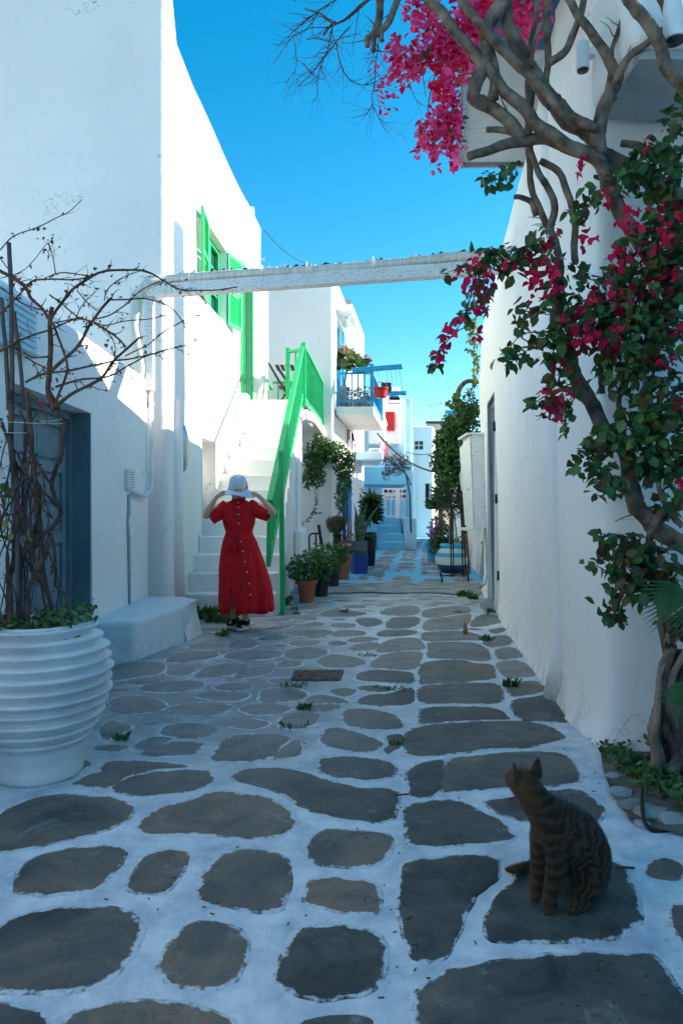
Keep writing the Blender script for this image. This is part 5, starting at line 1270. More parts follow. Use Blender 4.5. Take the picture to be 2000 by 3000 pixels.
for pts, r0 in (([(70,30),(85,400),(95,1310)],16),([(10,450),(40,800),(70,1310)],15),([(110,560),(150,900),(190,1310)],14)):
    branch_px(pts, zo5, r0*k5, r0*k5*1.1, 3.1, climb, 'reed', 'cane', jit=.003)
k6 = .3189*3.1/2000
for pts, r0, mt in (([(100,-30),(100,500),(150,900),(140,1400),(80,1750),(90,2230)],26,'bark_dark'),([(440,-30),(540,150),(580,330),(570,560),(480,800),(500,950),(560,1100),(480,1230),(380,1330),(250,1450),(100,1650),(90,1900),(95,2200)],21,'bark_dark'),
  ([(250,-30),(270,300),(300,560),(330,850),(340,1100),(370,1280),(400,1500),(420,1750),(490,2050),(500,2260)],20,'bark_dark'),([(0,230),(60,400),(150,650),(300,820),(450,950),(540,1060)],15,'bark_dark'),
  ([(290,520),(350,680),(450,820)],15,'bark_dark'),([(470,1300),(420,1480),(330,1700),(260,1850),(270,2200)],24,'bark_dark'),([(-20,1310),(100,1350),(220,1500),(330,1650),(430,1850),(500,2050)],15,'bark_dark'),
  ([(480,1330),(500,1500),(520,1650),(510,1780),(610,1900),(590,2230)],15,'bark_dark'),([(150,700),(170,1500),(170,2230)],21,'reed'),([(170,1120),(280,1250),(320,1380)],11,'bark_dark'),([(160,560),(270,780),(300,800)],11,'bark_dark'),
  ([(130,1300),(200,1600),(190,1900),(230,2200)],14,'bark_dark'),([(380,900),(440,1050),(480,1150)],11,'bark_dark'),([(0,900),(60,1100),(150,1100),(290,900),(330,780)],10,'bark_dark')):
    branch_px(pts, zo6, r0*k6, r0*k6*.95, lambda t, s_=len(pts): 3.08+.05*math.sin(s_*3+t*3), climb, mt, 'stem', twigs=3, jit=.008, buds=buds, tl=.06)
for k in range(26):
    x = CL.r.uniform(-5, 150); y = CL.r.uniform(1180, 1480); pts = [(x, y)]; x += CL.r.uniform(-12, 12)
    for j in range(5):
        x += CL.r.uniform(-34, 36); y += CL.r.uniform(40, 125)
        if y > 1870: break
        pts.append((max(-10, min(235, x)), y))
    if len(pts) > 2: branch_px(pts, lambda a, b: (a, b), CL.r.uniform(.0025,.006), .003, 3.0+.25*CL.r.random(), climb, 'bark_dark', 'stem', twigs=5, jit=.008, buds=buds, tl=.10)
for p in buds:
    if CL.r.random() < .75: CL.leaf(p, CL.r.uniform(.010,.024), CL.r.choice(['leaf_red','leaf_red','leaf_brown']))
for (x, y, s_, mt) in ((20,500,.06,'leaf'),(10,830,.06,'leaf'),(30,940,.055,'leaf_lime'),(60,1160,.05,'leaf_lime'),(200,1330,.05,'leaf_lime'),(290,1130,.04,'leaf'),(30,1270,.05,'leaf_lime'),(110,1290,.04,'leaf_lime')):
    px, py = zo6(x, y); CL.leaf(P(px, py, 3.0), s_, mt)
for (x, y) in ((810,800),(570,1010),(700,930),(820,215),(1095,290),(970,310),(500,390),(860,270),(440,1060),(740,220)):
    px, py = zo5(x, y); CL.leaf(P(px, py, 3.15), .03, 'leaf_lime' if x in (810,570,700,440) else 'leaf_red')
CL.finish()
th_ = MB()
for (a, b) in (((0,265),(580,285)),((370,270),(570,245)),((0,360),(250,370))):
    th_.tube([P(*zo6(*a),3.02), P(*zo6((a[0]+b[0])/2,(a[1]+b[1])/2+6),3.02), P(*zo6(*b),3.02)], .0012, n=4)
o = th_.build('tie_strings', M['wpaint'], climb, kind='stuff')

# --- bougainvillea on the right house
boug = empty('bougainvillea', G(1960,2240), 'old bougainvillea with thick twisted trunk and crimson flowers on the right wall', 'climbing plant')
BF = Foliage(boug, 11, cap=300)
z3 = lambda x, y: (1200+x*.5102, y*.5102)
z4 = lambda x, y: (1200+x*.5102, 900+y*.5102)
kk = .5102*3.2/2000/2
bb_ = []
def bb(pts, conv, w0, w1=None, Y=3.2, Y2=None, tw=0, name='branch', mt='bark', tl=.12, root=None):
    Y2 = Y2 if Y2 else Y
    return branch_px(pts, conv, w0*kk, (w1 if w1 else w0*.7)*kk, (lambda t: Y+(Y2-Y)*t), root or boug, mt, name, twigs=tw, jit=.012, tl=tl, seedr=BF.r)
tr = bb([(830,-60),(850,60),(840,130),(910,270),(960,430),(1050,560),(1110,700),(1200,770),(1260,880),(1270,1050),(1310,1150),(1400,1250),(1500,1320),(1640,1420),(1720,1700),(1650,2050),(1500,2350),(1470,2620)], z4, 70, 125, 3.2, 3.22, name='trunk')
bb([(850,1960),(830,1800),(850,1650),(870,1500),(830,1380),(800,1330)], z3, 55, 40, 3.2, name='trunk')
bb([(800,1340),(745,1200),(690,1050),(680,870),(680,500),(690,350),(710,150),(745,-30)], z3, 40, 30, 3.25, tw=6)
bb([(800,1340),(830,1200),(800,1080),(740,1000),(700,900),(690,700),(700,500)], z3, 44, 30, 3.2, tw=4)
bb([(960,1500),(945,1400),(945,1250),(900,1080),(830,970),(740,930)], z3, 40, 38, 3.2)
bb([(720,1240),(700,1160),(640,1130),(605,1133)], z3, 36, 26, 3.25)
bb([(1568,1660),(1440,1560),(1350,1430),(1230,1250),(1150,1080),(1080,920),(900,830),(760,740),(640,610),(500,460),(380,320),(270,190),(140,40),(80,-40)], z3, 90, 50, 3.15, 3.0, tw=4)
bb([(330,910),(450,860),(620,810),(780,800),(960,860),(1080,910)], z3, 44, 85, 3.1, 3.15, tw=6)
bb([(650,790),(560,750),(440,750)], z3, 46, 30, 3.12)
bb([(640,790),(540,660),(440,590),(370,560),(385,470),(430,330),(450,150),(560,-30)], z3, 70, 78, 3.12, 3.0, tw=4)
bb([(490,560),(480,400),(450,260),(460,120)], z3, 60, 40, 3.05)
bb([(1080,740),(900,660),(780,540),(670,430),(560,310),(430,170),(330,50),(270,-40)], z3, 50, 48, 3.05, 2.95, tw=3)
bb([(1080,800),(1000,740),(860,640),(800,560),(720,440),(640,300),(570,180),(545,60),(560,-30)], z3, 110, 62, 3.15, 3.05)
bb([(1090,900),(1090,760),(1110,640),(1180,470),(1160,400),(1090,270),(1000,140),(900,-30)], z3, 90, 36, 3.1, 3.0, tw=3)
bb([(1180,470),(1260,330),(1400,210),(1480,140),(1430,-30)], z3, 42, 30, 3.0, 2.8, tw=3)
bb([(1640,560),(1568,500),(1480,390),(1420,250),(1350,130),(1240,-30)], z3, 66, 58, 2.82, 2.75)
bb([(790,500),(790,300),(785,-30)], z3, 38, 40, 3.1); bb([(800,360),(900,270),(970,120),(1000,-30)], z3, 44, 36, 3.05)
bb([(1130,560),(1150,380),(1190,180),(1260,30),(1280,-20)], z3, 28, 24, 3.05, tw=3); bb([(700,380),(720,240),(760,120),(820,-20)], z3, 24, 20, 3.05)
bb([(1080,900),(1200,940),(1260,970),(1400,1050),(1568,1180),(1640,1240)], z3, 110, 120, 3.2, 3.2)
bb([(1210,830),(1310,840),(1380,880),(1568,960)], z3, 40, 50, 3.25); bb([(1140,640),(1190,575)], z3, 16, 8, 3.08)
bb([(1568,1140),(1440,1180),(1390,1300),(1385,1450),(1420,1640),(1440,1800),(1510,2160)], z4, 44, 34, 3.1, 3.15, name='stem')
bb([(1480,1780),(1500,1900),(1568,2120)], z4, 34, 34, 3.12, 3.15, name='stem'); bb([(1430,1800),(1470,2000),(1490,2150)], z4, 28, 28, 3.16, name='stem')
bb([(1220,660),(1200,560),(1280,370),(1320,250),(1400,80),(1500,-60)], z4, 30, 24, 3.15, 3.1, tw=4, name='stem'); bb([(1100,500),(1100,300),(1120,100),(1110,-80)], z4, 34, 26, 3.2, tw=3, name='stem')
bb([(1568,1090),(1480,1000),(1400,830),(1350,700)], z4, 30, 24, 3.15, name='stem'); bb([(1560,1260),(1490,1180),(1430,1040),(1410,900)], z4, 34, 24, 3.1, tw=3, name='stem')
bb([(1180,1235),(1240,1210),(1300,1190)], z4, 6, 8, 3.2, tw=3)
# gnarled roots at the foot: many twisted strands
for i in range(11):
    x0 = 1925+i*13; ph = i*1.3
    bb([(x0+30, 1900), (x0+10*math.sin(ph), 1985+8*(i%3)), (x0-12+14*math.sin(ph+1), 2050), (x0-18+16*math.sin(ph+2.2), 2110), (x0-8+14*math.sin(ph+3), 2165), (x0+4+16*math.sin(ph+4), 2215), (x0+6*math.sin(ph), 2262)], lambda x, y: (x, y), 20+14*(i%3), 60+16*(i%2), 3.02+.035*(i%4), 2.98+.05*(i%3), name='root', mt='bark_root')
for i, pts in enumerate([] and ([(1990,1985),(1950,2040),(1925,2110),(1955,2180),(1990,2240)],[(2030,2000),(1985,2080),(1965,2150),(2010,2230)],[(1915,2000),(1935,2060),(1990,2090),(2060,2100)],[(1990,2130),(1930,2150),(1935,2200),(1960,2240)])):
    bb([(x,y) for x,y in pts], lambda x, y: (x, y), 110, 150, 3.05+.04*i, name='root', mt='bark_root')
def dens(F__, x, y, rx_, ry_, mats, n, size, kind='leaf', Y=3.1, dep=.12, droop=.4):
    c = P(x*kf, y*kf, Y); F__.cluster(c, rx_*kf*Y/2000, dep, ry_*kf*Y/2000, n, size, mats, kind, droop=droop)
GR = ['leaf','leaf','leaf','leaf_mid','leaf_brown']
for (x,y,a,b) in ((1150,410,38,18),(1120,595,45,25),(1105,680,32,28),(1070,735,22,25),(1180,600,60,40),(1240,560,40,45),(1300,640,50,50),(1210,715,45,32),(1165,820,28,22),(1240,800,55,45),(1300,760,50,55),
  (1380,700,70,80),(1480,620,85,110),(1450,760,95,90),(1540,700,40,150),(1510,900,60,100),(1420,850,45,60),(1260,925,45,32),(1335,470,28,40),(1400,430,40,35),(1500,380,60,70),(1560,250,24,50),
  (1345,1060,35,38),(1390,1100,38,50),(1480,960,60,50),(1520,1060,55,50),(1540,1150,40,35),(1440,1290,50,60),(1480,1260,60,40),(1520,1330,50,50),(1395,1250,35,25),(1400,1400,30,30),(1450,1350,50,40),(1545,1430,30,50),(1410,1000,50,40),(1290,860,30,60),(1560,540,30,100),(1530,480,40,50),(1480,1030,50,60),(1560,1000,30,90),(1370,1030,30,30)):
    dens(BF, x, y, a, b, GR if y < 1200 else ['leaf','leaf','leaf_brown','leaf_brown'], int(a*b/(34 if x < 1370 else 26)), .060)
CR = ['crimson']
for (x,y,a) in ((1095,598,9),(1062,622,6),(1080,650,20),(1115,640,16),(1098,690,18),(1112,705,12),(1040,742,15),(1098,768,7),(1025,788,6),(1008,808,11),(1270,545,9),(1240,590,30),(1270,645,25),(1235,625,22),(1170,610,14),(1380,672,26),
  (1440,690,28),(1335,770,34),(1305,740,22),(1500,560,45),(1545,480,30),(1480,640,30),(1270,925,26),(1300,900,20),(1250,900,12),(1265,955,12),(1450,500,25),(1390,455,12),(1330,380,8),(1500,320,10),(1550,640,30),(1400,780,26),(1520,830,22),(1350,540,18),(1420,590,24),(1540,760,20),(1555,930,16),(1290,830,14),(1230,690,12),(1340,700,12),(1555,1110,14)):
    dens(BF, x, y, a*1.2, a*1.2, CR, int(5+a*a/32), .042, 'bract', Y=3.03, dep=.10)
# hanging tip shoots
for pts in ([(1120,600),(1085,660),(1070,720),(1020,790),(1000,830),(992,845)],[(1240,560),(1180,575),(1100,600),(1030,625)],[(1290,760),(1200,770),(1150,820)],[(1330,870),(1250,910),(1215,930)],[(1340,880),(1300,950),(1298,985)],[(1180,380),(1140,400),(1108,408)],[(1400,1000),(1360,1030),(1320,1030)],[(1450,1240),(1400,1230),(1370,1220)],[(1440,1330),(1390,1310),(1350,1290)],[(1430,1360),(1410,1400),(1430,1430)]):
    q = branch_px(pts, zoF, .004, .0015, 3.1, boug, 'twig', 'shoot', twigs=4, jit=.01, tl=.05, seedr=BF.r)
    for p in q[::1]:
        for _ in range(2):
            if BF.r.random() < .8: BF.leaf(p+Vector((BF.r.uniform(-.02,.02),BF.r.uniform(-.03,.03),BF.r.uniform(-.02,.02))), BF.r.uniform(.035,.06), BF.r.choice(GR))
BF.finish()
# the pink one overhead
pk = empty('pink_bougainvillea', P(1300,300,3.6), 'bright pink flowering bougainvillea branches hanging against the sky at top', 'climbing plant')
PF = Foliage(pk, 13, cap=300)
z8 = lambda x, y: (500+x*.6378, y*.6378)
def pc8(x, y, a, b, n, Y=3.6):
    px, py = z8(x, y); PF.cluster(P(px, py, Y), a*.6378*Y/2000, .15, b*.6378*Y/2000, n, .042, ['pink','pink','pink','crimson'], 'bract', droop=.1)
for (x,y,a,b,n) in ((1150,40,90,70,150),(1190,150,70,80,110),(1290,200,85,95,260),(1350,290,70,70,240),(1370,140,60,90,160),(1230,250,70,70,190),(1060,330,65,50,130),(1030,220,45,40,70),(1130,270,50,50,80),(980,425,16,18,18),(978,487,10,10,7),(1025,487,10,10,7),(930,250,18,18,10),
  (1240,380,55,45,110),(1250,450,40,45,70),(1200,600,65,80,190),(1290,610,45,85,170),(1150,660,30,18,24),(1220,720,30,22,34),(1310,730,30,35,40),(1280,520,40,60,90),(1470,20,70,60,110),(1560,60,50,90,80),(1640,150,40,60,60),(1690,90,50,80,90),(1620,30,60,40,70),(1440,80,60,80,110),(1340,40,60,50,80)):
    pc8(x, y, a, b, n)
for _ in range(30):
    px, py = z8(PF.r.uniform(1120,1380), PF.r.uniform(60,650)); PF.leaf(P(px,py,3.55), .05, 'leaf_mid')
bb([(700,860),(620,800),(560,640),(500,480)], z3, 14, 8, 3.5, tw=10, root=pk); bb([(300,60),(200,240),(150,420),(110,600),(130,820)], z3, 14, 6, 3.6, tw=20, tl=.2, root=pk)
PF.finish()
# bare twigs against the sky
bt_ = empty('bare_twigs', P(1000,100,3.4), 'fine bare branches of a leafless tree against the blue sky', 'tree')
tr_r = random.Random(5)
def sk(pts, w0, w1, tw=10, tl=.22, Y=3.4):
    k_ = .6378*Y/2000/2
    branch_px(pts, z8, w0*k_, w1*k_, Y, bt_, 'twig' if w0 < 20 else 'bark', 'branch', twigs=tw, jit=.012, tl=tl, seedr=tr_r)
sk([(965,-30),(960,60),(930,150),(905,165),(905,210)], 40, 22, 4); sk([(1050,-30),(1010,80),(960,140),(930,150)], 34, 30, 6); sk([(930,150),(932,235)], 26, 18, 1); sk([(965,140),(972,190)], 24, 14, 1)
sk([(1000,-20),(930,0),(850,50),(780,100),(740,105),(680,60),(610,35)], 14, 6, 14); sk([(745,105),(725,130),(700,155)], 10, 8, 2)
sk([(900,-30),(770,0),(700,40),(620,90),(540,170),(480,215)], 6, 2.5, 24); sk([(680,60),(620,130),(560,170),(480,270)], 5, 2, 22)
sk([(820,120),(760,185),(700,270),(640,350),(590,400)], 6, 2.5, 24); sk([(760,185),(780,290),(830,370),(890,395),(960,360)], 6, 3, 20)
sk([(700,270),(680,340),(670,430),(645,480)], 5, 2, 16); sk([(745,110),(735,160),(720,230),(700,270)], 7, 5, 10); sk([(560,170),(572,300),(530,380)], 4, 2, 12)
sk([(960,150),(945,280),(930,400),(925,480),(960,560),(1005,615)], 6, 2, 26); sk([(925,480),(900,530),(880,555)], 4, 2, 6); sk([(1150,250),(1155,350),(1165,445)], 6, 2, 6)
sk([(1090,360),(1110,440),(1150,480)], 4, 2, 8); sk([(740,180),(820,160),(870,145)], 4, 2, 8); sk([(620,180),(660,170),(740,185)], 4, 3, 10)
sk([(560,0),(640,-20),(700,-30)], 4, 2, 10); sk([(600,290),(640,340),(690,370)], 4, 2, 8)

# --- bed at the right foot
bed = MB(); q = [G(1752,2165),G(1765,2260),G(1790,2330),G(1850,2420),(G(2200,2500)),Vector((3.2,2.6,0)),Vector((3.2,3.5,0))]
bed.add([(v.x,v.y,.012) for v in q], [tuple(range(7))]); bo = bed.build('planting_bed', M['earth'], kind='structure')
rk = random.Random(4)
rocks = empty('edging_stones', G(1840,2390), 'rough pale stones edging the planting bed under the climber', 'stones')
for (x, y, s_) in ((1780,2180,.05),(1795,2280,.035),(1815,2330,.045),(1850,2370,.05),(1865,2300,.03),(1900,2390,.06),(1960,2410,.05),(1835,2250,.04),(1790,2225,.03),(1990,2330,.04),(1880,2420,.03)):
    c = G(x, y); bmx = bmesh.new(); bmesh.ops.create_icosphere(bmx, subdivisions=2, radius=1)
    for v in bmx.verts: v.co = Vector((v.co.x*s_*rk.uniform(1.1,1.2), v.co.y*s_*.9, v.co.z*s_*.5))*(1+.35*noise.noise(v.co*1.5+Vector((x,y,0)))) 
    m = MB(); m.add([c+v.co+Vector((0,0,s_*.25)) for v in bmx.verts], [[v.index for v in f.verts] for f in bmx.faces]); bmx.free()
    m.build('stone', M['oldconcrete'], rocks)
gc = empty('leafy_weeds', G(1860,2300), 'dense dark green low weeds around the foot of the climber', 'plant'); GF = Foliage(gc, 3, cap=160)
for (x,y,a,b,n) in ((1800,2195,45,25,120),(1860,2240,60,50,230),(1920,2290,60,60,230),(1980,2330,40,50,150),(1830,2160,40,20,60),(1900,2170,30,25,50)):
    c = G(x, y+30); c.z = .05; GF.cluster(c, a*c.y/2000, .12, b*c.y/2000*.6, n, .03, ['leaf','leaf','leaf_mid'], droop=-.2)
GF.finish()
hose = MB(); hose.tube(spline([P(1878,2310,2.75),P(1882,2390,2.62),P(1905,2430,2.56),P(1950,2440,2.56),P(2020,2430,2.6)],6), .008, n=8); o = hose.build('garden_hose', M['black']); tag(o, 'black hose lying between the edging stones', 'hose')
fp = empty('palm_leaves', P(2060,1760,2.9), 'green fan palm leaves poking in from the right edge', 'palm')
for (cx_, cy_, ang0, ang1, L_, n) in ((2040,1745,165,215,.27,12),(2060,1770,200,235,.22,7),(2050,2000,190,235,.22,9)):
    c = P(cx_, cy_, 2.85)
    for k in range(n):
        a = R(ang0+(ang1-ang0)*k/(n-1)); e = c+Vector((math.cos(a)*L_, -.05+.02*k%3*.02, math.sin(a)*L_)); mid = (c+e)/2+Vector((0,0,.02))
        m = MB(); w = .008; m.add([c, mid+Vector((0,0,w)), e, mid-Vector((0,.006,w)), mid+Vector((0,-.01,0))], [(0,1,4),(1,2,4),(0,4,3),(4,2,3)], True); m.build('leaflet', M['leaf'], fp)
# --- weeds in the joints
def tuft(x, y, r_, h, n, lab, seed):
    c = G(x, y); e = empty('weed_tuft', c, lab, 'weed', 'weeds growing in the joints'); f = Foliage(e, seed)
    for _ in range(n):
        p = c+Vector((f.r.uniform(-r_,r_), f.r.uniform(-r_,r_)*.7, .0)); d = Vector((f.r.uniform(-.6,.6), f.r.uniform(-.6,.6), 1)).normalized()
        nn = d.cross(Vector((f.r.uniform(-1,1),1,0))).normalized(); rot = Matrix((d, nn.cross(d)*1.0, nn)).transposed()
        f.leaf(p, h*f.r.uniform(.4,1.1), f.r.choice(['grass','leaf_mid','grass']), 'blade', rot=rot)
        if f.r.random() < .5: f.leaf(p+Vector((0,0,h*.3)), .02, 'leaf_mid')
    f.finish()
for i, (x, y, r_, h, n, lab) in enumerate((
 (1362,1748,.10,.10,60,'weed tuft at the foot of the striped pot stand'),(1386,1756,.06,.10,40,'weed tuft beside the grey door slab, right of another'),(1447,1800,.07,.09,50,'weed tuft below the grey door slab'),
 (1428,1877,.06,.07,45,'weed tuft right of the wooden stake'),(1497,2012,.05,.07,40,'weed tuft beside the right wall halfway to the cat'),(361,2168,.04,.05,30,'weed tuft on the left paving near the ribbed planter'),
 (652,1864,.06,.09,40,'weed tuft in front of the hatch board'),(820,1772,.12,.14,90,'weed clump at the foot of the green newel post'),(600,1812,.13,.15,120,'tall weed clump between the hatch board and the steps'),(640,1822,.13,.12,90,'weed clump beside the lowest step'),
 (862,1787,.05,.06,25,'small weed left of the terracotta pot'),(1010,1795,.05,.06,25,'small weed in the middle of the worn paving'),(890,2078,.04,.05,35,'weed in the joint below the drain cover'),(860,2010,.10,.03,45,'moss and weed around the drain cover'),
 (1078,1922,.08,.03,30,'low weed strip in a joint above the drain cover'),(1140,2020,.10,.03,40,'low weed strip right of the drain cover'),(1160,2180,.03,.04,20,'small weed beside the long middle joint'),(870,1800,.04,.05,22,'tiny weed in front of the steps'),(1340,1795,.05,.04,20,'tiny dry weed beside the wooden stake'),(860,2130,.09,.03,30,'mossy weed along a crack at the centre left'))):
    tuft(x, y, r_, h, n, lab, 50+i)
lit = empty('fallen_debris', G(1650,2500), 'small twigs and crumbs scattered on the whitewashed joints', 'litter')
m = MB(); r_ = random.Random(9)
for _ in range(120):
    x = r_.choice([r_.gauss(1140,60), r_.gauss(1700,90), r_.uniform(300,1900), r_.gauss(1780,60)]); y = r_.uniform(2000,2980); c = G(x, y, .008); a = r_.uniform(0,3.14); l = r_.uniform(.002,.008)*(2 if r_.random() < .06 else 1)
    m.bar(c-Vector((math.cos(a)*l, math.sin(a)*l, 0)), c+Vector((math.cos(a)*l, math.sin(a)*l, 0)), .003, .003)
m.build('crumbs', M['twig'], lit, kind='stuff')
for (x0,y0,x1,y1) in ((1803,2540,1857,2543),(1155,2330,1200,2326),(1490,2340,1540,2330)):
    m = MB(); m.bar(G(x0,y0,.012), G(x1,y1,.012), .006, .006); m.build('stick', M['twig'], lit)

# ---------------------------------------------------------------- potted plants along the lane
def potted(name, c, rt, rb, h, mt, lab, bush=None, leafs=.05, mats=('leaf','leaf_mid'), n=300, cat='potted plant', cap=0, seed=1, lip=.015, group=None):
    c = Vector(c); e = empty(name, c, lab, cat, group); potm(c, simple_pot(rt, rb, h, lip), mt, e); soil(c, rt-.015, h*.93, e)
    if bush:
        f = Foliage(e, seed, cap=cap)
        for (dx, dy, dz, rx_, rz_) in bush: f.cluster(c+Vector((dx,dy,dz)), rx_, rx_*.9, rz_, int(n/len(bush)), leafs, list(mats), droop=-.2)
        m = MB()
        for k in range(4):
            a = k*1.6; m.tube([c+Vector((0,0,h*.9)), c+Vector((math.cos(a)*.05,math.sin(a)*.05,h*1.3)), c+Vector((math.cos(a)*.12,math.sin(a)*.12,bush[0][2]))], [.008,.006,.003], n=5)
        m.build('stems', M['twig'], e, kind='stuff'); f.finish()
    return e
tc_ = G(897,1768)+Vector((0,.12,0))
potted('potted_shrub', tc_, .135, .09, .30, 'terracotta', 'bushy dark shrub in a terracotta pot beside the green post', [(.02,0,.48,.27,.22),(-.1,-.05,.42,.18,.14),(.12,.05,.52,.2,.18),(.2,.05,.40,.14,.14)], .055, n=1300, cap=60, seed=21)
potted('potted_shrub', (-.30,9.75,0), .13, .10, .26, 'blackpot', 'dark shrub in a black pot just behind the terracotta one', [(.0,0,.55,.25,.20),(.1,0,.45,.2,.16)], .05, n=700, seed=22)
potted('potted_shrub', (-.14,10.95,0), .12, .09, .32, 'blackpot', 'shrub in a black pot, second from the blue square planter', [(.0,0,.55,.24,.18),(.12,-.05,.5,.15,.14)], .05, n=600, seed=23)
potted('potted_succulent', (.0,12.2,0), .17, .13, .42, 'terracotta', 'reddish succulent in a low orange pot behind the shrubs', [(0,0,.52,.22,.07)], .06, ('leaf_brown','leaf'), n=260, seed=24)
potted('grass_pot', (-.09,14.3,.42), .09, .075, .32, 'blackpot', 'tall black pot of dry ornamental grass on the white ledge')
ge_ = Foliage(bpy.data.objects['grass_pot'], 25)
for _ in range(260):
    d = Vector((ge_.r.gauss(0,.35), ge_.r.gauss(0,.3), 1)).normalized(); nn = d.cross(Vector((ge_.r.uniform(-1,1),1,0))).normalized()
    ge_.leaf(Vector((-.09,14.3,.74))+Vector((ge_.r.uniform(-.06,.06),ge_.r.uniform(-.06,.06),0)), ge_.r.uniform(.2,.42), 'drygrass', 'blade', rot=Matrix((d, nn.cross(d), nn)).transposed())
ge_.finish()
potted('flower_pot', (.06,14.25,.42), .07, .06, .2, 'greypot', 'small grey pot of magenta flowers next to the grass pot', [(.02,0,.32,.12,.14)], .04, ('leaf_mid','leaf','magenta'), n=120, seed=26)
# blue square planter with grey pot and snake plant
bp_ = empty('blue_square_planter', (.34,13.35,0), 'dark blue square planter standing at the lane edge', 'plant pot')
def sq_pot(c, w0, w1, h, mt, root, rotz=.25):
    m = MB(); vs = []
    for (w, z) in ((w0,0),(w1,h),(w1-.02,h),(w1-.03,h-.05)):
        for k in range(4):
            a = rotz+math.pi/4+k*math.pi/2; vs.append(Vector(c)+Vector((w*1.414/2*math.cos(a), w*1.414/2*math.sin(a), z)))
    fs = [(4*j+k,4*j+(k+1)%4,4*(j+1)+(k+1)%4,4*(j+1)+k) for j in range(3) for k in range(4)]+[(3,2,1,0),(12,13,14,15)]
    m.add(vs, fs); return m.build('pot', M[mt], root, bevel=.01)
sq_pot((.34,13.35,0), .27, .31, .38, 'deepblue', bp_); f = Foliage(bp_, 31); f.cluster((.34,13.35,.42), .1, .1, .06, 120, .035, ['leaf']); f.finish()
sp_ = empty('snake_plant', (.36,14.2,.0), 'snake plant with long stiff striped leaves in a grey square pot', 'potted plant')
sq_pot((.36,14.2,0), .28, .34, .60, 'greypot', sp_, .1)
for k, (dx, dy, h, lean_) in enumerate(((0,0,.75,.05),(.05,.03,.62,.16),(-.05,.02,.7,-.03),(.02,-.05,.9,.2),(.09,0,.95,.5),(-.02,.05,.55,.1),(.07,-.04,.5,.3),(0,.04,.82,-.12))):
    c = Vector((.36+dx,14.2+dy,.58)); m = MB(); vs = []; fs = []; n = 9
    for i in range(n):
        t = i/(n-1); w = .032*(1-t**3)*(.7+.6*math.sin(t*3)); p = c+Vector((lean_*t*t*h*1.1, 0, h*t)); vs += [p+Vector((-w,0,0)), p+Vector((0,-.008,0)), p+Vector((w,.004,0))]
    for i in range(n-1): fs += [(3*i,3*i+1,3*i+4,3*i+3),(3*i+1,3*i+2,3*i+5,3*i+4)]
    m.add(vs, fs, True)
    if 'snake' not in M: M['snake'] = mat('snake_plant_leaf', (.14,.17,.08), rough=.45, col2=(.035,.07,.04), scale=3, stretch=(2,2,16), thr=(.42,.55))
    m.build('leaf', M['snake'], sp_)
f = Foliage(sp_, 33); f.cluster((.62,14.3,.68), .12,.1,.06,80,.04,['leaf']); f.cluster((.42,14.1,1.45), .05,.05,.28,90,.035,['leaf','leaf_mid']); f.finish()
potted('potted_palm', (.62,15.2,0), .16, .12, .75, 'blackpot', 'spiky dark palm in a tall black pot behind the snake plant')
f = Foliage(bpy.data.objects['potted_palm'], 35)
for _ in range(240):
    d = Vector((f.r.gauss(0,1), f.r.gauss(0,.8), f.r.uniform(-.3,1))).normalized(); nn = d.orthogonal().normalized()
    f.leaf((.66,15.2,1.25+f.r.uniform(-.25,.25)), f.r.uniform(.2,.36), f.r.choice(['leaf','leaf_brown','leaf']), 'blade', rot=Matrix((d, nn.cross(d), nn)).transposed())
f.finish()
potted('potted_shrub', (.22,14.9,0), .12, .1, .3, 'terracotta', 'small shrub with thin upright stems behind the price boards', [(0,0,.5,.16,.25)], .04, n=220, seed=27)
# price boards
pb_ = empty('price_board', (.09,13.6,.2), 'orange board with the number 20 printed four times behind the blue planter', 'sign')
def text_mesh(body, size, loc, matm, root, rot=(90,0,0), ext=.002):
    fc = bpy.data.curves.new('lettering','FONT'); fc.body = body; fc.size = size; fc.extrude = ext; fc.align_x = 'CENTER'
    t = bpy.data.objects.new('tmp', fc); C.objects.link(t); dg = bpy.context.evaluated_depsgraph_get(); dg.update()
    me = bpy.data.meshes.new_from_object(t.evaluated_get(dg)); bpy.data.objects.remove(t); bpy.data.curves.remove(fc)
    o = bpy.data.objects.new('lettering', me); me.materials.clear(); me.materials.append(matm); C.objects.link(o); o.parent = root
    o.rotation_euler = [R(a) for a in rot]; o.location = Vector(loc)-wloc(root); tag(o, kind='stuff'); del o['kind']; return o
for k in range(4):
    z = .10+.125*k; m = MB(); m.box(-.03,.22,13.62,13.64,z,z+.115); m.build('panel', M['orange'], pb_, bevel=.003)
    if k != 1: text_mesh('Y 20', .10, (.10,13.615,z+.025), M['wpaint'], pb_)
    else: text_mesh('mmm', .06, (.10,13.615,z+.03), M['wpaint'], pb_)
# rooftop sign lettering (blue sign was built without text)
text_mesh('MALTEZOS', .25, (6.42,37.88,6.5), M['wpaint'], bpy.data.objects['rooftop_sign'])
text_mesh('UT', .055, P(1374,1438,9.75), M['darkmetal'], bpy.data.objects['electrical_cabinet'], rot=(90,0,0))
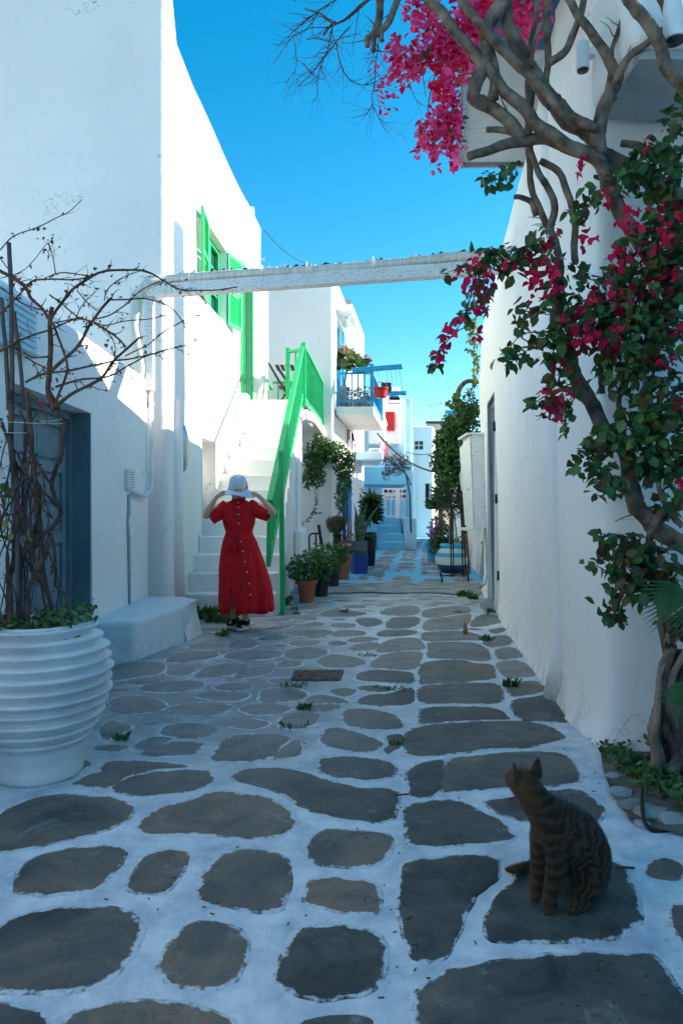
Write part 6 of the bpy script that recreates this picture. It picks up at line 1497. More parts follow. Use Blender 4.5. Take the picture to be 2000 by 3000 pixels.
# hand truck
ht = empty('hand_truck', (-.42,12.6,0), 'old black iron hand truck leaning in the recess under the landing', 'hand truck')
def tb_(pts, r=.016, mt='iron', nm='tube'):
    m = MB(); m.tube(pts, r, n=8); m.build(nm, M[mt], ht)
a = P(906,1690,12.4); b = P(906,1565,12.5)
tb_(spline([P(907,1680,12.4),P(906,1600,12.45),P(907,1568,12.5),P(925,1563,12.5),P(938,1568,12.5),P(941,1600,12.45),P(942,1650,12.4)],4), nm='frame')
tb_([P(925,1565,12.5),P(927,1660,12.4)], nm='bar'); tb_([P(905,1628,12.4),P(942,1628,12.4)], nm='bar')
tb_([P(933,1538,12.7),P(943,1600,12.6),P(950,1650,12.5)], .03, 'black', 'handle')
# hanging creeper
cr_ = empty('hanging_creeper', P(950,1300,13.6), 'dark green creeper hanging over the white pillar under the landing', 'climbing plant')
f = Foliage(cr_, 41)
for (x,y,a,b,n) in ((925,1335,38,50,1300),(975,1320,42,36,1200),(1008,1365,30,52,1100),(902,1390,20,45,420),(930,1395,28,35,500),(1008,1425,24,48,650),(945,1290,20,18,120),(925,1290,8,30,60),(990,1460,15,30,110),(1000,1490,14,14,50),(960,1330,30,30,300),(1020,1350,12,30,120)):
    c = P(x,y,13.6); f.cluster(c, a*13.6/2000, .22, b*13.6/2000, n, .055, ['leaf','leaf','leaf_mid'], droop=.3, shell=.45)
for pts in ([(925,1430),(927,1465),(915,1500),(892,1530)],[(915,1500),(935,1502)],[(940,1300),(930,1275),(935,1270)],[(1010,1450),(995,1480),(1000,1500)]):
    s_ = branch_px(pts, lambda x,y:(x,y), .006, .003, 13.5, cr_, 'twig', 'shoot', seedr=f.r)
    for p in s_:
        for _ in range(3): f.leaf(p+Vector((f.r.uniform(-.04,.04),0,f.r.uniform(-.04,.04))), .05, 'leaf')
f.finish()
ls = empty('lilac_shrub', P(1160,1360,20), 'shrub with lilac flowers overhanging the lane beyond the blue balcony', 'shrub')
f = Foliage(ls, 43)
for (x,y,a,b,n) in ((1150,1355,30,25,300),(1170,1345,28,22,250),(1135,1340,18,15,100),(1190,1365,18,12,90),(1130,1390,14,18,90),(1160,1380,22,14,120)):
    c = P(x,y,20); f.cluster(c, a*20/2000, .3, b*20/2000, n, .075, ['leaf','leaf_mid','lilac']); 
m = MB(); m.tube([P(1203,1420,21.9),P(1190,1390,20.8),P(1165,1370,20.2),P(1140,1345,20)], [.03,.02,.015,.008], n=6); m.build('branch', M['bark'], ls)
f.finish()
# balcony plants
def tallpot(name, c, r, h, mt, lab): e = empty(name, c, lab, 'plant pot' if name.endswith('pot') else 'potted plant'); potm(Vector(c), simple_pot(r, r*.8, h), mt, e); return e
bpalm = tallpot('balcony_palm', (.06,15.35,3.49), .13, .52, 'greypot', 'fan palm in a tall dark pot on the blue balcony')
f = Foliage(bpalm, 44)
for (cx_, cz_) in ((1025,1060),(1010,1045),(1045,1075),(1000,1080)):
    c = P(cx_, cz_, 15.3)
    for _ in range(70):
        a = f.r.uniform(-.4,3.5); d = Vector((math.cos(a), f.r.uniform(-.5,.5), math.sin(a))).normalized(); nn = d.orthogonal().normalized()
        f.leaf(c, f.r.uniform(.18,.34), f.r.choice(['leaf_mid','leaf','drygrass' if cx_ < 1015 else 'leaf_mid']), 'blade', rot=Matrix((d, nn.cross(d), nn)).transposed())
m = MB(); m.tube([(.06,15.35,4.0),(.1,15.33,4.3),(.18,15.3,4.55)], .03, n=6); m.build('trunk', M['bark'], bpalm); f.finish()
for (x, y, r, h, lab, sd_) in ((.22,15.6,.09,.25,'small pot plant on the blue balcony, nearest the palm',45),(.36,15.25,.1,.22,'bushy pot plant in the middle of the blue balcony',46),(.53,15.2,.12,.26,'larger green pot plant at the corner of the blue balcony',47)):
    potted('balcony_pot_plant', (x,y,3.49), r, r*.8, h, 'greypot', lab, [(0,0,h+.14,.14+.02*(sd_-45),.14)], .05, n=160, seed=sd_, group='pot plants on the blue balcony')
fb = potted('hanging_flower_bowl', P(1068,1070,15.6), .17, .08, .12, 'blackpot', 'dark green bowl of small pink and yellow flowers on the balcony rail', [(0,0,.17,.17,.06)], .04, ('leaf_mid','magenta','drygrass'), n=200, seed=48)

# ---------------------------------------------------------------- right side of the lane
spc = Vector((2.18,13.5,0))
sp = empty('striped_pot', spc, 'round clay pot striped in turquoise, white and navy', 'plant pot')
def stripe_mat():
    m, nt, b = new_mat('painted_stripes'); N = nt.nodes.new; L = nt.links.new
    ge = N('ShaderNodeNewGeometry'); s_ = N('ShaderNodeSeparateXYZ'); L(ge.outputs['Position'], s_.inputs[0])
    nz = N('ShaderNodeTexNoise'); nz.inputs['Scale'].default_value = 12; L(ge.outputs['Position'], nz.inputs[0])
    a = N('ShaderNodeMath'); a.operation = 'MULTIPLY_ADD'; a.inputs[1].default_value = .02; L(nz.outputs[0], a.inputs[0]); L(s_.outputs[2], a.inputs[2])
    mr = N('ShaderNodeMapRange'); mr.inputs[2].default_value = .6; L(a.outputs[0], mr.inputs[0])
    cr = N('ShaderNodeValToRGB'); cr.color_ramp.interpolation = 'CONSTANT'; e = cr.color_ramp.elements
    e[0].color = (.01,.07,.2,1); e[1].position = .30; e[1].color = (.72,.72,.70,1)
    for p_, c_ in ((.55,(.04,.42,.60,1)),(.68,(.72,.72,.7,1)),(.82,(.04,.42,.60,1))): x = e.new(p_); x.color = c_
    L(mr.outputs[0], cr.inputs[0]); L(cr.outputs[0], b.inputs['Base Color']); b.inputs['Roughness'].default_value = .5
    return m
M['stripes'] = stripe_mat()
prof = [(.17,0),(.20,.02)]
zz = .04
while zz < .46:
    r0 = .21+.115*math.sin(min(1,(zz)/.46)*math.pi*.92); prof += [(r0-.004,zz),(r0+.004,zz+.012)]; zz += .024
prof += [(.205,.485),(.215,.50),(.235,.52),(.235,.56),(.21,.575),(.19,.56),(.18,.48)]
m = MB(); m.lathe(spc, prof, n=40); m.build('pot', M['stripes'], sp); soil(spc, .18, .53, sp)
ol = empty('olive_tree', spc+Vector((0,0,.53)), 'small olive tree with silvery leaves growing in the striped pot', 'tree')
m = MB(); m.tube(spline([P(1322,1605,13.5),P(1318,1560,13.5),P(1322,1500,13.5),P(1315,1440,13.5)],4), [.045-.0015*i for i in range(13)], n=9, jitter=.06); m.build('trunk', M['bark'], ol)
m = MB(); m.tube(spline([P(1332,1605,13.45),P(1336,1560,13.4),P(1328,1510,13.45)],4), .014, n=6); m.build('cane', mat('cane_yellow',(.35,.25,.10)), ol)
f = Foliage(ol, 51)
for (x,y,a,b,n) in ((1310,1440,38,35,500),(1335,1460,28,30,350),(1290,1450,22,26,200),(1320,1500,32,22,220),(1350,1430,16,28,150),(1300,1480,22,20,150)):
    c = P(x,y,13.4); f.cluster(c, a*13.4/2000, .25, b*13.4/2000, n, .075, ['leaf_olive','leaf_olive','leaf'], 'blade', droop=0)
for pts in ([(1318,1510),(1290,1470),(1275,1430)],[(1320,1490),(1345,1450),(1355,1400)],[(1318,1480),(1310,1430),(1300,1405)]): branch_px(pts, lambda x,y:(x,y), .02, .006, 13.5, ol, 'bark', seedr=f.r, twigs=6, tl=.2)
f.finish()
st = empty('iron_plant_stand', G(1335,1700), 'tall rusty iron plant frame standing around the striped pot', 'stand')
def bar_(a, b, r=.013, nm='rod'): m = MB(); m.tube([a, b], r, n=6); m.build(nm, M['iron'], st)
fl = [G(1294,1708), G(1371,1703), G(1358,1688), G(1290,1690)]
for p in fl: bar_(p, p+Vector((0,0,.10)), .016, 'foot')
up = Vector((0,0,.12))
bar_(fl[0]+up, fl[1]+up); bar_(fl[2]+up, fl[3]+up); bar_(fl[0]+up, fl[3]+up); bar_(fl[1]+up, fl[2]+up)
for (x0, x1) in ((1321,1319),(1328,1325),(1355,1350),(1364,1354)):
    a = G(x0, 1702)+up*.6; b_ = P(x1, 1482, a.y); bar_(a, b_, .012, 'upright')
bar_(P(1312,1483,11.8), P(1362,1480,11.8)); bar_(P(1312,1487,11.8), P(1362,1484,11.8))
for k in range(7): bar_(P(1355,1500+22*k,11.85), P(1365,1496+22*k,11.85), .007, 'rung')
# shrubs, yucca, vine
dk = empty('dense_shrub', P(1285,1570,15.5), 'dark dense shrub with purple flowers left of the striped pot', 'shrub')
potm(Vector((P(1278,1640,16.5).x,16.5,0)), simple_pot(.28,.2,.5), 'cyan', dk)
f = Foliage(dk, 52)
for (x,y,a,b,n) in ((1290,1570,34,42,700),(1310,1600,26,26,300),(1272,1590,18,35,250),(1340,1600,18,30,200),(1280,1530,24,24,200)):
    c = P(x,y,15.6); f.cluster(c, a*15.6/2000, .35, b*15.6/2000, n, .07, ['leaf','leaf','leaf_mid'])
for (x,y) in ((1279,1536),(1262,1552),(1257,1543),(1265,1560),(1258,1562)):
    c = P(x,y,15.0); f.cluster(c, .05,.05,.05, 12, .06, ['magenta'], 'bract')
f.finish()
yc = empty('yucca', P(1290,1450,17), 'yucca with sword leaves rising above the dark shrub', 'yucca')
m = MB(); m.tube([(P(1292,1600,17)),P(1290,1500,17),P(1288,1440,17)], .06, n=7); m.build('trunk', M['bark'], yc)
f = Foliage(yc, 53)
for c0 in (P(1298,1440,17), P(1285,1480,17)):
    for _ in range(60):
        d = Vector((f.r.gauss(0,.8), f.r.gauss(0,.6), f.r.uniform(-.3,1.2))).normalized(); nn = d.orthogonal().normalized(); f.leaf(c0, f.r.uniform(.22,.45), 'leaf', 'blade', rot=Matrix((d, nn.cross(d), nn)).transposed())
f.finish()
vn = empty('wall_vine', P(1350,1300,13), 'thick green vine spilling over the garden wall beyond the flaking cabinet', 'climbing plant')
f = Foliage(vn, 54)
for (x,y,a,b,n) in ((1365,1215,32,32,500),(1335,1250,38,34,600),(1330,1300,52,40,900),(1355,1340,50,45,900),(1305,1320,30,30,400),(1300,1370,26,28,300),(1290,1355,28,14,200),(1345,1390,45,26,500),(1380,1270,22,60,400),(1320,1405,35,16,250),(1385,1195,16,22,150),(1375,1160,12,25,60),(1350,1190,20,16,110),(1290,1395,16,14,90),(1300,1290,30,40,420),(1288,1345,26,36,320),(1320,1240,26,30,300)):
    c = P(x,y,13); f.cluster(c, a*13/2000, .4, b*13/2000, n, .085, ['leaf','leaf','leaf_mid','leaf_mid'] if y > 1240 else ['leaf_mid','leaf','leaf_lime'], droop=.5)
for (x,y,a,b,n) in ((1385,990,18,55,120),(1375,950,16,20,50),(1392,1080,8,50,60),(1340,1160,14,16,50),(1320,1180,14,10,30)):
    c = P(x,y,12.5); f.cluster(c, a*12.5/2000, .15, b*12.5/2000, n, .09, ['leaf_mid','leaf_lime'], droop=.8)
branch_px([(1335,1180),(1345,1140),(1362,1120),(1385,1116),(1410,1122)], lambda x,y:(x,y), .05, .035, 12.6, vn, 'bark', seedr=f.r, twigs=5, tl=.25)
branch_px([(1375,1300),(1350,1360),(1345,1430),(1360,1560),(1370,1690)], lambda x,y:(x,y), .04, .06, 13.4, vn, 'bark', 'trunk', seedr=f.r)
branch_px([(1372,1170),(1385,1120),(1388,1050),(1385,960)], lambda x,y:(x,y), .012, .008, 12.6, vn, 'twig', seedr=f.r, twigs=4, tl=.2)
f.finish()
for (x,y,mt,lab) in ((1300,1390,'terracotta','small terracotta pot hanging on the vine wall'),(1338,1415,'cyan','small turquoise pot hanging on the vine wall')):
    c = P(x,y,14); e = empty('hanging_pot', c, lab, 'plant pot', 'pots hanging on the vine wall'); potm(c, simple_pot(.1,.07,.14), mt, e)
sh_ = MB(); sh_.add([P(1345,1395,12.4),P(1358,1330,12.4),P(1362,1400,12.4),P(1350,1440,12.4)], [(0,1,2,3)]); o = sh_.build('folded_parasol', M['wwood']); sm = o.modifiers.new('s','SOLIDIFY'); sm.thickness = .06; tag(o, 'faded canvas bundle hanging behind the flaking cabinet', 'canvas')
# ---------------------------------------------------------------- figures
def skin_mesh(nodes, edges, sub=2, root=0):
    """nodes: list of (Vector, radius or (rx, ry)); one continuous skin over the joints"""
    me = bpy.data.meshes.new('body'); me.from_pydata([tuple(n[0]) for n in nodes], edges, [])
    o = bpy.data.objects.new('tmp', me); C.objects.link(o)
    md = o.modifiers.new('skin', 'SKIN'); md.use_smooth_shade = True
    sl = me.skin_vertices[0].data
    for i, n in enumerate(nodes):
        r = n[1] if hasattr(n[1], '__len__') else (n[1], n[1]); sl[i].radius = r
        sl[i].use_root = (i == root)
    ss = o.modifiers.new('sub', 'SUBSURF'); ss.levels = sub; ss.render_levels = sub
    dg = bpy.context.evaluated_depsgraph_get(); dg.update()
    me2 = bpy.data.meshes.new_from_object(o.evaluated_get(dg)); bpy.data.objects.remove(o)
    for p in me2.polygons: p.use_smooth = True
    return me2
class Skel:
    def __init__(s): s.n = []; s.e = []
    def add(s, p, r, parent=None):
        s.n.append((Vector(p), r)); i = len(s.n)-1
        if parent is not None: s.e.append((parent, i))
        return i
    def chain(s, parent, pts):
        for p, r in pts: parent = s.add(p, r, parent)
        return parent
YW = 6.92
def wp(zx, zy, Y=YW): return P(540+zx*.2551, 1350+zy*.2551, Y)
woman = empty('person', (P(705,1800,YW).x, YW, 0), 'woman in a long red dress holding the brim of her white hat', 'person')
K = Skel(); u_ = .2551*YW/2000
pel = K.add(wp(632,900), (.13,.10)); ch_ = K.chain(pel, [(wp(628,760), (.105,.085)), (wp(625,620), (.12,.09))])
nk = K.chain(ch_, [(wp(622,520), .075), (wp(620,455,YW-.01), .045)])
hd = K.chain(nk, [(wp(620,405,YW-.05), .062), (wp(620,340,YW-.03), .085), (wp(620,265,YW-.01), .088)])
for sx, sh, el, wr, hb2_, fing in (
  (-1, wp(470,515), wp(228,655,YW-.10), wp(362,428,YW-.17), wp(400,385,YW-.18), [((430,362),(458,348),(470,352)),((432,375),(455,362),(468,366)),((425,388),(450,376),(462,378)),((418,398),(440,388),(452,389)),((415,372),(432,396),(446,398))]),
  (1, wp(780,515), wp(1040,605,YW-.10), wp(888,436,YW-.17), wp(845,392,YW-.18), [((812,368),(785,360),(766,366)),((812,380),(786,374),(768,380)),((815,392),(792,388),(775,393)),((820,402),(800,402),(785,405)),((826,376),(808,402),(792,408))])):
    a = K.chain(ch_, [(sh, .062), ((sh+el)/2+Vector((0,0,.01)), .046), (el, .036), ((el*.45+wr*.55), .034), (wr, .021), (hb2_, (.030,.018))])
    for q in fing:
        pts = [(wp(x, y, YW-.19+.012*k*(1 if i == 4 else -1)*.5), .0085-.001*k) for i, (x, y) in enumerate([]) for k in (0,)]
        K.chain(a, [(wp(q[0][0],q[0][1],YW-.195), .0100), (wp(q[1][0],q[1][1],YW-.20), .0090), (wp(q[2][0],q[2][1],YW-.185), .0075)])
for hip, kn, an, ft, toe in ((wp(570,980), wp(560,1350,YW-.02), wp(568,1770,YW+.10), wp(560,1830,YW+.11), wp(525,1890,YW+.02)),
                             (wp(680,980), wp(690,1380,YW-.12), wp(702,1790,YW-.02), wp(700,1860,YW-.01), wp(668,1925,YW-.12))):
    K.chain(pel, [(hip, .09), ((hip+kn)/2, .07), (kn, .05), ((kn*.6+an*.4), .052), (an, .031), (ft, .032), (toe, .025)])
body = skin_mesh(K.n, K.e, 2, pel)
off = wloc(woman)
for v in body.vertices: v.co -= off
body.materials.append(M['skin']); bo = bpy.data.objects.new('body', body); C.objects.link(bo); bo.parent = woman
def ell(c, rx_, ry_, rz_, n=14):
    m = MB(); m.lathe((0,0,0), [(math.sin(math.pi*i/8)+1e-4, -math.cos(math.pi*i/8)) for i in range(9)], n=n)
    m.v = [Vector((c[0]+v.x*rx_, c[1]+v.y*ry_, c[2]+v.z*rz_)) for v in m.v]; return m
ell(wp(620,392,YW-.10), .012, .016, .016).build('nose', M['skin'], woman)
ell(wp(620,424,YW-.108), .022, .010, .006).build('mouth', M['lips'], woman)
for x in (596,644): ell(wp(x,345,YW-.105), .012, .008, .006).build('eye', M['hair'], woman)
ell(wp(620,300,YW+.005), .098, .10, .125, 18).build('hair', M['hair'], woman)
# dress: lofted rings with folds that deepen towards the hem
rings = [(432,624,52,.07),(455,624,72,.085),(478,624,120,.10),(505,625,185,.11),(545,626,208,.12),(600,626,200,.125),(660,626,186,.125),(720,627,168,.115),(780,628,152,.105),(812,629,147,.10),(835,629,150,.10),(880,632,168,.12),(940,638,190,.135),(1010,643,205,.15),(1100,652,222,.16),(1200,664,240,.17),(1320,680,255,.185),(1440,694,268,.20),(1560,706,276,.21),(1660,715,279,.215),(1722,718,280,.215)]
m = MB(); n = 96
for j, (zy, xc, rx_, ry_) in enumerate(rings):
    c = wp(xc, zy); t = max(0, (zy-800)/920); rx_ *= 1+.06*min(1, t*2)
    for k in range(n):
        a = 2*math.pi*k/n
        amp = .015+.105*t
        fold = 1+amp*(.55*math.sin(a*9+.8*math.sin(zy*.004)+1.1)+.45*math.sin(a*14+zy*.003)+.5*noise.noise(Vector((math.cos(a)*3, math.sin(a)*3, zy*.004))))
        if zy < 830: fold = 1+.035*noise.noise(Vector((math.cos(a)*4, math.sin(a)*4, zy*.012)))+(.03*math.sin(a*16) if 690 < zy < 830 else 0)
        dz = 0
        if j == len(rings)-1: dz = .012*math.sin(a*3+1)+.03*(max(0,-math.cos(a))*1)+.01*math.sin(a*9)
        m.v.append(Vector((c.x+rx_*u_*fold*math.cos(a), c.y+ry_*fold*math.sin(a), c.z+dz*(-1 if math.cos(a) < 0 else .6))))
slit = []
for j in range(len(rings)-1):
    for k in range(n):
        a = 2*math.pi*(k+.5)/n
        if rings[j][0] >= 1440 and abs(a-R(245)) < .10*(rings[j][0]-1380)/340: continue
        m.smooth.add(len(m.f)); m.f.append([j*n+k, j*n+(k+1)%n, (j+1)*n+(k+1)%n, (j+1)*n+k])
dress = m.build('dress', M['dress'], woman); sm = dress.modifiers.new('thick', 'SOLIDIFY'); sm.thickness = .006
m = MB(); 
def under(c0, c1, r0, r1, nm, mt, n=18, wr_=.06, flat=.85):
    m = MB(); N_ = 8; pts = [Vector(c0).lerp(Vector(c1), i/N_) for i in range(N_+1)]
    m.tube(pts, [(r0+(r1-r0)*(i/N_)**.8)*(1+wr_*noise.noise(Vector((i*.9, r0*50, 2)))) for i in range(N_+1)], n=n, jitter=.03, cap=False)
    o = m.build(nm, mt, woman); s_ = o.modifiers.new('thick','SOLIDIFY'); s_.thickness = .005; sb = o.modifiers.new('sub','SUBSURF'); sb.levels = 1; sb.render_levels = 1; return o
under(wp(500,530), wp(300,658,YW-.055), .085, .074, 'sleeve', M['dress']); under(wp(745,530), wp(968,622,YW-.055), .085, .074, 'sleeve', M['dress'])
# collar
for s_ in (-1,1):
    m = MB(); a = wp(622+s_*78,420,YW+.02); b = wp(622+s_*70,470,YW-.05); c = wp(622+s_*40,505,YW-.125); d = wp(622+s_*4,462,YW-.12); e = wp(622+s_*52,405,YW-.03)
    m.add([a,b,c,d,e], [(0,1,2),(0,2,3),(0,3,4)], True); o = m.build('collar', M['dress'], woman); q = o.modifiers.new('t','SOLIDIFY'); q.thickness = .006
# belt with knot
m = MB(); c = wp(629,822); vs = []
for zz, rr_ in ((-.020,1.03),(-.012,1.07),(.012,1.07),(.020,1.03)):
    for k in range(40):
        a = 2*math.pi*k/40; vs.append((c.x+148*u_*rr_*math.cos(a), c.y+.10*rr_*math.sin(a), c.z+zz-.012*math.cos(a)*-1))
m.add(vs, [(40*j+k,40*j+(k+1)%40,40*(j+1)+(k+1)%40,40*(j+1)+k) for j in range(3) for k in range(40)], True); m.build('belt', M['dress'], woman)
def ribbon(pts, w, nm, root=woman, mt='dress', Yf=YW-.15):
    m = MB(); vs = []
    for i, (x, y, dy) in enumerate(pts):
        p = wp(x, y, Yf+dy); vs += [p+Vector((-w,0,.0)), p+Vector((0,-.006,0)), p+Vector((w,0,0))]
    fs = [(3*i+j,3*i+j+1,3*i+j+4,3*i+j+3) for i in range(len(pts)-1) for j in (0,1)]
    m.add(vs, fs, True); o = m.build(nm, M[mt], root); q = o.modifiers.new('t','SOLIDIFY'); q.thickness = .004
ribbon([(535,840,0),(545,900,-.02),(560,970,-.03),(585,1068,-.03)], .026, 'belt_end'); ribbon([(525,845,0),(520,900,-.015),(528,960,-.02),(535,1050,-.02)], .018, 'belt_end')
ribbon([(500,790,-.02),(515,820,-.03),(540,845,-.03)], .02, 'bow_loop'); ribbon([(545,835,-.03),(580,850,-.04),(600,885,-.03)], .02, 'bow_loop')
ell(wp(535,838,YW-.13), .022, .018, .022).build('knot', M['dress'], woman)
def dress_front(x, y):
    for (a, b) in zip(rings, rings[1:]):
        if a[0] <= y <= b[0]:
            t = (y-a[0])/(b[0]-a[0]); xc = a[1]+(b[1]-a[1])*t; rx_ = a[2]+(b[2]-a[2])*t; ry_ = a[3]+(b[3]-a[3])*t
            q = max(0, 1-((x-xc)/rx_)**2); return YW-ry_*math.sqrt(q)*(1+.02+.05*max(0,(y-800)/920))-.008
    return YW-.12
bts = [(620,480),(620,532),(622,617),(624,718),(647,927),(671,1038),(697,1157),(722,1280),(744,1410),(759,1537)]
for (x, y) in bts: ell(wp(x, y, dress_front(x, y)), .0065, .004, .0065, 10).build('button', M['button'], woman)
# hat
hat = empty('sun_hat', (0,0,0), None, None); hat.parent = woman; hc_ = wp(614,300,YW-.01); hat.location = hc_-off
def hatm(prof, nm, mt, wavy=0, th=0):
    m = MB(); nn = 48; vs = []
    rot = Matrix.Rotation(R(14), 3, 'X') @ Matrix.Rotation(R(3), 3, 'Y')
    for (r_, z_) in prof:
        for k in range(nn):
            a = 2*math.pi*k/nn; w = wavy*max(0,(r_-.09)/.08); side = abs(math.cos(a))
            z2 = z_ + w*(.020*math.cos(2*a)*-1 + .006*math.sin(3*a+1)); vs.append(hc_+rot @ Vector((r_*math.cos(a)*(1+.04*w*side), r_*math.sin(a)*1.02, z2)))
    m.add(vs, [(nn*j+k,nn*j+(k+1)%nn,nn*(j+1)+(k+1)%nn,nn*(j+1)+k) for j in range(len(prof)-1) for k in range(nn)], True)
    o = m.build(nm, M[mt], hat)
    if th: q = o.modifiers.new('t','SOLIDIFY'); q.thickness = th
hatm([(.001,.118),(.03,.117),(.055,.108),(.072,.090),(.083,.06),(.088,.02),(.090,-.018),(.102,-.028),(.126,-.044),(.150,-.058),(.176,-.072)], 'crown_and_brim', 'hat', 1, .004)
hatm([(.0885,.042),(.0915,.040),(.0935,-.004),(.092,-.008)], 'ribbon', 'ribbon'); hatm([(.0925,-.008),(.0955,-.010),(.0965,-.018),(.093,-.02)], 'cord', 'ribbonblue')
# bracelet, shoes
m = MB(); c = wp(898,455,YW-.155); m.tube([c+Vector((.026*math.cos(a)*.8+.006*math.sin(a), .026*math.sin(a), .016*math.cos(a))) for a in [2*math.pi*i/16 for i in range(17)]], .003, n=6); m.build('bracelet', M['steel'], woman)
def shoe(toe, heel, zs_):
    e = empty('shoe', (0,0,0), None, None); e.parent = woman; mid = (Vector(toe)+Vector(heel))/2; mid.z = zs_; e.location = mid-off
    d = (Vector(toe)-Vector(heel)); d.z = 0; L_ = d.length; d.normalize(); s_ = Vector((-d.y, d.x, 0))
    def loft(secs, nm, mt):
        m = MB(); vs = []; nn = 14
        for (t, w, z0, z1) in secs:
            c = Vector(heel)+d*L_*t; c.z = 0
            for k in range(nn):
                a = 2*math.pi*k/nn; zz = (z0+z1)/2+(z1-z0)/2*max(-1,min(1,1.3*math.sin(a))); vs.append(c+s_*w*max(-1,min(1,1.15*math.cos(a)))+Vector((0,0,zs_+zz)))
        m.add(vs, [(nn*j+k,nn*j+(k+1)%nn,nn*(j+1)+(k+1)%nn,nn*(j+1)+k) for j in range(len(secs)-1) for k in range(nn)]+[tuple(range(nn-1,-1,-1)), tuple((len(secs)-1)*nn+k for k in range(nn))], True)
        return m.build(nm, M[mt], e)
    loft([(0,.030,0,.034),(.05,.042,0,.036),(.3,.045,0,.034),(.6,.052,0,.032),(.85,.052,0,.032),(.97,.036,.002,.030),(1,.016,.006,.026)], 'sole', 'sole')
    loft([(.02,.026,.034,.095),(.08,.040,.034,.10),(.3,.044,.034,.105),(.5,.047,.032,.10),(.7,.049,.032,.085),(.88,.045,.032,.062),(.97,.028,.030,.042)], 'upper', 'shoe')
    for (t, x, w, h) in ((.62,-.012,.006,.016),(.62,.014,.006,.016),(.70,0,.018,.004),(.55,0,.016,.004),(.78,-.012,.01,.004),(.78,.012,.01,.004),(.66,.0,.004,.02)):
        c = Vector(heel)+d*L_*t+s_*x; c.z = zs_+ .108-(t-.45)*.11; m = MB(); m.obox(c, s_*w, (d*.9-Vector((0,0,.35))).normalized()*h, Vector((0,0,.0015))); m.build('embroidery', M['sole'], e)
shoe(Vector((wp(515,0).x,6.93,0)), Vector((wp(565,0).x,7.12,0)), .012)
shoe(Vector((wp(655,0).x,6.80,0)), Vector((wp(705,0).x,7.0,0)), .012)

# --- the cat
cat_ = empty('cat', (.70,2.12,0), 'brown striped tabby cat sitting on a large flagstone with its back to the camera', 'cat')
K = Skel()
pv_ = K.add((.785,2.17,.105), (.100,.104)); a1 = K.chain(pv_, [((.745,2.155,.175), (.102,.110)), ((.69,2.135,.222), (.082,.092)), ((.640,2.12,.262), (.057,.062)), ((.600,2.12,.305), (.046,.047))])
h_ = K.chain(a1, [((.573,2.13,.348), (.054,.052)), ((.556,2.148,.362), (.047,.047)), ((.538,2.178,.348), (.028,.026)), ((.531,2.186,.344), (.016,.014))])
hb0 = len(K.n)-4
for (ex, ey, tx, ty, tz) in ((.592,2.128,.600,2.122,.442),(.545,2.118,.531,2.112,.432)):
    pass
c3 = 2
for (sx, sy, ex, ey, px_, py_) in ((.645,2.065,.640,2.055,.622,2.045),(.628,2.15,.615,2.13,.598,2.115)):
    K.chain(c3, [((sx,sy,.165), (.040,.042)), ((ex,ey,.105), (.028,.028)), ((px_+.006,py_+.004,.045), (.021,.021)), ((px_-.002,py_-.008,.019), (.024,.019)), ((px_-.012,py_-.026,.015), (.018,.015))])
for (hy, fx, fy) in ((2.09,.70,2.035),(2.25,.71,2.25)):
    K.chain(pv_, [((.755,hy,.075), (.062,.070)), ((.735,(hy+fy)/2,.032), (.030,.030)), ((fx,fy,.017), (.018,.016)), ((fx-.035,fy-.006,.014), (.014,.012))])
K.chain(pv_, [((.835,2.24,.04), .022), ((.79,2.30,.02), .017), ((.70,2.31,.018), .016), ((.61,2.275,.018), .016), ((.565,2.245,.022), .015), ((.535,2.235,.03), .006)])
cb = skin_mesh(K.n, K.e, 3, pv_); off = wloc(cat_)
for v in cb.vertices:
    v.co.z = max(v.co.z, .007); nz_ = .0012*noise.noise(v.co*60); v.co += v.normal*nz_ - off
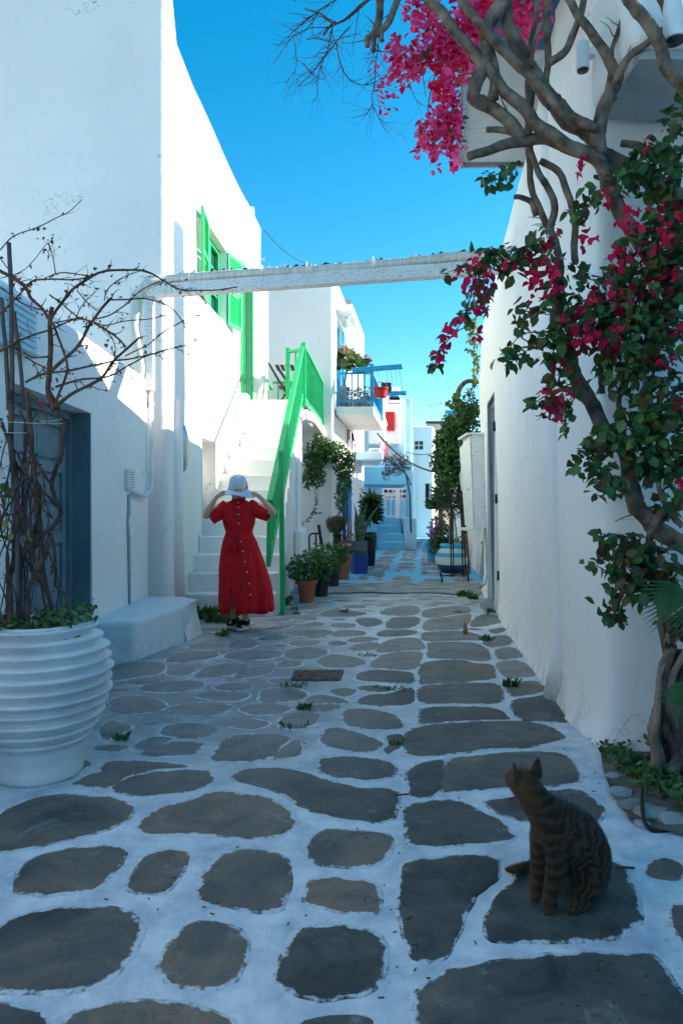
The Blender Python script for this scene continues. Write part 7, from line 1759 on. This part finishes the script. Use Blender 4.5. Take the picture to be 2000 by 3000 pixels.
def fur_mat():
    m, nt, b = new_mat('tabby_fur'); N = nt.nodes.new; L = nt.links.new
    tc = N('ShaderNodeTexCoord'); mp = N('ShaderNodeMapping'); mp.inputs['Rotation'].default_value = (0, R(-28), R(8)); L(tc.outputs['Object'], mp.inputs[0])
    wv = N('ShaderNodeTexWave'); wv.wave_type='BANDS'; wv.bands_direction='X'; wv.inputs['Scale'].default_value = 11; wv.inputs['Distortion'].default_value = 14; wv.inputs['Detail'].default_value = 4; wv.inputs['Detail Scale'].default_value = 1.4
    L(mp.outputs[0], wv.inputs['Vector'])
    mp2 = N('ShaderNodeMapping'); L(tc.outputs['Object'], mp2.inputs[0])
    w2 = N('ShaderNodeTexWave'); w2.bands_direction='Z'; w2.inputs['Scale'].default_value = 9; w2.inputs['Distortion'].default_value = 7; w2.inputs['Detail'].default_value=3; L(mp2.outputs[0], w2.inputs['Vector'])
    sp_ = N('ShaderNodeSeparateXYZ'); L(tc.outputs['Object'], sp_.inputs[0])
    lm = N('ShaderNodeMapRange'); lm.inputs[1].default_value=-.02; lm.inputs[2].default_value=-.07; L(sp_.outputs[0], lm.inputs[0])
    mxw = N('ShaderNodeMixRGB'); L(lm.outputs[0], mxw.inputs[0]); L(wv.outputs[0], mxw.inputs[1]); L(w2.outputs[0], mxw.inputs[2])
    cr = N('ShaderNodeValToRGB'); e = cr.color_ramp.elements; e[0].position=.30; e[1].position=.72; e[0].color=(.022,.016,.011,1); e[1].color=(.072,.050,.028,1); brk = N('ShaderNodeTexNoise'); brk.inputs['Scale'].default_value=26; brk.inputs['Detail'].default_value=5; L(tc.outputs['Object'], brk.inputs[0])
    avg = N('ShaderNodeMixRGB'); avg.inputs[0].default_value=.55; L(mxw.outputs[0], avg.inputs[1]); L(brk.outputs[0], avg.inputs[2]); L(avg.outputs[0], cr.inputs[0])
    # dark spine, warm chest
    nz = N('ShaderNodeTexNoise'); nz.inputs['Scale'].default_value=7; L(tc.outputs['Object'], nz.inputs[0])
    ch2 = N('ShaderNodeMapRange'); ch2.inputs[1].default_value=-.07; ch2.inputs[2].default_value=-.15; ch2.inputs[4].default_value=.7; L(sp_.outputs[0], ch2.inputs[0])
    mc = N('ShaderNodeMixRGB'); mc.inputs[2].default_value=(.15,.075,.032,1); L(ch2.outputs[0], mc.inputs[0]); L(cr.outputs[0], mc.inputs[1])
    mu = N('ShaderNodeMixRGB'); mu.blend_type='MULTIPLY'; mu.inputs[0].default_value=.7; L(mc.outputs[0], mu.inputs[1])
    c2 = N('ShaderNodeValToRGB'); c2.color_ramp.elements[0].position=.3; c2.color_ramp.elements[0].color=(.4,.4,.4,1); c2.color_ramp.elements[1].position=.6; 
    hfn = N('ShaderNodeTexNoise'); hfn.inputs['Scale'].default_value=220; mp3 = N('ShaderNodeMapping'); mp3.inputs['Scale'].default_value=(1,1,.25); L(tc.outputs['Object'], mp3.inputs[0]); L(mp3.outputs[0], hfn.inputs[0]); L(hfn.outputs[0], c2.inputs[0]); L(c2.outputs[0], mu.inputs[2])
    L(mu.outputs[0], b.inputs['Base Color']); b.inputs['Roughness'].default_value=.9; b.inputs['Specular IOR Level'].default_value=.15; b.inputs['Sheen Weight'].default_value=.15
    bp = N('ShaderNodeBump'); bp.inputs['Strength'].default_value=.9; bp.inputs['Distance'].default_value=.004; L(hfn.outputs[0], bp.inputs['Height']); L(bp.outputs[0], b.inputs['Normal'])
    return m
bm_ = bmesh.new(); bm_.from_mesh(cb)
for (bx, by, bz, tx, ty, tz, w_) in ((.600,2.128,.380,.609,2.118,.440,(.025,.010,0)),(.542,2.120,.374,.530,2.108,.430,(.012,.024,0))):
    B_ = Vector((bx,by,bz))-off; T_ = Vector((tx,ty,tz))-off; W_ = Vector(w_); D_ = Vector((-W_.y, W_.x, 0)).normalized()*.007
    rings_ = []
    for t, k in ((-.25,1.15),(0,1.1),(.3,.9),(.6,.58),(.85,.24),(1,.05)):
        c_ = B_.lerp(T_, t); rings_.append([bm_.verts.new(c_+W_*k*math.cos(a)+D_*(k**.5)*math.sin(a)) for a in [2*math.pi*i/12 for i in range(12)]])
    for r1_, r2_ in zip(rings_, rings_[1:]):
        for i in range(12): bm_.faces.new((r1_[i], r1_[(i+1)%12], r2_[(i+1)%12], r2_[i])).smooth = True
    bm_.faces.new(rings_[-1])
bm_.to_mesh(cb); bm_.free()
M['fur'] = fur_mat(); cb.materials.append(M['fur']); co = bpy.data.objects.new('body', cb); C.objects.link(co); co.parent = cat_
# short coat: fine hair blades over the whole body
bmh = MB(); rh = random.Random(2); cb.calc_loop_triangles(); tris = cb.loop_triangles
areas = [t.area for t in tris]; tot = sum(areas); nh = 26000
for t in tris:
    k = t.area/tot*nh; k = int(k)+(1 if rh.random() < k-int(k) else 0)
    if not k: continue
    a, b, c = (cb.vertices[i].co for i in t.vertices); n_ = t.normal
    ddown = Vector((.25,.1,-1)); dd = ddown-n_*ddown.dot(n_)
    if dd.length > 1e-4: dd.normalize()
    for _ in range(k):
        r1, r2 = rh.random(), rh.random()
        if r1+r2 > 1: r1, r2 = 1-r1, 1-r2
        p = a+(b-a)*r1+(c-a)*r2+off; l = rh.uniform(.007,.014)
        if p.z < .03: l *= .4
        d = (n_*.55+dd+Vector((rh.uniform(-.2,.2),rh.uniform(-.2,.2),rh.uniform(-.2,.2)))).normalized(); s_ = d.cross(n_)
        if s_.length < 1e-4: continue
        s_.normalize(); bmh.add([p-s_*.0006, p+s_*.0006, p+d*l], [(0,1,2)])
bmh.build('coat', M['fur'], cat_, kind='stuff')
for (x, y) in ((.598,2.012),(.605,2.017),(.612,2.014)): pass
